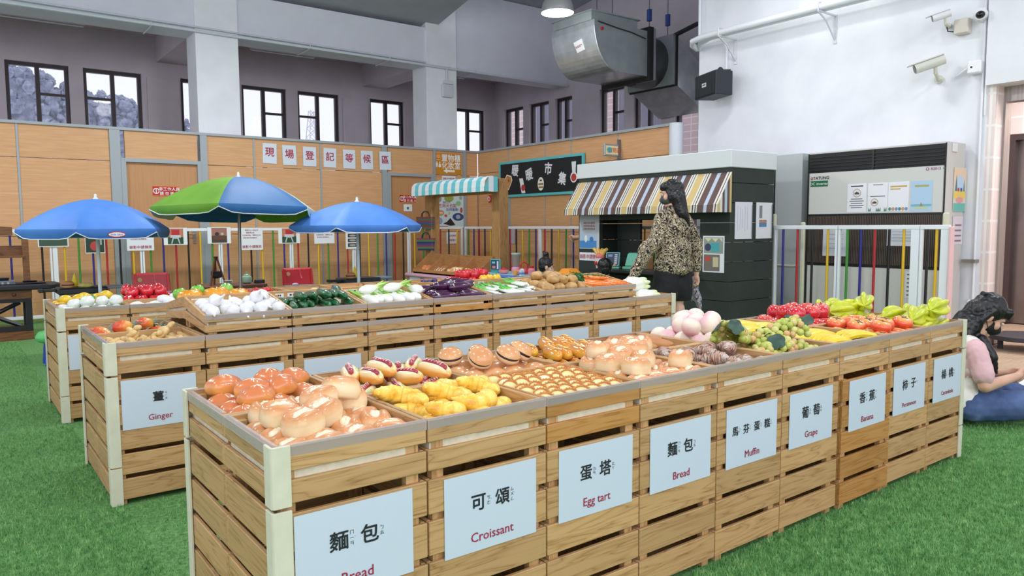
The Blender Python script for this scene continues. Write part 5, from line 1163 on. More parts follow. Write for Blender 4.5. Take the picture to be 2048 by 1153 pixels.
parasol(1.72, 5.8, .80, 1.35, 1.67, [(108, 162, 44), (40, 104, 164), (206, 222, 196)]*2, -179, 'tall green, blue and cream parasol, the highest of the three', flat((138, 132, 126), .35, .6), vdrop=.085).rotation_euler = (rad(-2.6), rad(1.6), 0)
parasol(2.74, 5.3, .66, 1.19, 1.425, [BL]*6, -72, 'plain blue parasol at the right near the bread stall', flat((196, 212, 226), .4), vdrop=.07)

# ---- toy grills and tables behind the rear counter
BLK = flat((34, 36, 42), .5); GRY = flat((120, 132, 146), .5); REDP = noisy('red_plastic', [(.3, (176, 18, 34)), (.7, (192, 28, 42))], 5, .35)
def flatgrill(x, y, label):
    t = thing('toy_griddle', label, 'toy grill', (x, y, 0), 0, 'black toy griddles')
    MB().box(-.2, .2, -.14, .14, .575, .635).build('tray', BLK, t, bevel=.012)
    MB().box(-.33, -.2, -.03, .03, .60, .625).box(-.34, -.30, -.05, .05, .598, .628).build('side_handle', BLK, t, bevel=.006)
    MB().box(.2, .36, -.10, .10, .61, .635).build('side_shelf', GRY, t, bevel=.008)
    for sx in (-.15, .15):
        for sy in (-.1, .1): MB().tube([(sx, sy, .58), (sx*1.3, sy*1.2, 0)], .014, 8).build('leg', GRY, t)
    return t
flatgrill(.44, 6.35, 'black toy griddle under the left blue parasol'); flatgrill(2.95, 5.75, 'black toy griddle under the right blue parasol')
def burger(x, y, z, label):
    t = thing('toy_burger', label, 'toy food', (x, y, z), 0, 'toy burgers'); MB().lathe([(.0, .0), (.045, .002), (.05, .014), (.048, .02), (0, .02)], 18, caps=False).build('lower_bun', flat((206, 150, 96), .5), t, smooth=True)
    MB().lathe([(0, .02), (.052, .02), (.052, .032), (0, .032)], 18, caps=False).build('patty', flat((92, 54, 40), .7), t); MB().lathe([(0, .032), (.05, .032), (.05, .042), (.036, .058), (0.0005, .064)], 18, caps=False).build('upper_bun', flat((196, 140, 90), .5), t, smooth=True)
burger(.33, 6.30, .635, 'toy burger on the left griddle'); burger(2.84, 5.70, .635, 'toy burger on the right griddle')
t = thing('toy_bread', 'flat yellow toy bread on the left griddle', 'toy food', (.47, 6.28, .635)); MB().lathe([(0, 0), (.06, .002), (.072, .014), (.05, .034), (0.0005, .04)], 20).build('loaf', noisy('cornbread', [(.3, (206, 190, 96)), (.7, (224, 210, 128))], 30, .5), t, smooth=True)
def bottle(x, y, label):
    t = thing('sauce_bottle', label, 'toy bottle', (x, y, .635), 0, 'yellow sauce bottles'); MB().lathe([(.022, 0), (.026, .01), (.026, .055), (.018, .075)], 14).build('body', flat((236, 206, 30), .4), t, smooth=True); MB().lathe([(.017, .075), (.014, .09), (.004, .12), (.0035, .125)], 12).build('nozzle', flat((240, 214, 40), .4), t, smooth=True)
bottle(.40, 6.42, 'yellow sauce bottle on the left griddle'); bottle(2.93, 5.79, 'yellow sauce bottle on the right griddle')
def redgrill(x, y, label):
    t = thing('red_toy_grill', label, 'toy grill', (x, y, 0), rad(-6), 'red toy grills')
    MB().box(-.2, .2, -.16, .14, .36, .5).build('body', GRY, t, bevel=.02); MB().box(-.19, .19, -.15, .13, .5, .515).build('grate', BLK, t)
    lid = MB().hexa([(-.175, .13, .515), (.175, .13, .515), (.175, .17, .515), (-.175, .17, .515), (-.17, .17, .715), (.17, .17, .715), (.17, .21, .715), (-.17, .21, .715)])
    lo = lid.build('lid', REDP, t, bevel=.018)
    MB().hexa([(-.165, .108, .53), (-.14, .108, .53), (-.14, .15, .53), (-.165, .15, .53), (-.16, .15, .705), (-.14, .15, .705), (-.14, .19, .705), (-.16, .19, .705)]).hexa([(.14, .108, .53), (.165, .108, .53), (.165, .15, .53), (.14, .15, .53), (.14, .15, .705), (.16, .15, .705), (.16, .19, .705), (.14, .19, .705)]).build('lid_rim', REDP, lo)
    MB().cyl((-.11, .148, .65), (-.11, .138, .65), .022, n=14).build('dial', flat((206, 170, 120), .5), lo, smooth=True)
    hk = MB()
    for k in range(5): hk.box(-.13+k*.065, -.126+k*.065, .150, .156, .69, .72)
    hk.build('hooks', flat((220, 120, 130), .5), lo)
    sh = MB().box(-.17, .17, .06, .13, .518, .528).build('wire_shelf', flat((214, 196, 200), .3, .4), t)
    MB().ell((-.05, .09, .538), (.035, .02, .012), 10, 6).build('plate', flat((190, 196, 220), .4), sh, smooth=True)
    MB().tube([(.02, .146, .70), (.025, .138, .64), (.035, .13, .60)], [.004, .005, .014], 8, flat_=.4).build('spatula', flat((226, 150, 160), .4), lo)
    for sx in (-.16, .16):
        for sy in (-.12, .1): MB().tube([(sx, sy, .37), (sx*1.25, sy*1.2, 0)], .018, 8).build('leg', GRY, t)
redgrill(1.10, 6.55, 'red toy grill with open lid, left of the tall parasol'); redgrill(2.60, 6.45, 'red toy grill with open lid, right of the tall parasol')
BRN = wood('brown_play_wood', 'X', (112, 66, 44), (96, 54, 36), (72, 40, 28), .5)
t = thing('play_table', 'low brown play cabinet behind the tall parasol pole', 'table', (1.92, 6.75, 0))
MB().box(-.33, .33, -.2, .2, .53, .56).build('top', BRN, t, bevel=.004); MB().box(-.32, .32, -.19, .19, .05, .53).build('body', BRN, t)
for sx in (-.29, .29):
    for sy in (-.16, .16): MB().box(sx-.025, sx+.025, sy-.025, sy+.025, 0, .06).build('foot', BRN, t)
t = thing('tripod_pot_stand', 'brown wooden tripod with a black pot hung from it', 'toy tripod', (1.76, 6.72, .56))
for k in range(3):
    a = k*2*PI/3-.5; MB().tube([(.09*math.cos(a), .09*math.sin(a), 0), (.008*math.cos(a), .008*math.sin(a), .30)], .011, 8).build('leg', flat((122, 60, 44), .5), t)
MB().cyl((0, 0, .285), (0, 0, .305), .022, n=12).build('cap', flat((50, 34, 30), .6), t); MB().cyl((0, 0, .15), (0, 0, .29), .003, n=6).build('chain', BLK, t)
MB().lathe([(.02, .07), (.05, .08), (.058, .11), (.055, .14), (.062, .145), (.05, .147), (.0005, .13)], 18).build('pot', BLK, t, smooth=True, angle=60)
t = thing('toy_teapot', 'pale green toy teapot on the brown cabinet', 'toy teapot', (2.08, 6.72, .56)); MB().lathe([(.03, 0), (.05, .012), (.058, .045), (.05, .075), (.03, .088)], 20).build('body', flat((156, 186, 162), .3), t, smooth=True)
MB().lathe([(.034, .088), (.026, .1), (.008, .108), (.011, .122), (.0005, .128)], 16).build('lid', flat((142, 176, 150), .3), t, smooth=True)
for k in range(4): tag(MB().lathe([(.03, .0), (.052, .008), (.05, .011), (.0005, .006)], 18).build('toy_plate', flat((190, 198, 186), .35), loc=(1.86, 6.66, .56+k*.012), smooth=True), 'small grey-green toy plate stacked beside the tripod', 'toy plate', 'toy plates on the brown cabinet')
tag(MB().box(-.05, .05, -.03, .03, 0, .04).build('black_toy_box', BLK, loc=(2.20, 6.66, .56), bevel=.004), 'black toy box beside the green teapot', 'toy box')
tag(MB().box(-.05, .05, -.03, .03, 0, .03).build('pale_toy_box', flat((176, 170, 160), .6), loc=(2.22, 6.76, .56), bevel=.004), 'pale toy block behind the black toy box', 'toy box')

# ---- black play kitchen at the left edge
KW = wood('kitchen_wood', 'X', (128, 82, 46), (108, 66, 36), (82, 48, 26), .5); KB = flat((26, 28, 34), .45)
t = thing('play_kitchen', 'black and brown outdoor play kitchen at the left picture edge', 'play kitchen', (-.42, 7.75, 0))
MB().poly([(-.8, -.02), (.74, -.02), (.80, .0), (.84, .06), (.86, .2), (.84, .4), (.80, .46), (-.8, .48)], .53, .585).build('worktop', KB, t, bevel=.012)
MB().box(-.75, .58, .03, .45, .44, .53).build('drawer_front', KW, t)
for x in (.0, .22, .42): MB().ell((x, .02, .485), .018, 12, 8).build('knob', KW, t, smooth=True)
for x in (-.72, .52):
    for y in (.03, .40): MB().box(x, x+.055, y, y+.05, 0, .44).build('leg', KB, t)
MB().box(-.72, .575, .035, .075, .40, .44).box(-.72, .575, .035, .075, .10, .15).build('rail', KB, t)
for s in (-1, 1): MB().tube([(.0-s*.25+.22, .055, .15), (.0+s*.25+.22, .055, .40)], .022, 4).build('cross_brace', KB, t)
MB().box(-.72, .575, .05, .44, .09, .12).box(-.72, .575, .02, .05, .0, .09).build('lower_shelf', KW, t)
MB().box(.54, .60, .38, .44, .585, 1.12).build('upright', KW, t); MB().box(-.7, .56, .36, .46, .86, .885).box(-.7, .56, .44, .46, .885, .99).build('upper_shelf', KW, t)
MB().poly([(-.8, 1.10), (.46, 1.10), (.46, 1.19), (-.8, 1.30)], -.42, -.37, M=MX.Rotation(PI/2, 4, 'X')).build('hood', KW, t)
for i, (x, y, w_, h, lb) in enumerate([(.02, .2, .10, .10, 'black toy pan on the play kitchen at the picture edge'), (.33, .2, .12, .07, 'grey toy stove with silver knobs on the play kitchen'), (.58, .2, .14, .03, 'flat black toy griddle plate on the play kitchen')]):
    o = thing('toy_cooker', lb, 'toy cooker', (-.42+x, 7.75+y, .585)); MB().box(-w_, w_, -.10, .10, 0, h*.6).build('base', KB if i != 1 else flat((92, 100, 112), .4), o, bevel=.008); MB().lathe([(.06, h*.6), (.07, h), (.064, h), (.055, h*.7), (.0005, h*.7)], 18).build('pan', KB, o, smooth=True, angle=50)
    if i == 1: MB().cyl((-.05, -.10, .02), (-.05, -.112, .02), .012, n=12).cyl((.0, -.10, .02), (.0, -.112, .02), .012, n=12).cyl((.05, -.10, .02), (.05, -.112, .02), .012, n=12).build('knob', flat((200, 204, 210), .2, .9), o)
for x, c, lb in ((-.02, (150, 156, 164), 'silver toy pot on the upper kitchen shelf'), (.26, (176, 66, 74), 'red toy bowls on the upper kitchen shelf')):
    o = thing('toy_pot', lb, 'toy pot', (-.42+x, 8.14, .885)); MB().lathe([(.05, 0), (.075, .03), (.07, .05), (.0005, .055)], 20).build('pot', flat(c, .3, .6 if x < 0 else 0), o, smooth=True, angle=50); MB().lathe([(.008, .052), (.012, .062), (.0005, .066)], 10).build('lid_knob', flat(c, .3), o, smooth=True)
t = thing('hanging_lamp_toy', 'small silver toy strainer hanging on the play kitchen', 'toy', (-.13, 8.1, 1.0)); MB().tube([(0, 0, .14), (0, 0, .02)], .004, 6).build('hook', KB, t); MB().lathe([(.0005, 0), (.03, .008), (.045, .025), (.04, .03), (.0005, .02)], 14).build('bowl', flat((206, 210, 214), .2, .9), t, smooth=True)
t = thing('toddler_stool', 'green and blue toddler stool left of the rear counter', 'stool', (.2, 5.95, 0)); MB().lathe([(.02, .20), (.15, .20), (.175, .22), (.175, .25), (.15, .285), (.0005, .295)], 24).build('seat', flat((96, 190, 110), .45), t, smooth=True, angle=60)
for k in range(4): a = k*PI/2+.8; MB().tube([(.10*math.cos(a), .10*math.sin(a), .21), (.13*math.cos(a), .13*math.sin(a), 0)], [.035, .03], 10).build('leg', flat((44, 72, 176), .45), t, smooth=True)

# ---- bread stall with turquoise awning
OAK = wood('stall_oak', 'Z', (178, 134, 84), (160, 116, 70), (128, 90, 52), .55); OAKY = wood('stall_oak_y', 'Y', (178, 130, 80), (164, 116, 70), (132, 90, 50), .55)
t = thing('bread_stall', 'bread stall with turquoise striped awning and timber posts', 'stall', (5.4, 7.6, 0))
for y0 in (.82, -.97): MB().box(.07, .22, y0, y0+.19, 0, 1.82).build('post', OAK, t, bevel=.006)
MB().box(.12, .17, -.8, .84, 1.62, 1.7).build('beam', OAKY, t)
MB().box(-.3, .3, -1.0, .94, .02, .41).build('counter_body', flat((186, 122, 160), .55), t); MB().box(-.34, .32, -1.03, .97, .41, .465).build('counter_top', flat((206, 160, 180), .5), t, bevel=.02)
TQ, AW = flat((104, 192, 204), .6), flat((222, 228, 232), .6); b = MB(); y0, y1 = -1.0, .95; ns = 19
prof = [(.02, 1.845), (-.08, 1.845), (-.15, 1.825), (-.19, 1.78), (-.2, 1.70), (-.2, 1.635)]
for k in range(ns):
    ya, yb = y0+(y1-y0)*k/ns, y0+(y1-y0)*(k+1)/ns; b.mi = k % 2
    for i in range(len(prof)-1): b._add([(prof[i][0], ya, prof[i][1]), (prof[i][0], yb, prof[i][1]), (prof[i+1][0], yb, prof[i+1][1]), (prof[i+1][0], ya, prof[i+1][1])], [(0, 1, 2, 3)])
for y in (y0, y1):
    for k, (xa, xb) in enumerate(((-.2, -.13), (-.13, -.05), (-.05, .02))):
        b.mi = (k+1) % 2; za, zb2_ = (1.70+.145*min(1, (xa+.2)/.08)), (1.70+.145*min(1, (xb+.2)/.08)); b._add([(xa, y, 1.635), (xb, y, 1.635), (xb, y, zb2_), (xa, y, za)], [(0, 1, 2, 3)])
aw = b.build('awning', [AW, TQ], t); so = aw.modifiers.new('cloth', 'SOLIDIFY'); so.thickness = .004
t = thing('bread_bin', 'slanted wooden bread bin with four compartments', 'bread bin', (5.15, 7.6, .466))
MB().hexa([(0, -.85, 0), (.30, -.85, 0), (.30, .85, 0), (0, .85, 0), (0, -.85, .02), (.30, -.85, .12), (.30, .85, .12), (0, .85, .02)]).build('base', OAKY, t)
MB().box(0, .012, -.85, .85, .0, .065).build('front_board', OAKY, t); MB().box(.288, .30, -.85, .85, .1, .29).build('back_board', OAKY, t)
for k in range(5):
    y = -.845+k*.4225; MB().hexa([(.012, y-.006, .02), (.288, y-.006, .1), (.288, y+.006, .1), (.012, y+.006, .02), (.012, y-.006, .065), (.288, y-.006, .29), (.288, y+.006, .29), (.012, y+.006, .065)]).build('divider', OAKY, t)
def small(kd, x, y, z, rz, lb, gp, sc_=1): return kd.make((x, y, z), (0, rad(-20), rz), lb, gp, sc_)
for kd in (K_bun, K_dog, K_roll, K_bean, K_croi): kd.pool = []
for k in range(4): small(K_bun, 5.22+.05*(k % 2), 8.12+.08*(k//2)+.05*(k % 2), .535+.018*(k % 2), k, 'orange bun in the far left compartment of the bread bin', 'buns in the bread bin')
for k in range(3): small(K_dog, 5.24, 7.74+.07*k, .535, .3, 'hot dog bun in the second compartment of the bread bin', 'hot dog buns in the bread bin')
for k in range(6): small(K_roll, 5.21+.07*(k//3), 7.28+.10*(k % 3), .53+.025*(k//3), k, 'bread roll in the third compartment of the bread bin', 'rolls in the bread bin')
for k in range(4): small(K_croi, 5.22+.05*(k % 2), 6.88+.07*k, .535+.02*(k % 2), k*.7, 'yellow croissant in the nearest compartment of the bread bin', 'croissants in the bread bin')
for kd in (K_bun, K_dog, K_roll, K_croi):
    for p in kd.pool: drop_tree(p)
for y, s, lb in ((8.3, '麵包', 'white sign at the left end of the pink stall counter'), (7.86, '漢堡熱狗', 'white sign in the middle of the pink stall counter')):
    q = sheet('stall_sign', lb, 'sign', (5.094, y, .34), FACE_LEFT, .32, .15, (206, 212, 224), group='signs on the stall counter'); letter(q, s, .075, 0, 0, (50, 54, 60), .012)
def bag(z, label, c):
    t = thing('striped_bag', label, 'bag', (5.43, 8.52, z), rad(-37), 'striped woven bags on the stall post'); mats = [flat(k, .7) for k in c]; b = MB(); n = 7
    for k in range(n):
        b.mi = k % len(mats); za, zc = .19*k/n, .19*(k+1)/n; wa, wb = .125+.02*k/n, .125+.02*(k+1)/n
        b.hexa([(-wa, -.05, za), (wa, -.05, za), (wa, .03, za), (-wa, .03, za), (-wb, -.055, zc), (wb, -.055, zc), (wb, .03, zc), (-wb, .03, zc)])
    b.build('body', mats, t)
    for y in (-.045, .02): MB().tube([(-.06, y, .18), (-.055, y-.01, .24), (-.02, y-.012, .275), (.02, y-.012, .275), (.055, y-.01, .24), (.06, y, .18)], .008, 8).build('handle', BLK, t, smooth=True)
    return t
bag(1.13, 'upper striped woven bag hanging on the left stall post', [(60, 92, 72), (120, 48, 52), (58, 74, 62), (58, 66, 120), (120, 54, 48)]); bag(.80, 'lower striped woven bag hanging on the left stall post', [(48, 40, 84), (60, 120, 76), (128, 56, 78), (70, 60, 116)])
# ---- blue-rimmed toy table with toy kitchenware
t = thing('blue_toy_table', 'teal toy table with rounded blue rim beside the bread stall', 'table', (5.2, 5.95, 0)); MB().box(-.2, .3, -.48, .48, .05, .52).build('body', flat((110, 188, 190), .5), t); MB().box(-.24, .34, -.52, .52, .52, .565).build('blue_rim', flat((76, 112, 190), .5), t, bevel=.018); MB().box(-.2, .3, -.46, .46, .565, .57).build('top', flat((150, 196, 210), .5), t)
t = thing('toy_terminal', 'teal toy card terminal standing on the blue-rimmed table', 'toy terminal', (5.1, 6.22, .57), FACE_LEFT[2]+.35); MB().box(-.05, .05, -.02, .04, 0, .03).build('foot', flat((70, 150, 150), .5), t)
q = MB().box(-.075, .075, -.012, .012, .03, .18).build('panel', flat((84, 170, 172), .4), t, bevel=.006); pp = prints(q, [('r', 0, 0, .13, .125, (36, 60, 92)), ('r', .04, .0, .025, .1, (210, 214, 220)), ('r', -.025, .03, .05, .025, (120, 190, 200)), ('r', -.02, -.03, .05, .03, (216, 120, 110))], 'buttons', z=.0); pp.rotation_euler = FACE_FRONT; pp.location = (0, -.0126, .105)
def bowl(x, y, r, h, c, lb, nm='toy_bowl', cat='toy bowl', z=.57): 
    o = thing(nm, lb, cat, (x, y, z)); MB().lathe([(r*.6, 0), (r, h*.5), (r, h), (r*.93, h), (r*.9, h*.6), (.0005, h*.4)], 20).build('bowl', flat(c, .4), o, smooth=True, angle=60); return o
o = bowl(5.08, 6.02, .065, .05, (226, 150, 156), 'pink toy cooking pot on the blue-rimmed table'); MB().lathe([(.06, .05), (.02, .065), (.01, .078), (.0005, .08)], 16).build('red_lid', flat((200, 40, 52), .35), o, smooth=True)
o = thing('toy_blender', 'toy blender with clear jug behind the pink toys', 'toy blender', (5.3, 6.05, .57)); MB().lathe([(.06, 0), (.06, .06), (.045, .08)], 18).build('base', flat((206, 140, 170), .4), o, smooth=True, angle=50); MB().lathe([(.045, .08), (.055, .2), (.06, .22), (.06, .24), (.0005, .24)], 18).build('jug', clear('jug_plastic', (150, 140, 130), .75, .2), o, smooth=True, angle=50); MB().lathe([(.062, .24), (.062, .258), (.0005, .26)], 18).build('lid', flat((150, 190, 170), .4), o)
o = thing('toy_kettle', 'red toy kettle with round handle', 'toy kettle', (5.25, 5.82, .57)); MB().lathe([(.05, 0), (.065, .03), (.05, .07), (.0005, .08)], 18).build('body', flat((214, 60, 78), .35), o, smooth=True); MB().tube([(-.06, 0, .06), (-.06, 0, .12), (0, 0, .15), (.06, 0, .12), (.06, 0, .06)], .010, 8).build('handle', flat((196, 36, 48), .35), o, smooth=True)
o = bowl(5.1, 5.72, .07, .055, (232, 160, 166), 'pink toy bowl with orange toy food inside'); MB().ell((0, 0, .045), (.05, .04, .02), 12, 8).build('toy_food', flat((230, 120, 60), .5), o, smooth=True)
o = thing('toy_jar', 'red and clear toy jar beside the pink bowl', 'toy jar', (5.18, 5.58, .57)); MB().lathe([(.04, 0), (.045, .01), (.045, .07), (.03, .085)], 16).build('body', flat((226, 140, 150), .3), o, smooth=True); MB().lathe([(.03, .085), (.03, .11), (.0005, .112)], 16).build('lid', flat((190, 30, 44), .3), o, smooth=True)
o = thing('toy_carton', 'small white and blue toy carton at the table front', 'toy carton', (4.99, 5.53, .57)); MB().box(-.02, .02, -.02, .02, 0, .07).hexa([(-.02, -.02, .07), (.02, -.02, .07), (.02, .02, .07), (-.02, .02, .07), (-.02, -.002, .09), (.02, -.002, .09), (.02, .002, .09), (-.02, .002, .09)]).build('carton', flat((206, 222, 236), .5), o); MB().box(-.021, .021, -.021, .021, .02, .045).build('blue_band', flat((90, 150, 200), .5), o)
o = thing('toy_cup', 'orange toy cup at the table front', 'toy cup', (4.99, 5.66, .57)); MB().lathe([(.02, 0), (.028, .06), (.024, .06), (.018, .01), (.0005, .008)], 14).build('cup', flat((236, 170, 70), .4), o, smooth=True, angle=60)
# second toy table between the child and the playhouse
t = thing('toy_table', 'low white toy table right of the child with the bun', 'table', (5.25, 4.72, 0)); MB().box(-.25, .25, -.28, .28, .5, .53).build('top', flat((170, 180, 196), .5), t, bevel=.008)
for sx in (-.21, .21):
    for sy in (-.24, .24): MB().box(sx-.02, sx+.02, sy-.02, sy+.02, 0, .5).build('leg', flat((170, 180, 196), .5), t)
o = thing('toy_truck_stand', 'red and yellow toy food cart on the low table', 'toy cart', (5.2, 4.9, .53)); MB().box(-.08, .08, -.08, .08, 0, .09).build('body', flat((196, 40, 40), .4), o, bevel=.008); MB().hexa([(-.1, -.1, .09), (.1, -.1, .09), (.1, .1, .09), (-.1, .1, .09), (-.06, -.06, .15), (.06, -.06, .15), (.06, .06, .15), (-.06, .06, .15)]).build('roof', flat((238, 150, 40), .4), o)
o = thing('toy_basin', 'navy toy basin with a pale lid on the low table', 'toy basin', (5.25, 4.55, .53)); MB().lathe([(.07, 0), (.10, .06), (.09, .07), (.0005, .05)], 18).build('basin', flat((34, 44, 110), .4), o, smooth=True, angle=60); MB().box(-.06, .06, -.05, .05, .07, .085).build('lid', flat((190, 206, 226), .4), o)
lf = thing('plastic_plant', 'blue-green plastic leaves in front of the low toy table', 'plastic plant', (4.98, 4.55, .44)); MB().cyl((0, 0, -.44), (0, 0, .02), .05, n=14).build('pot', flat((60, 60, 64), .6), lf); b = MB(); R_ = random.Random(5)
for k in range(60):
    a = R_.uniform(0, 2*PI); r = R_.uniform(.02, .22); z = R_.uniform(.0, .13); p = V((math.cos(a)*r*.6, math.sin(a)*r*1.5, z)); s = R_.uniform(.02, .035); d = V((R_.uniform(-1, 1), R_.uniform(-1, 1), R_.uniform(0, 1))).normalized()*s; e = V((-d.y, d.x, R_.uniform(-.3, .3)*s)).normalized()*s*.4; b._add([p, p+d*.5+e, p+d, p+d*.5-e], [(0, 1, 2, 3)]); b.tube([(0, 0, 0), p*.5+V((0, 0, .01)), p], .002, 3)
b.build('leaves', noisy('plastic_leaf', [(.3, (44, 78, 76)), (.7, (86, 124, 120))], 30, .5), lf)
# ---- dark playhouse with brown striped awning
SIDE = noisy('dark_siding', [(.3, (42, 50, 46)), (.7, (50, 58, 54))], 4, .7)
t = thing('playhouse', 'dark green plank playhouse with white roof band and serving window', 'playhouse', (5.75, 3.1, 0))
def planks(b, x0, x1, y0, y1, z0, z1, step=.2):
    k = math.floor(z0/step)
    while k*step < z1:
        a, c = max(z0, k*step), min(z1, (k+1)*step-.006); 
        if c > a: b.box(x0, x1, y0, y1, a, c)
        k += 1
b = MB(); planks(b, 0, .05, 0, .37, 0, 1.75); planks(b, 0, .05, 1.875, 2.245, 0, 1.75); planks(b, 0, .05, .37, 1.875, 0, .63); planks(b, 0, .05, .37, 1.875, 1.24, 1.75); b.build('front_wall', SIDE, t)
b = MB(); planks(b, .051, .74, 0, .05, 0, 1.75); b.build('right_wall', SIDE, t); b = MB(); planks(b, .051, .74, 2.195, 2.245, 0, 1.75); b.build('left_wall', SIDE, t)
b = MB(); planks(b, .69, .74, 2.09, 2.19, 0, 1.75); planks(b, .69, .74, .051, .2, 0, 1.75); planks(b, .69, .74, .2, 2.09, 0, .6); planks(b, .69, .74, .2, 2.09, 1.24, 1.75); b.build('back_wall', SIDE, t)
b = MB(); planks(b, .3, .34, 1.50, 1.875, .64, 1.24); b.build('inner_panel', SIDE, t)
MB().box(-.02, .76, -.02, 2.265, 1.75, 1.925).build('roof_band', flat((218, 224, 226), .5), t, bevel=.006)
MB().box(-.16, .28, .37, 1.875, .63, .665).build('counter', flat((44, 46, 48), .4), t, bevel=.006)
b = MB(); cols = [(206, 180, 122), (222, 218, 210), (46, 40, 40), (98, 76, 72), (182, 196, 214)]; mats = [flat(c, .7) for c in cols]
per = [(0, .085), (1, .02), (2, .012), (1, .02), (2, .012), (1, .02), (3, .075), (4, .045), (3, .075), (1, .02), (2, .012), (1, .02), (2, .012), (1, .02)]
y = -.02; k = 3; pr = [(-.005, 1.70), (-.225, 1.375), (-.235, 1.30)]
while y < 2.25:
    ci, w_ = per[k % len(per)]; k += 1; yb = min(y+w_, 2.26); b.mi = ci
    for i in range(2): b._add([(pr[i][0], y, pr[i][1]), (pr[i][0], yb, pr[i][1]), (pr[i+1][0], yb, pr[i+1][1]), (pr[i+1][0], y, pr[i+1][1])], [(0, 1, 2, 3)])
    y = yb
for yy in (-.02, 2.26):
    for i in range(6):
        xa, xb = -.005-.225*i/6, -.005-.225*(i+1)/6; b.mi = (0, 3, 4, 3, 1, 0)[i]; zf = lambda x: 1.70-(1.70-1.375)*(-.005-x)/.22; b._add([(xa, yy, 1.30), (xb, yy, 1.30), (xb, yy, max(1.30, zf(xb))), (xa, yy, zf(xa))], [(0, 1, 2, 3)])
aw = b.build('striped_awning', mats, t); so = aw.modifiers.new('cloth', 'SOLIDIFY'); so.thickness = .004
q = sheet('photo_notice', 'grey notice with blue toy photo on the playhouse left post', 'paper sign', (5.744, 5.15, 1.095), FACE_LEFT, .35, .41, (196, 200, 206), group='papers on the playhouse'); prints(q, [('r', -.02, -.1, .3, .19, (176, 196, 214)), ('r', -.02, -.15, .3, .09, (70, 140, 200)), ('e', -.06, -.08, .05, .09, (230, 236, 240)), ('e', .04, -.09, .07, .07, (60, 120, 190))])
for k in range(3): letter(q, '親愛的朋友請愛惜玩具'[k:k+8], .026, -.0, .11-.036*k, (150, 70, 76), .005)
q = sheet('smile_notice', 'white notice with red characters below the grey photo notice', 'paper sign', (5.744, 5.15, .795), FACE_LEFT, .35, .10, group='papers on the playhouse'); letter(q, '錄影中請微笑', .062, 0, 0, (172, 44, 66), .014, sx=.9)
q = sheet('photo_notice', 'white sheet with two toy photos on the playhouse right post', 'paper sign', (5.744, 3.29, .875), FACE_LEFT, .27, .375, group='papers on the playhouse'); prints(q, [('r', 0, .09, .24, .165, (150, 158, 150)), ('r', .02, .07, .11, .09, (74, 170, 180)), ('e', -.07, .07, .08, .08, (60, 66, 100)), ('p', 0, .145, .22, .04, (220, 220, 180), [(-.5, .5), (-.3, -.5), (-.1, .5), (.1, -.5), (.3, .5), (.5, -.5), (.5, .5)]), ('r', -.02, -.09, .2, .17, (120, 112, 106)), ('r', -.07, -.05, .07, .05, (190, 80, 70)), ('r', .03, -.08, .07, .1, (206, 196, 160))])
q = sheet('handwritten_list', 'curling handwritten list on the playhouse side, the left one', 'paper sign', (5.97, 3.094, 1.218), FACE_FRONT, .29, .375, (222, 222, 232), group='lists on the playhouse side'); prints(q, [('r', -.1+.04*k, .02, .003, .26-.03*(k % 3), (150, 146, 170)) for k in range(5)]+[('r', .137, -.01, .006, .34, (60, 60, 70))], 'handwriting')
q = sheet('handwritten_list', 'list with small colour photo on the playhouse side, the right one', 'paper sign', (6.32, 3.094, 1.218), FACE_FRONT, .28, .375, (224, 224, 232), group='lists on the playhouse side'); prints(q, [('r', -.06, .09, .05, .13, (130, 130, 134)), ('r', -.02, -.03, .13, .075, (90, 130, 170)), ('r', -.02, -.01, .13, .03, (180, 130, 110)), ('r', .13, -.01, .006, .34, (60, 60, 70))], 'printed_picture')
q = thing('toy_cash_register', 'mint green toy cash register on the playhouse counter', 'toy register', (5.83, 4.48, .665), rad(-90)); MB().box(-.12, .12, -.08, .08, 0, .03).build('base', flat((110, 186, 160), .45), q, bevel=.006); MB().hexa([(-.1, -.07, .03), (.1, -.07, .03), (.1, .07, .03), (-.1, .07, .03), (-.075, -.04, .19), (.075, -.04, .19), (.075, .06, .19), (-.075, .06, .19)]).build('body', flat((116, 196, 170), .4), q, bevel=.016); MB().box(-.06, .06, .06, .09, .08, .2).build('screen', flat((40, 50, 56), .3), q, bevel=.008)
q = thing('toy_scale', 'toy scale with tilted dark button panel touched by a small hand', 'toy scale', (5.74, 4.74, .665), rad(-60)); MB().box(-.09, .09, -.06, .06, 0, .025).build('base', flat((130, 190, 170), .45), q, bevel=.006); o = MB().box(-.085, .085, -.012, .012, 0, .17).build('panel', flat((120, 186, 190), .4), q, bevel=.008, loc=(0, -.02, .03), rot=(rad(-16), 0, 0)); pp = prints(o, [('r', 0, .0, .145, .145, (48, 58, 84))]+[('r', .04, -.05+.025*k, .035, .014, (206, 210, 216)) for k in range(5)]+[('r', -.03, .04, .05, .03, (120, 150, 180))], 'buttons', z=0); pp.rotation_euler = FACE_FRONT; pp.location = (0, -.0126, .085)
q = thing('toy_fry_bucket', 'red and white bucket of toy food with yellow paws', 'toy food', (5.72, 4.93, .665)); MB().lathe([(.05, 0), (.07, .12), (.064, .12), (.045, .01), (.0005, .008)], 20).build('bucket', flat((232, 228, 226), .4), q, smooth=True, angle=60)
b = MB(); [b.ell((.062*math.cos(a), .062*math.sin(a), .06), (.012, .012, .028), 8, 6) for a in [k*PI/5 for k in range(10)]]; b.build('red_pattern', flat((196, 44, 48), .5), q, smooth=True)
MB().ell((0, 0, .14), (.06, .06, .045), 14, 10).build('pink_toy', flat((226, 130, 120), .5), q, smooth=True); b = MB(); [b.tube([(0, y*.3, .14), (0, y, .21), (0, y*1.4, .23)], [.018, .024, .02], 8) for y in (-.08, -.03, .03, .08)]; b.build('yellow_toy', flat((232, 190, 96), .5), q, smooth=True)
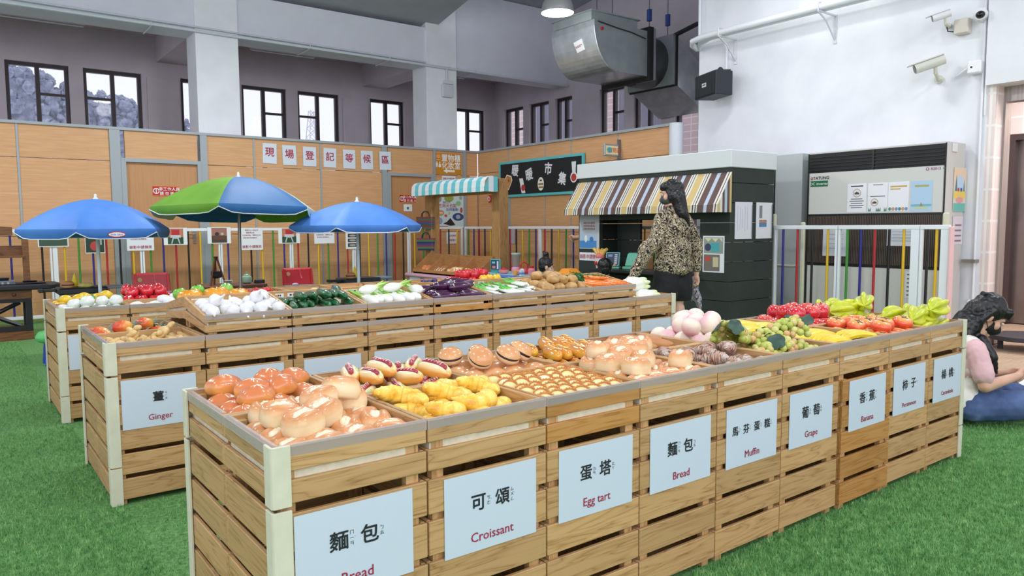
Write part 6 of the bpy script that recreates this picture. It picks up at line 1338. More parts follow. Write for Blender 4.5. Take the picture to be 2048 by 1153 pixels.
# ---- air conditioner, grey board
ACW = flat((204, 202, 198), .45); t = thing('air_conditioner', 'tall grey floor-standing air conditioner against the white wall', 'air conditioner', (6.95, 1.583, 0))
MB().box(.012, .4, 0, 1.405, 0, 1.945).build('cabinet', ACW, t, bevel=.006); MB().box(-.004, .012, .02, 1.385, 1.28, 1.722).build('middle_panel', flat((208, 207, 203), .4), t, bevel=.003); MB().box(-.004, .012, .02, 1.385, .02, .74).build('lower_panel', flat((206, 205, 201), .4), t, bevel=.003)
MB().box(-.002, .011, .012, 1.393, 1.722, 1.925).build('outlet', flat((20, 20, 22), .5), t); b = MB(); [b.box(-.012, .0, .02, 1.385, 1.745+.034*k, 1.752+.034*k) for k in range(5)]; b.box(-.014, .0, .68, .70, 1.73, 1.92); b.build('louvres', flat((34, 34, 36), .4), t)
MB().box(-.002, .011, .012, 1.393, .74, 1.28).build('inlet', flat((66, 56, 50), .6), t); b = MB(); [b.box(-.010, -.001, .03+.0170*k, .037+.0170*k, .765, 1.262) for k in range(79)]; b.build('fluted_grille', flat((92, 80, 72), .5), t)
MB().box(-.006, .0, 1.393, 1.405, 0, 1.93).box(-.006, .0, 0, .012, 0, 1.93).box(-.006, 0, .012, 1.393, 1.262, 1.284).box(-.006, 0, .012, 1.393, .735, .765).build('black_trim', flat((22, 22, 24), .5), t)
lg = thing('x', 'x', 'x'); lg.rotation_euler = FACE_LEFT
def on_ac(o, y, z): o.parent = t; o.rotation_euler = FACE_LEFT; o.location = (-.0062, y, z)
gb = prints(lg, [('r', 0, 0, .2, .06, (24, 106, 66))], 'green_badge'); on_ac(gb, 1.27, 1.608); o = letter(lg, 'DC inverter', .042, 0, 0, (230, 240, 234), .006); on_ac(o, 1.27, 1.608); o.location.x = -.0078
o = letter(lg, 'TATUNG', .045, 0, 0, (30, 30, 34), .02); on_ac(o, 1.25, 1.668); o = prints(lg, [('p', 0, 0, .03, .034, (150, 40, 40), [(0, .5), (.5, 0), (.3, -.5), (-.3, -.5), (-.5, 0)]), ('p', 0, -.001, .014, .016, (208, 207, 203), [(0, .5), (.5, 0), (.3, -.5), (-.3, -.5), (-.5, 0)])], 'red_emblem'); on_ac(o, 1.355, 1.668)
o = letter(lg, 'R2013', .035, 0, 0, (150, 60, 120), .012); on_ac(o, .09, 1.695); o = prints(lg, [('e', 0, 0, .03, .03, (120, 60, 110)), ('e', 0, 0, .018, .018, (210, 206, 206)), ('e', .15, 0, .018, .018, (70, 130, 60))], 'round_emblem'); on_ac(o, .165, 1.695)
bpy.data.objects.remove(lg)
MB().box(.1, .2, -.012, 0, 1.85, 1.93).build('side_box', flat((226, 226, 228), .4), t, bevel=.004)
ACS = [(2.4335, 'white information sheet with round emblem, leftmost on the air conditioner', 1), (2.217, 'white sheet with round emblem and plant border', 2), (2.012, 'white sheet with yellow headings and house border', 3), (1.7935, 'pale blue sheet at the right end of the row', 4)]
for y, lb, k in ACS:
    q = sheet('information_sheet', lb, 'paper sign', (6.944, y, 1.443), FACE_LEFT, .2, .29, (232, 232, 238) if k < 4 else (176, 204, 230), group='sheets on the air conditioner')
    if k == 1: prints(q, [('r', 0, .12, .13, .012, (60, 60, 66)), ('e', 0, .05, .085, .085, (150, 110, 90)), ('e', 0, .05, .075, .075, (228, 226, 228)), ('p', 0, .05, .05, .03, (90, 66, 60), [(-.5, -.5), (-.5, 0), (0, .5), (.5, 0), (.5, -.5)])]+[('r', 0, -.01-.022*j, .12+.03*(j % 2), .007, (80, 80, 90)) for j in range(5)])
    if k == 2: prints(q, [('r', 0, .125, .1, .008, (150, 120, 120)), ('r', 0, .01, .15, .008, (70, 70, 80)), ('e', -.03, -.05, .075, .075, (160, 120, 100)), ('e', -.03, -.05, .065, .065, (226, 222, 224)), ('p', -.03, -.05, .045, .025, (90, 66, 60), [(-.5, -.5), (-.5, 0), (0, .5), (.5, 0), (.5, -.5)])]+[('p', x, -.12, .03, .04, (96, 140, 116), [(-.5, -.5), (-.3, .5), (0, -.2), (.4, .5), (.5, -.5)]) for x in (-.08, 0, .02, .08)])
    if k == 3: prints(q, [('r', 0, .1, .16, .014, (196, 160, 60)), ('r', -.03, .075, .1, .01, (196, 160, 60))]+[('e', -.08+.032*j, -.12, .03, .034, ((90, 140, 130), (206, 150, 96), (110, 150, 190))[j % 3]) for j in range(6)])
    if k == 4: prints(q, [('r', 0, .095, .13, .02, (170, 170, 110)), ('r', 0, -.09, .19, .02, (120, 180, 190)), ('r', 0, -.115, .12, .02, (190, 204, 160)), ('p', 0, -.08, .03, .04, (150, 140, 100), [(-.5, -.5), (0, .5), (.5, -.5)])])
for (y, z, w_, h, lb) in ((2.654, .993, .268, .305, 'white sheet on the fluted grille behind the left fence bars'), (1.94, 1.052, .33, .186, 'landscape white sheet on the fluted grille behind the right bars')):
    q = sheet('grille_sheet', lb, 'paper sign', (6.936, y, z), FACE_LEFT, w_, h, (206, 208, 218), group='sheets on the grille'); prints(q, [('r', 0, h*.25-k*h*.16, w_*.7, .006, (166, 170, 182)) for k in range(4)], 'printed_lines')
q = sheet('grille_sheet', 'small specification label low on the air conditioner', 'label', (6.944, 1.86, .58), FACE_LEFT, .11, .26, (222, 222, 224), group='sheets on the grille'); prints(q, [('r', 0, .1-.04*k, .08, .012, (90, 100, 100)) for k in range(6)], 'printed_lines')
q = sheet('side_poster', 'tall pastel poster on the side of the air conditioner', 'poster', (7.245, 1.578, 1.5), FACE_FRONT, .27, .42, (220, 214, 196)); prints(q, [('r', 0, .12, .25, .15, (238, 206, 176)), ('e', 0, .06, .18, .16, (190, 214, 236)), ('p', -.08, .05, .06, .2, (70, 120, 130), [(-.5, -.5), (0, .5), (.5, -.5)]), ('p', .09, .03, .05, .14, (90, 140, 150), [(-.5, -.5), (0, .5), (.5, -.5)]), ('r', 0, -.05, .25, .07, (234, 206, 96)), ('e', 0, -.1, .16, .06, (230, 160, 160)), ('r', 0, -.17, .25, .08, (110, 190, 180)), ('e', -.03, .0, .04, .04, (196, 60, 60)), ('e', .03, .0, .04, .04, (70, 80, 120))])
q = sheet('side_list', 'plain list with four dark lines on the air conditioner side', 'paper sign', (7.235, 1.578, 1.11), FACE_FRONT, .22, .27, (222, 214, 222)); prints(q, [('r', .01, .05-.05*k, .14, .016, (140, 110, 126)) for k in range(4)], 'printed_lines')
tag(MB().box(6.905, 6.945, 1.53, 1.582, .02, 1.28).build('cream_corner_foam', M_guard, bevel=.012), 'cream foam strip on the near edge of the air conditioner', 'foam guard'); tag(MB().box(6.905, 6.945, 2.99, 3.04, .02, 1.2).build('cream_corner_foam', M_guard, bevel=.012), 'cream foam strip on the far edge of the air conditioner', 'foam guard'); tag(MB().box(6.62, 6.66, 3.16, 3.2, .02, 1.29).build('cream_corner_foam', M_guard, bevel=.012), 'cream foam strip where the fence meets the playhouse', 'foam guard')
t = thing('grey_board', 'tall light grey cupboard between playhouse and air conditioner', 'cupboard', (7.0, 3.09, 0)); MB().box(0, .36, 0, .345, 0, 1.955).build('body', flat((184, 190, 192), .45), t, bevel=.004); MB().box(-.006, 0, .33, .345, .0, 1.955).build('black_edge', flat((30, 32, 34), .5), t); MB().tube([(-.004, .02, .72), (-.03, .05, .715), (-.03, .28, .715), (-.004, .31, .72)], .012, 8).build('cream_rail', M_guard, t, smooth=True)
# wall fittings
tag(MB().box(7.30, 7.40, 1.44, 1.56, .80, .83).build('door_latch', flat((150, 146, 142), .3, .8)), 'small steel latch on the wall beside the air conditioner', 'latch'); tag(MB().lathe([(.018, 0), (.024, .02), (.012, .05), (.0005, .052)], 14).build('wall_knob', WHITE, loc=(7.398, 1.50, .42), rot=(0, -PI/2, 0), smooth=True), 'white knob low on the wall by the tile edge', 'knob')
# ---- cameras on the white wall
def cctv(loc, rz, tilt, L_, r, label, body):
    t = thing('security_camera', label, 'camera', loc, (0, 0, 0), 'cameras on the white wall'); M_ = MX.Rotation(rz, 4, 'Z') @ MX.Rotation(tilt, 4, 'Y')
    MB().tube([(-L_/2, 0, 0), (L_/2, 0, 0)], r, 18, M=M_).build('housing', flat(body, .3), t, smooth=True); MB().box(-L_/2-.05, L_/2, -r*.8, r*.8, r*.85, r*1.12, M=M_).build('sun_shield', flat(body, .3), t, bevel=.003)
    MB().cyl((-L_/2-.004, 0, 0), (-L_/2+.01, 0, 0), r*.82, n=16, M=M_).build('lens', flat((24, 26, 32), .15), t, smooth=True); p = M_ @ V((L_*.15, 0, -r)); e = V((7.4-loc[0], 0, -.10 if L_ > .2 else -.05))
    MB().tube([p, p+V((.01, 0, -.05)), e*.7+p*.3+V((0, 0, -.05)), e+V((-.0, 0, -.02))], r*.38, 8).build('arm', flat((206, 204, 190), .4), t, smooth=True); MB().cyl(e+V((-.03, 0, -.02)), e+V((-.001, 0, -.02)), r*.8, n=14).build('wall_plate', flat((206, 204, 190), .4), t, smooth=True)
    return t
cctv((7.17, 1.87, 2.72), rad(-52), rad(-18), .27, .048, 'large grey security camera, the lower one', (206, 206, 198)); cctv((7.22, 1.80, 3.17), rad(-58), rad(-16), .16, .034, 'small white security camera, the upper left one', (222, 222, 226))
t = thing('security_camera', 'round white dome camera, the upper right one', 'camera', (7.30, 1.50, 3.13), 0, 'cameras on the white wall'); MB().cyl((.1, 0, 0), (-.02, -.02, 0), .055, n=20).build('housing', flat((232, 232, 236), .3), t, smooth=True); MB().ell((-.02, -.02, -.01), (.04, .04, .036), 16, 10).build('dome', flat((22, 22, 28), .1), t, smooth=True)
t = thing('junction_box', 'white junction box beside the lower security camera', 'junction box', (7.36, 1.53, 2.655), 0, 'boxes on the white wall'); MB().box(-.05, .04, -.06, .06, -.06, .06).build('box', flat((236, 236, 240), .35), t, bevel=.012); MB().cyl((-.052, .02, 0), (-.05, .02, 0), .01, n=10).build('screw_cap', BLK, t); MB().tube([(0, .05, .02), (-.02, .12, -.03), (0, .2, -.07)], .008, 8).build('cable', WHITE, t, smooth=True)
t = thing('junction_box', 'beige junction box between the two upper cameras', 'junction box', (7.36, 1.66, 3.06), 0, 'boxes on the white wall'); MB().box(-.05, .04, -.065, .065, -.07, .07).build('box', flat((206, 198, 188), .4), t, bevel=.008); MB().tube([(-.02, .06, -.04), (-.06, .11, -.03), (-.05, .14, .08)], .006, 8).build('cable', BLK, t, smooth=True)
# ---- conduit rack on the white wall, conduits on the beam
t = thing('conduit_rack', 'white twin conduit on brackets high on the white wall', 'conduit', (7.1, 0, 3.5)); MB().tube([(-.02, 1.5, .01), (-.02, 4.55, 0), (-.0, 4.72, -.02), (.1, 4.80, -.04), (.26, 4.86, -.05)], .036, 12).build('near_tube', WHITE, t, smooth=True); MB().tube([(.08, 1.5, .01), (.08, 4.5, 0), (.14, 4.7, -.02), (.28, 4.84, -.05)], .036, 12).build('far_tube', WHITE, t, smooth=True); MB().tube([(.25, 4.45, -.02), (.27, 4.4, -.12), (.27, 4.4, -.42)], .014, 8).build('drop_tube', WHITE, t, smooth=True)
MB().tube([(.26, 4.82, .0), (.27, 4.83, .5), (.27, 4.83, 1.6)], .016, 8).build('riser_tube', WHITE, t, smooth=True)
for y in (4.28, 2.98): b = MB().box(-.06, .3, y-.01, y+.01, -.05, -.035).tube([(-.05, y, -.05), (.1, y, -.12), (.29, y, -.3)], .010, 6).box(.285, .3, y-.02, y+.02, -.34, -.03).tube([(-.06, y, -.04), (-.06, y, .05), (.02, y, .05)], .008, 6); b.build('bracket', flat((214, 216, 222), .35, .2), t)
t = thing('beam_conduit', 'white conduit running along the foot of the long beam', 'conduit', (0, 9.93, 4.0)); MB().tube([(-3, 0, .02), (9.6, 0, -.03)], .022, 8).build('tube', flat((206, 212, 220), .4), t, smooth=True); MB().tube([(-3, .0, .09), (6.3, .0, .03)], .014, 8).build('upper_tube', flat((200, 206, 214), .4), t, smooth=True)
for x in (1.9, 4.2, 5.6, 7.35): MB().tube([(x, -.02, .03), (x, -.03, -.02), (x, .05, -.03), (x, .5, -.03)], .010, 6).build('strap', flat((196, 200, 208), .4), t)
t = thing('switch_box', 'white socket box with conduit on the right column', 'switch box', (6.745, 9.955, 3.60)); MB().box(-.11, .11, -.05, 0, -.13, .1).build('box', flat((206, 210, 218), .4), t, bevel=.01); MB().tube([(.0, -.02, .1), (0, -.02, .36), (.06, -.02, .4)], .018, 8).build('conduit', flat((206, 212, 220), .4), t, smooth=True); MB().box(-.08, .1, -.07, -.0, .1, .16).build('upper_box', flat((212, 216, 222), .4), t)
for x, lb in ((.78, 'pale strip light under the aisle ceiling, leftmost'), (4.55, 'pale strip light under the aisle ceiling behind the middle windows'), (7.9, 'pale strip light under the aisle ceiling right of the column')):
    t = thing('strip_light', lb, 'strip light', (x, 12.0, 4.42), 0, 'strip lights in the aisle'); MB().hexa([(-.6, -.06, -.09), (.6, -.06, -.09), (.6, .06, -.09), (-.6, .06, -.09), (-.6, -.14, -.02), (.6, -.14, -.02), (.6, .14, -.02), (-.6, .14, -.02)]).build('reflector', flat((206, 202, 210), .4), t); MB().box(-.6, .6, -.05, .05, -.02, .0).build('mount', flat((90, 84, 90), .5), t); MB().tube([(-.58, 0, -.105), (.58, 0, -.105)], .013, 8).build('tube', flat((226, 226, 232), .3), t, smooth=True)
# ---- pendant lamp
t = thing('pendant_lamp', 'grey bell pendant lamp glowing white above the market', 'lamp', (6.364, 6.468, 4.10)); MB().lathe([(.225, 0), (.23, .01), (.205, .13), (.15, .23), (.07, .27), (.05, .30), (.045, .42), (.0005, .43)], 32, caps=False).build('shade', flat((168, 170, 172), .4, .2), t, smooth=True, angle=50); MB().lathe([(.0005, .012), (.21, .014), (.216, .02)], 32, caps=False).build('glowing_lens', flat((250, 252, 255), .3, emit=6), t, smooth=True); MB().cyl((0, 0, .42), (0, 0, 1.5), .008, n=8).build('cord', flat((60, 60, 64), .5), t)
# ---- ventilation duct
GALV = noisy('galvanised_sheet', [(.3, (176, 186, 190)), (.55, (192, 200, 204)), (.75, (206, 212, 216))], 6, .3, metal=.6, detail=6); GALD = noisy('galvanised_dull', [(.3, (146, 156, 160)), (.7, (160, 170, 172))], 5, .5, metal=.25)
t = thing('ventilation_duct', 'large galvanised ventilation duct with curved end under the roof', 'duct', (7.05, 6.5, 3.46))
b = MB(); n = 12; pf = [(.02+.48*(i/n)**2.1 if i else .02, .68-.68*i/n) for i in range(n+1)]
pf = [(.03, .68)]+[(.03+.46*(1-math.cos(PI/2*(k/n))), .68-.68*math.sin(PI/2*k/n)**1.0) for k in range(1, n+1)]
for i in range(n): b._add([(pf[i][0], 0, pf[i][1]), (pf[i][0], .95, pf[i][1]), (pf[i+1][0], .95, pf[i+1][1]), (pf[i+1][0], 0, pf[i+1][1])], [(0, 1, 2, 3)])
b.build('curved_face', GALV, t, smooth=True, angle=30)
for y in (0, .95): MB()._add([(p[0], y, p[1]) for p in pf]+[(1.15, y, 0), (1.15, y, .68)], [tuple(range(len(pf)+2))]).build('side_sheet', GALD, t)
MB()._add([(pf[-1][0], 0, 0), (pf[-1][0], .95, 0), (1.15, .95, 0), (1.15, 0, 0)], [(0, 1, 2, 3)]).build('bottom_sheet', GALV, t)
MB().box(.0, .95, .02, .86, .68, .80).build('top_collar', GALD, t); MB().box(-.03, .98, -.02, .9, .80, .815).build('top_flange', GALD, t); MB().tube([(.03, 0, .68)]+[(p[0]-.005, -.004, p[1]) for p in pf[1:]], .012, 6).build('seam', GALV, t)
MB().box(1.15, 1.24, -.05, 1.0, -.06, .74).build('black_joint', flat((26, 26, 28), .7), t); MB().box(1.24, 1.30, -.04, .99, -.05, .73).build('flange', GALD, t)
MB().cyl((1.30, .47, .33), (1.72, .47, .33), .40, n=32).build('fan_drum', flat((74, 78, 80), .5, .3), t, smooth=True); MB().box(1.72, 1.78, -.02, .96, -.06, .72).build('rear_flange', GALD, t); MB().box(1.78, 1.82, -.04, .98, -.08, .74).build('rear_joint', flat((26, 26, 28), .7), t)
MB().hexa([(1.82, -.02, -.06), (1.82, .96, -.06), (1.82, .96, .70), (1.82, -.02, .70), (2.55, .0, -.42), (2.55, 1.0, -.42), (2.55, 1.0, .25), (2.55, 0, .25)]).build('reducer', GALV, t)
MB().cyl((.18, -.004, .57), (.18, -.03, .57), .022, n=12).build('red_button', flat((190, 40, 44), .4), t); MB().tube([(.1, -.02, .66), (.5, -.02, .62), (.8, -.02, .60), (1.1, -.02, .55)], .008, 6).build('cable', BLK, t)
q = thing('duct_label', 'white label with red characters on the curved duct face', 'label', (7.115, 6.86, 3.83), (PI/2-.0, 0, -PI/2), None); q.matrix_world = MX.Translation((7.118, 6.86, 3.83)) @ MX.Rotation(rad(-24), 4, 'Y') @ Euler(FACE_LEFT).to_matrix().to_4x4() @ MX.Rotation(rad(8), 4, 'Z'); MB().box(-.085, .085, -.08, .08, -.03, -.0).build('paper', flat((232, 232, 234), .5), q); letter(q, '新風風門', .038, 0, 0, (150, 50, 54), .008)
for (x, y, lb) in ((8.35, 6.60, 'blue spring hanger nearer the curved duct end'), (8.8, 6.62, 'blue spring hanger over the duct fan')):
    q = thing('spring_hanger', lb, 'hanger', (x, y, 4.42), 0, 'blue spring hangers'); MB().box(-.03, .03, -.03, .03, -.09, .09).build('spring_case', flat((44, 70, 150), .45), q, bevel=.004); MB().cyl((0, 0, .09), (0, 0, 1.2), .006, n=6).cyl((0, 0, -.6 if x < 8.6 else -.3), (0, 0, -.09), .006, n=6).build('rod', flat((90, 90, 96), .4, .6), q)
for (x, y) in ((7.45, 6.5), (7.9, 7.3)): tag(MB().cyl((x, y, 4.27), (x, y, 5.6), .006, n=6).build('hanging_rod', flat((80, 80, 86), .4, .6)), 'thin threaded rod holding up the ventilation duct', 'rod', 'duct rods')
tag(MB().tube([(8.86, 6.5, 4.18), (8.75, 6.0, 4.22), (8.4, 5.4, 4.1), (8.0, 4.9, 3.7), (7.5, 4.55, 3.16), (7.25, 4.45, 3.06)], .035, 10).build('black_cable', BLK, smooth=True), 'thick black cable arching from the duct fan to the speaker', 'cable')
# ---- speaker
t = thing('loudspeaker', 'black loudspeaker hung at the left edge of the white wall', 'loudspeaker', (7.14, 4.42, 2.9), rad(-112)); MB().hexa([(-.25, -.11, -.15), (.25, -.11, -.15), (.22, .14, -.15), (-.22, .14, -.15), (-.25, -.11, .14), (.25, -.11, .14), (.22, .14, .14), (-.22, .14, .14)]).build('cabinet', flat((32, 38, 46), .5), t, bevel=.008); MB().box(-.235, .235, -.118, -.11, -.135, .125).build('grille', flat((22, 28, 34), .7), t, bevel=.003); MB().box(-.06, .04, -.121, -.118, -.03, .02).build('name_plate', flat((206, 208, 212), .4), t); MB().box(-.04, .02, -.1225, -.1215, -.01, .004).build('plate_mark', flat((40, 40, 46), .4), t)
MB().tube([(-.1, .0, .14), (.1, .0, .15), (.2, .12, .14)], .02, 8).build('mount', BLK, t, smooth=True); MB().ell((.13, .02, .16), .035, 12, 8).build('mount_knob', BLK, t, smooth=True)
# ================================================================== PEOPLE
def solid(name, caps, mt, parent, voxel=.006, it=4, fac=.5, post=None):
    """one continuous surface grown round a set of tapered limbs"""
    b = MB()
    for c in caps:
        if c[0] == 'c':
            _, p, q, r0, r1 = c; p, q = V(p), V(q); d = (q-p); n = d.normalized() if d.length > 1e-6 else V((0, 0, 1)); pts = []; rs = []
            for k in (-.98, -.8, -.45): pts.append(p+n*k*r0); rs.append(r0*math.sqrt(1-k*k))
            pts += [p, q]; rs += [r0, r1]
            for k in (.45, .8, .98): pts.append(q+n*k*r1); rs.append(r1*math.sqrt(1-k*k))
            b.tube(pts, rs, 14)
        else: b.ell(c[1], c[2], 18, 12, rot=c[3] if len(c) > 3 else None)
    o = b.build(name, mt); o.parent = parent
    rm = o.modifiers.new('r', 'REMESH'); rm.mode = 'VOXEL'; rm.voxel_size = voxel
    sm = o.modifiers.new('s', 'SMOOTH'); sm.iterations = it; sm.factor = fac
    o.parent = None; me = evaluated_mesh(o); o.modifiers.clear(); o.data = me; o.parent = parent
    me.name = name; me.materials.clear(); me.materials.append(mt)
    if post: post(me)
    for p in me.polygons: p.use_smooth = True
    return o
def hand(wr, fw, nm, sd, curl=.5, s=1.0, spread=1):
    """palm and five fingers; fw: wrist to fingertips, nm: back of the hand, sd: toward the thumb"""
    wr, fw, nm, sd = V(wr), V(fw).normalized(), V(nm).normalized(), V(sd).normalized(); out = []
    out += [('c', wr, wr+fw*.035*s, .021*s, .023*s), ('c', wr+fw*.03*s+sd*.022*s, wr+fw*.078*s+sd*.027*s, .0145*s, .012*s), ('c', wr+fw*.03*s-sd*.018*s, wr+fw*.072*s-sd*.026*s, .0145*s, .011*s), ('c', wr+fw*.03*s, wr+fw*.08*s, .0165*s, .0135*s)]
    for k, (x, L_) in enumerate(((.029, .068), (.010, .076), (-.009, .071), (-.027, .056))):
        a = wr+fw*(.082-.006*(k == 3))*s+sd*x*s*spread; d1 = (fw*math.cos(curl*.7)-nm*math.sin(curl*.7)); d2 = (fw*math.cos(curl*1.9)-nm*math.sin(curl*1.9)); d3 = (fw*math.cos(curl*2.7)-nm*math.sin(curl*2.7))
        b_ = a+d1*L_*.45*s; c_ = b_+d2*L_*.32*s; e = c_+d3*L_*.25*s
        out += [('c', a-fw*.012*s, b_, .0095*s, .0088*s), ('c', b_, c_, .0088*s, .008*s), ('c', c_, e, .008*s, .0068*s)]
    t0 = wr+fw*.022*s+sd*.02*s; t1 = t0+(fw*.6+sd*.75-nm*.25*curl).normalized()*.038*s; t2 = t1+(fw*.85+sd*.25-nm*.5*curl).normalized()*.034*s
    out += [('c', t0, t1, .0125*s, .0105*s), ('c', t1, t2, .0105*s, .008*s)]
    return out
def head(c, yaw, pitch, s=1.0):
    """head with nose, brow, chin, lips, ears; faces local +Y turned by yaw, tipped down by pitch"""
    M_ = MX.Translation(V(c)) @ MX.Rotation(yaw, 4, 'Z') @ MX.Rotation(-pitch, 4, 'X') @ MX.Scale(s, 4)
    def T_(x, y, z): return M_ @ V((x, y, z))
    e = (M_.to_quaternion()).to_euler()
    cs = [('e', T_(0, -.012, .02), (.075*s, .092*s, .093*s), e), ('e', T_(0, .022, -.045), (.056*s, .058*s, .068*s), e), ('e', T_(0, .058, -.098), (.026*s, .022*s, .018*s), e), ('c', T_(0, .088, .004), T_(0, .106, -.032), .009*s, .0135*s), ('c', T_(-.01, .098, -.034), T_(.01, .098, -.034), .009*s, .009*s),
          ('c', T_(-.016, .080, -.062), T_(.016, .080, -.062), .008*s, .008*s), ('c', T_(-.034, .072, .022), T_(.034, .072, .022), .011*s, .011*s), ('e', T_(-.04, .055, -.03), (.024*s, .024*s, .028*s), e), ('e', T_(.04, .055, -.03), (.024*s, .024*s, .028*s), e)]
    for sx in (-1, 1): cs += [('e', T_(sx*.077, -.012, -.012), (.010*s, .020*s, .031*s), e)]
    return cs, M_
def face_parts(root, M_, s, iris=(36, 24, 20)):
    for sx in (-1, 1):
        o = MB().ell((0, 0, 0), (.0125*s, .009*s, .0075*s), 14, 10).build('eye', flat((226, 222, 220), .25), root, smooth=True); o.matrix_local = M_ @ MX.Translation((sx*.031, .0805, .003)) @ MX.Scale(1/s if False else 1, 4); o.scale = (1, 1, 1)
        MB().ell((0, .0062*s, 0), (.0058*s, .0034*s, .0058*s), 12, 8).build('iris', flat(iris, .15), o, smooth=True)
        p = [M_ @ V((sx*(.016+.032*u), .0925-.010*u*u, .021+.006*math.sin(PI*u))) for u in (0, .35, .7, 1)]; MB().tube(p, [.0025*s, .0035*s, .003*s, .001*s], 6).build('eyebrow', flat((34, 26, 26), .8), root)
def local_patch(root, name, mt, M_, s, fn, nu=14, nv=10, th=.003):
    """a shell given by fn(u, v) in head space"""
    b = MB(); vs = [M_ @ V(fn(i/nu, j/nv)) for j in range(nv+1) for i in range(nu+1)]; fs = [(j*(nu+1)+i, j*(nu+1)+i+1, (j+1)*(nu+1)+i+1, (j+1)*(nu+1)+i) for j in range(nv) for i in range(nu)]
    o = b._add(vs, fs).build(name, mt, root, smooth=True, angle=180); so = o.modifiers.new('cloth', 'SOLIDIFY'); so.thickness = th*s; so.offset = 0; return o
def mask_fn(u, v):
    a = (u-.5)*2; b_ = v; z = -.012-.078*b_; bulge = (1-abs(a)**2.2); y = .030+.088*bulge*(1-.35*(2*b_-1)**2)-.012*b_; x = a*.066*(1-.18*(2*b_-1)**2*1); return (x, y, z)
def strap_pts(M_, sx): return [M_ @ V((sx*.062, .036, -.03)), M_ @ V((sx*.077, .012, -.012)), M_ @ V((sx*.083, -.016, .012)), M_ @ V((sx*.084, -.034, -.004)), M_ @ V((sx*.078, -.016, -.04)), M_ @ V((sx*.062, .034, -.075))]
SKIN = noisy('skin', [(.3, (206, 158, 132)), (.7, (220, 174, 148))], 12, .5); SKIN2 = noisy('skin_pale', [(.3, (216, 170, 146)), (.7, (228, 186, 164))], 12, .5)
HAIR = noisy('black_hair', [(.3, (14, 13, 16)), (.55, (24, 22, 27)), (.8, (44, 40, 46))], 14, .35, stretch=(9, 9, .8), bump=.4)
def leopard():
    mt, nt, p = _base('leopard_cloth'); L = nt.links.new; tc = N(nt, 'ShaderNodeTexCoord'); nz = N(nt, 'ShaderNodeTexNoise'); nz.inputs['Scale'].default_value = 25; nz.inputs['Detail'].default_value = .6; nz.inputs['Distortion'].default_value = 1.6
    L(tc.outputs['Object'], nz.inputs['Vector']); r = ramp(nt, [(0, (34, 26, 24)), (.40, (30, 24, 22)), (.415, (226, 208, 174)), (.455, (230, 214, 184)), (.465, (26, 20, 20)), (.525, (30, 24, 22)), (.535, (214, 190, 148)), (.575, (232, 218, 190)), (.585, (28, 22, 22)), (1, (30, 24, 22))]); r.color_ramp.interpolation = 'LINEAR'
    L(nz.outputs[0], r.inputs[0]); L(r.outputs[0], p.inputs['Base Color']); p.inputs['Roughness'].default_value = .75; return mt
def wrinkle(amt, sc_, seed=0):
    def f(me):
        for v in me.vertices: v.co += v.normal*amt*(NZ.noise(V((v.co.x*sc_+seed, v.co.y*sc_, v.co.z*sc_*.55)))+.5*NZ.noise(v.co*sc_*2.3))
    return f
def cut_below(zc, then=None):
    def f(me):
        bm = bmesh.new(); bm.from_mesh(me); bmesh.ops.bisect_plane(bm, geom=bm.verts[:]+bm.edges[:]+bm.faces[:], plane_co=(0, 0, zc), plane_no=(0, 0, -1), clear_outer=True); bm.to_mesh(me); bm.free()
        if then: then(me)
    return f

# ---- standing woman in the leopard blouse, seen from behind, reaching to the cabbages
P = thing('person', 'woman standing by the playhouse in leopard print blouse, black shorts and dark mask', 'person', (4.70, 2.93, 0), rad(2))
hc, M_ = head((0, .025, 1.462), rad(42), rad(10), 1.0)
el, wl = V((-.28, .03, 1.0)), V((-.385, .12, .74)); er, wr = V((.29, -.06, 1.0)), V((.285, -.05, .72))
body = hc+[('c', (0, 0, 1.27), (0, .012, 1.40), .052, .049), ('c', (-.135, 0, 1.255), (.135, 0, 1.255), .05, .05), ('e', (0, 0, 1.15), (.145, .095, .14)), ('e', (0, 0, .98), (.125, .09, .15)), ('e', (0, -.01, .83), (.16, .115, .12)),
    ('c', (-.155, 0, 1.25), el, .043, .034), ('c', el, wl, .035, .023), ('c', (.155, 0, 1.25), er, .043, .034), ('c', er, wr, .035, .023)]
for sx in (-1, 1): body += [('c', (sx*.088, 0, .80), (sx*.085, .01, .45), .082, .056), ('c', (sx*.085, -.012, .42), (sx*.085, -.01, .28), .052, .056), ('c', (sx*.085, -.01, .28), (sx*.085, -.005, .07), .053, .034), ('c', (sx*.085, -.03, .045), (sx*.09, .12, .03), .034, .028)]
body += hand(wl, (-.55, .35, -.75), (-.6, -.2, .5), (.3, .8, .2), .4) + hand(wr, (.05, .05, -1), (.9, .1, 0), (0, 1, 0), .9)
solid('body', body, SKIN2, P, .0055, 3); face_parts(P, M_, 1)
LEO = leopard()
solid('blouse', [('c', (0, 0, 1.265), (0, .006, 1.315), .068, .06), ('c', (-.13, 0, 1.245), (.13, 0, 1.245), .068, .068), ('e', (0, -.005, 1.13), (.188, .128, .17)), ('e', (0, -.01, .95), (.19, .14, .17)), ('c', (-.07, -.01, .82), (.07, -.01, .82), .135, .135), ('e', (0, -.012, .78), (.20, .15, .07)),
    ('c', (-.15, 0, 1.235), (-.235, .01, 1.03), .068, .072), ('c', (-.235, .01, 1.03), el+V((-.03, .02, -.05)), .072, .07), ('c', el+V((-.02, 0, -.03)), wl+V((.0, -.0, -.0)), .068, .046), ('c', (.15, 0, 1.235), (.265, -.05, 1.02), .066, .062), ('c', (.27, -.055, 1.02), (.282, -.05, .78), .062, .046)], LEO, P, .009, 5, post=wrinkle(.012, 13))
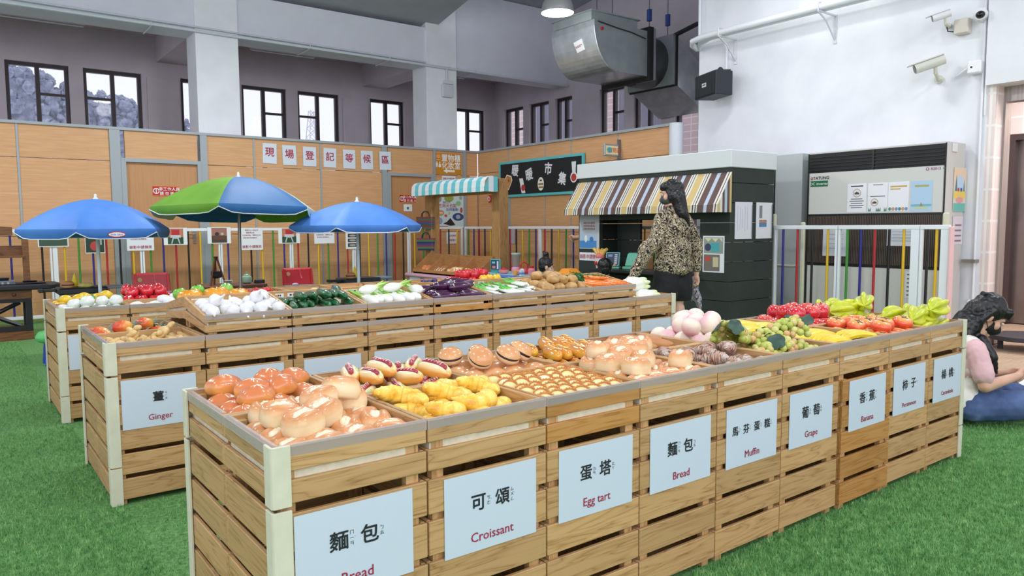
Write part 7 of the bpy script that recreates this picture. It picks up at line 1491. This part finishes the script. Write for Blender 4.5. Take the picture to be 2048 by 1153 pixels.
solid('shorts', [('c', (-.07, -.01, .80), (.07, -.01, .80), .125, .125), ('c', (-.09, -.005, .74), (-.105, .0, .55), .115, .118), ('c', (.09, -.005, .74), (.105, .0, .55), .115, .118), ('e', (0, 0, .62), (.15, .11, .13))], noisy('black_cloth', [(.3, (14, 14, 18)), (.7, (26, 26, 32))], 8, .8), P, .009, 4, post=cut_below(.49, wrinkle(.006, 14)))
def HS(cs, M_): return [(c[0], M_ @ V(c[1]), c[2], (M_.to_quaternion()).to_euler()) if c[0] == 'e' else ('c', M_ @ V(c[1]), M_ @ V(c[2]), c[3], c[4]) for c in cs]
solid('hair', HS([('e', (0, -.022, .038), (.086, .100, .090)), ('e', (0, -.045, -.02), (.084, .078, .10)), ('e', (0, .022, .062), (.078, .072, .052)), ('c', (-.072, .036, .02), (-.076, .02, -.05), .012, .016), ('c', (.072, .036, .02), (.076, -.01, -.07), .012, .02)], M_)+[('c', (-.02, -.05, 1.43), (.005, -.085, 1.28), .062, .05), ('c', (.03, -.05, 1.43), (.07, -.10, 1.22), .05, .022), ('c', (.04, -.09, 1.28), (.085, -.115, 1.17), .04, .012)], HAIR, P, .006, 4, post=wrinkle(.005, 30))
mk = local_patch(P, 'face_mask', flat((66, 72, 70), .75), M_, 1, mask_fn)
for sx in (-1, 1): MB().tube(strap_pts(M_, sx), .0022, 6).build('ear_loop', flat((20, 20, 22), .7), mk)
for sx in (-1, 1): solid('shoe', [('c', (sx*.086, -.035, .042), (sx*.092, .13, .034), .042, .036)], flat((40, 40, 44), .6), P, .008, 3)
sc_ = thing('scarf', 'grey and white patterned cloth hanging from the standing woman\'s right hand', 'scarf', (0, 0, 0)); sc_.matrix_world = MX.Translation((4.755, 2.865, 0)) @ MX.Rotation(rad(2), 4, 'Z')
solid('cloth', [('c', (.235, .03, .65), (.24, .03, .56), .022, .032), ('c', (.24, .03, .56), (.26, .01, .47), .034, .032), ('c', (.25, .04, .58), (.235, .05, .48), .024, .02), ('c', (.26, .01, .47), (.27, .0, .39), .028, .015)], noisy('scarf_print', [(.4, (70, 64, 78)), (.48, (196, 188, 200)), (.55, (90, 84, 98)), (.62, (206, 200, 210))], 30, .8, dist=1), sc_, .006, 3, post=wrinkle(.010, 42))

# ---- woman sitting on the turf at the right end of the front counter
P = thing('person', 'woman sitting on the turf in white vest, pink shirt, jeans and black mask', 'person', (4.21, .33, 0), rad(-128))
hc, M_ = head((0, .185, .632), rad(-14), rad(36), .96)
body = hc+[('c', (0, .05, .47), (0, .14, .56), .05, .047), ('c', (-.135, .03, .455), (.135, .03, .455), .05, .05), ('e', (0, .02, .36), (.14, .095, .13)), ('e', (0, 0, .22), (.13, .10, .13)), ('e', (0, -.01, .13), (.165, .13, .115))]
er, wr = V((.215, .05, .255)), V((.085, .31, .285)); el, wl = V((-.215, .075, .26)), V((-.075, .32, .275))
body += [('c', (.155, .03, .445), er, .044, .036), ('c', er, wr, .037, .024), ('c', (-.155, .03, .445), el, .044, .036), ('c', el, wl, .037, .024)]
body += [('c', (.10, .03, .12), (.15, .42, .12), .085, .058), ('c', (.15, .42, .12), (.02, .76, .06), .056, .036), ('c', (-.10, .03, .12), (-.2, .38, .17), .085, .058), ('c', (-.2, .38, .17), (-.03, .62, .06), .056, .036), ('c', (.02, .76, .05), (-.03, .88, .05), .034, .026), ('c', (-.03, .62, .05), (.06, .72, .045), .034, .026)]
body += hand(wr, (-.55, .7, .12), (.35, .2, .9), (-.3, .4, .6), .85)+hand(wl, (.55, .7, .15), (-.35, .2, .9), (.3, .4, .6), .85)
solid('body', body, SKIN, P, .0055, 3); face_parts(P, M_, .96)
solid('pink_shirt', [('c', (-.135, .03, .45), (.135, .03, .45), .066, .066), ('e', (0, .02, .35), (.155, .112, .14)), ('c', (.15, .03, .44), (.20, .048, .315), .062, .058), ('c', (-.15, .03, .44), (-.20, .05, .315), .062, .058)], flat((226, 184, 188), .8), P, .008, 4, post=wrinkle(.006, 18))
solid('white_vest', [('c', (-.095, .03, .465), (.095, .03, .465), .066, .066), ('e', (0, .03, .36), (.158, .118, .15)), ('e', (0, .012, .21), (.155, .122, .14)), ('c', (-.07, .005, .145), (.07, .005, .145), .118, .118)], noisy('vest_print', [(.3, (226, 222, 214)), (.66, (234, 232, 226)), (.72, (176, 190, 120)), (.8, (150, 170, 100))], 9, .8), P, .008, 5, post=cut_below(.085, wrinkle(.006, 15)))
solid('jeans', [('e', (0, -.01, .125), (.182, .145, .122)), ('c', (.10, .03, .125), (.15, .42, .125), .105, .078), ('c', (.15, .42, .125), (.03, .73, .068), .076, .052), ('c', (-.10, .03, .125), (-.2, .38, .172), .105, .078), ('c', (-.2, .38, .172), (-.04, .60, .068), .076, .052)], noisy('denim', [(.3, (58, 78, 122)), (.6, (84, 106, 152)), (.8, (112, 132, 174))], 9, .8, bump=.2, bscale=120), P, .008, 4, post=wrinkle(.008, 12))
solid('hair', HS([('e', (0, -.026, .04), (.090, .098, .094)), ('e', (0, -.06, .0), (.082, .070, .09)), ('c', (-.045, .064, .074), (.045, .064, .074), .026, .026), ('c', (-.05, .076, .052), (.05, .076, .052), .015, .015), ('c', (-.074, .014, .04), (-.083, -.036, -.06), .020, .026), ('c', (.080, -.02, .03), (.080, -.05, -.05), .018, .026), ('c', (.076, -.05, -.05), (.062, -.01, -.15), .030, .026), ('c', (-.076, -.05, -.05), (-.062, .0, -.15), .030, .026), ('c', (0, -.09, .0), (.02, -.10, -.14), .05, .04)], M_)+
      [('c', (.07, .11, .50), (.115, .15, .40), .032, .026), ('c', (.115, .15, .40), (.12, .17, .31), .024, .008), ('c', (-.07, .11, .50), (-.10, .17, .33), .03, .01), ('c', (.03, .06, .60), (.07, -.07, .49), .05, .026), ('c', (.0, .05, .62), (-.02, -.08, .46), .055, .03), ('c', (.05, .06, .58), (.10, -.04, .42), .035, .012)], HAIR, P, .0055, 4, post=wrinkle(.005, 30))
o = MB().tube([M_ @ V((-.03, -.10, .085)), M_ @ V((0, -.112, .09)), M_ @ V((.03, -.10, .085))], .014, 8).build('hair_tie', flat((24, 24, 28), .6), P, smooth=True)
mk = local_patch(P, 'face_mask', flat((20, 20, 22), .8), M_, .96, mask_fn)
for sx in (-1, 1): MB().tube(strap_pts(M_, sx), .0022, 6).build('ear_loop', flat((20, 20, 22), .7), mk)
MB().tube([(-.05, .10, .50), (-.02, .15, .40), (.0, .16, .30), (.03, .16, .20)], .006, 6, flat_=.4).build('lanyard', flat((70, 70, 130), .6), P); MB().box(.0, .075, .158, .164, .09, .20).build('card_holder', clear('card_plastic', (150, 166, 170), .8, .2), P)
solid('work_piece', hand((0, .01, 0), (0, 1, 0), (0, 0, 1), (1, 0, 0), .3, .05)[:0]+[('c', (-.02, .40, .285), (.02, .40, .285), .008, .008)], flat((222, 220, 214), .6), P, .003, 1)
# things by her
tag(MB().poly([(.0, .0), (.62, .0), (.62, .42), (.0, .42)], 0, .012).build('white_mat', flat((226, 230, 232), .6), loc=(5.32, .28, .0005), rot=(0, 0, rad(-14)), bevel=.004), 'white mat on the turf behind the sitting woman', 'mat')
t = thing('round_stool', 'low dark round stool on the boarded floor behind the sitting woman', 'stool', (7.5, 1.05, -.012)); MB().cyl((0, 0, .10), (0, 0, .14), .30, n=32).build('seat', flat((56, 52, 58), .6), t, smooth=True)
for k in range(3): a = k*2*PI/3; MB().cyl((.2*math.cos(a), .2*math.sin(a), 0), (.2*math.cos(a), .2*math.sin(a), .1), .025, n=10).build('leg', flat((50, 46, 50), .6), t)

# ---- toddler with the hair bun behind the middle counter
def toddler(loc, rz, yaw, pitch, label, shirt, arms):
    P = thing('person', label, 'person', loc, rz); hc, M_ = head((0, .012, .70), yaw, pitch, .86)
    b = hc+[('c', (0, 0, .55), (0, .006, .63), .04, .038), ('c', (-.085, 0, .535), (.085, 0, .535), .042, .042), ('e', (0, 0, .45), (.105, .085, .12)), ('e', (0, 0, .34), (.105, .085, .10))]
    for sx in (-1, 1): b += [('c', (sx*.055, 0, .32), (sx*.058, .01, .18), .056, .042), ('c', (sx*.058, .01, .18), (sx*.058, 0, .04), .042, .03), ('c', (sx*.058, -.015, .025), (sx*.06, .07, .022), .026, .022)]
    sl = []
    for sx, (e, w_, fw) in zip((-1, 1), arms):
        b += [('c', (sx*.1, 0, .53), e, .034, .028), ('c', e, w_, .028, .02)]+hand(w_, fw, (0, -.3, 1), (-sx, .2, 0), .5, .62); sl += [('c', (sx*.095, 0, .528), e, .046, .04)]
    solid('body', b, SKIN2, P, .0055, 3); face_parts(P, M_, .86)
    solid('shirt', [('c', (-.085, 0, .53), (.085, 0, .53), .055, .055), ('e', (0, 0, .43), (.122, .10, .13)), ('e', (0, 0, .32), (.125, .102, .09))]+sl, shirt, P, .007, 4)
    solid('trousers', [('c', (sx*.055, 0, .30), (sx*.058, 0, .07), .066, .05) for sx in (-1, 1)]+[('e', (0, 0, .30), (.11, .09, .07))], flat((52, 56, 76), .8), P, .007, 3)
    return P, M_
DOT = noisy('dotted_cloth', [(.5, (22, 22, 28)), (.56, (26, 26, 32)), (.6, (206, 206, 210))], 30, .8)
P, M_ = toddler((5.02, 5.12, 0), rad(-112), rad(-6), rad(16), 'small child with a hair bun and patterned mask behind the potatoes', DOT, (((-.14, .04, .42), (-.10, .17, .46), (.1, 1, 0)), ((.14, .04, .42), (.10, .17, .46), (-.1, 1, 0))))
solid('hair', HS([('e', (0, -.024, .036), (.078*.96, .088, .078)), ('e', (0, -.04, .0), (.072, .06, .075)), ('c', (-.05, .052, .05), (.05, .052, .05), .018, .018), ('c', (0, -.03, .10), (0, -.05, .155), .03, .036), ('c', (.0, -.05, .155), (-.03, -.085, .18), .028, .012), ('c', (.0, -.04, .15), (.05, -.05, .165), .022, .008)], M_), HAIR, P, .005, 3, post=wrinkle(.005, 30))
mk = local_patch(P, 'face_mask', noisy('mask_print', [(.45, (226, 224, 220)), (.52, (60, 60, 66)), (.58, (226, 222, 214)), (.66, (190, 180, 150))], 40, .8), M_, .86, mask_fn)
for sx in (-1, 1): MB().tube(strap_pts(M_, sx), .002, 6).build('ear_loop', flat((226, 226, 226), .7), mk)
P, M_ = toddler((5.40, 4.52, 0), rad(-78), 0, rad(6), 'small black-haired child at the playhouse counter touching the toy scale', flat((30, 30, 36), .8), (((-.13, .09, .56), (-.06, .21, .70), (.1, .8, .35)), ((.13, .04, .42), (.12, .14, .40), (0, .8, -.4))))
solid('hair', HS([('e', (0, -.024, .03), (.082, .092, .082)), ('e', (0, -.035, -.02), (.078, .07, .08)), ('c', (-.05, .056, .045), (.05, .056, .045), .022, .022), ('c', (-.07, 0, .02), (-.074, -.02, -.06), .02, .022), ('c', (.07, 0, .02), (.074, -.02, -.06), .02, .022)], M_), HAIR, P, .005, 3, post=wrinkle(.004, 30))
# ---- adult half hidden behind the playhouse corner
P = thing('person', 'person in white behind the playhouse corner, only forearm and hand in view', 'person', (6.30, 5.66, 0), rad(60))
hc, M_ = head((0, .025, 1.50), 0, rad(20), 1.0); el, wl = V((-.23, .06, 1.04)), V((-.05, .25, 1.02)); er, wr = V((.23, .06, 1.04)), V((.02, .27, 1.0))
body = hc+[('c', (0, 0, 1.30), (0, .012, 1.44), .055, .052), ('c', (-.145, 0, 1.29), (.145, 0, 1.29), .052, .052), ('e', (0, 0, 1.17), (.15, .1, .15)), ('e', (0, 0, 1.0), (.135, .095, .15)), ('e', (0, -.01, .86), (.16, .115, .12)), ('c', (-.165, 0, 1.28), el, .045, .036), ('c', el, wl, .037, .026), ('c', (.165, 0, 1.28), er, .045, .036), ('c', er, wr, .037, .026)]
for sx in (-1, 1): body += [('c', (sx*.088, 0, .82), (sx*.085, .01, .46), .084, .058), ('c', (sx*.085, 0, .46), (sx*.085, -.005, .07), .056, .036), ('c', (sx*.085, -.03, .045), (sx*.09, .12, .03), .036, .03)]
body += hand(wl, (.8, .5, 0), (-.3, .5, .8), (.2, .6, .7), .8)+hand(wr, (-.8, .5, .1), (.3, .5, .8), (-.2, .6, .7), .7)
solid('body', body, SKIN, P, .006, 3); face_parts(P, M_, 1)
solid('white_shirt', [('c', (-.14, 0, 1.28), (.14, 0, 1.28), .07, .07), ('e', (0, 0, 1.13), (.185, .13, .18)), ('e', (0, 0, .92), (.185, .14, .2)), ('c', (-.16, 0, 1.27), (-.20, .03, 1.13), .066, .062), ('c', (.16, 0, 1.27), (.20, .03, 1.13), .066, .062)], flat((222, 222, 226), .8), P, .009, 4, post=cut_below(.76, wrinkle(.008, 14)))
solid('trousers', [('c', (sx*.09, 0, .80), (sx*.088, 0, .10), .105, .07) for sx in (-1, 1)]+[('e', (0, 0, .80), (.18, .135, .12))], flat((44, 52, 86), .8), P, .009, 3)
solid('hair', HS([('e', (0, -.028, .036), (.088, .094, .09)), ('e', (0, -.05, -.02), (.08, .07, .08)), ('c', (-.05, .06, .07), (.05, .06, .07), .022, .022)], M_), HAIR, P, .007, 3)

bpy.data.scenes.remove(_TMP)
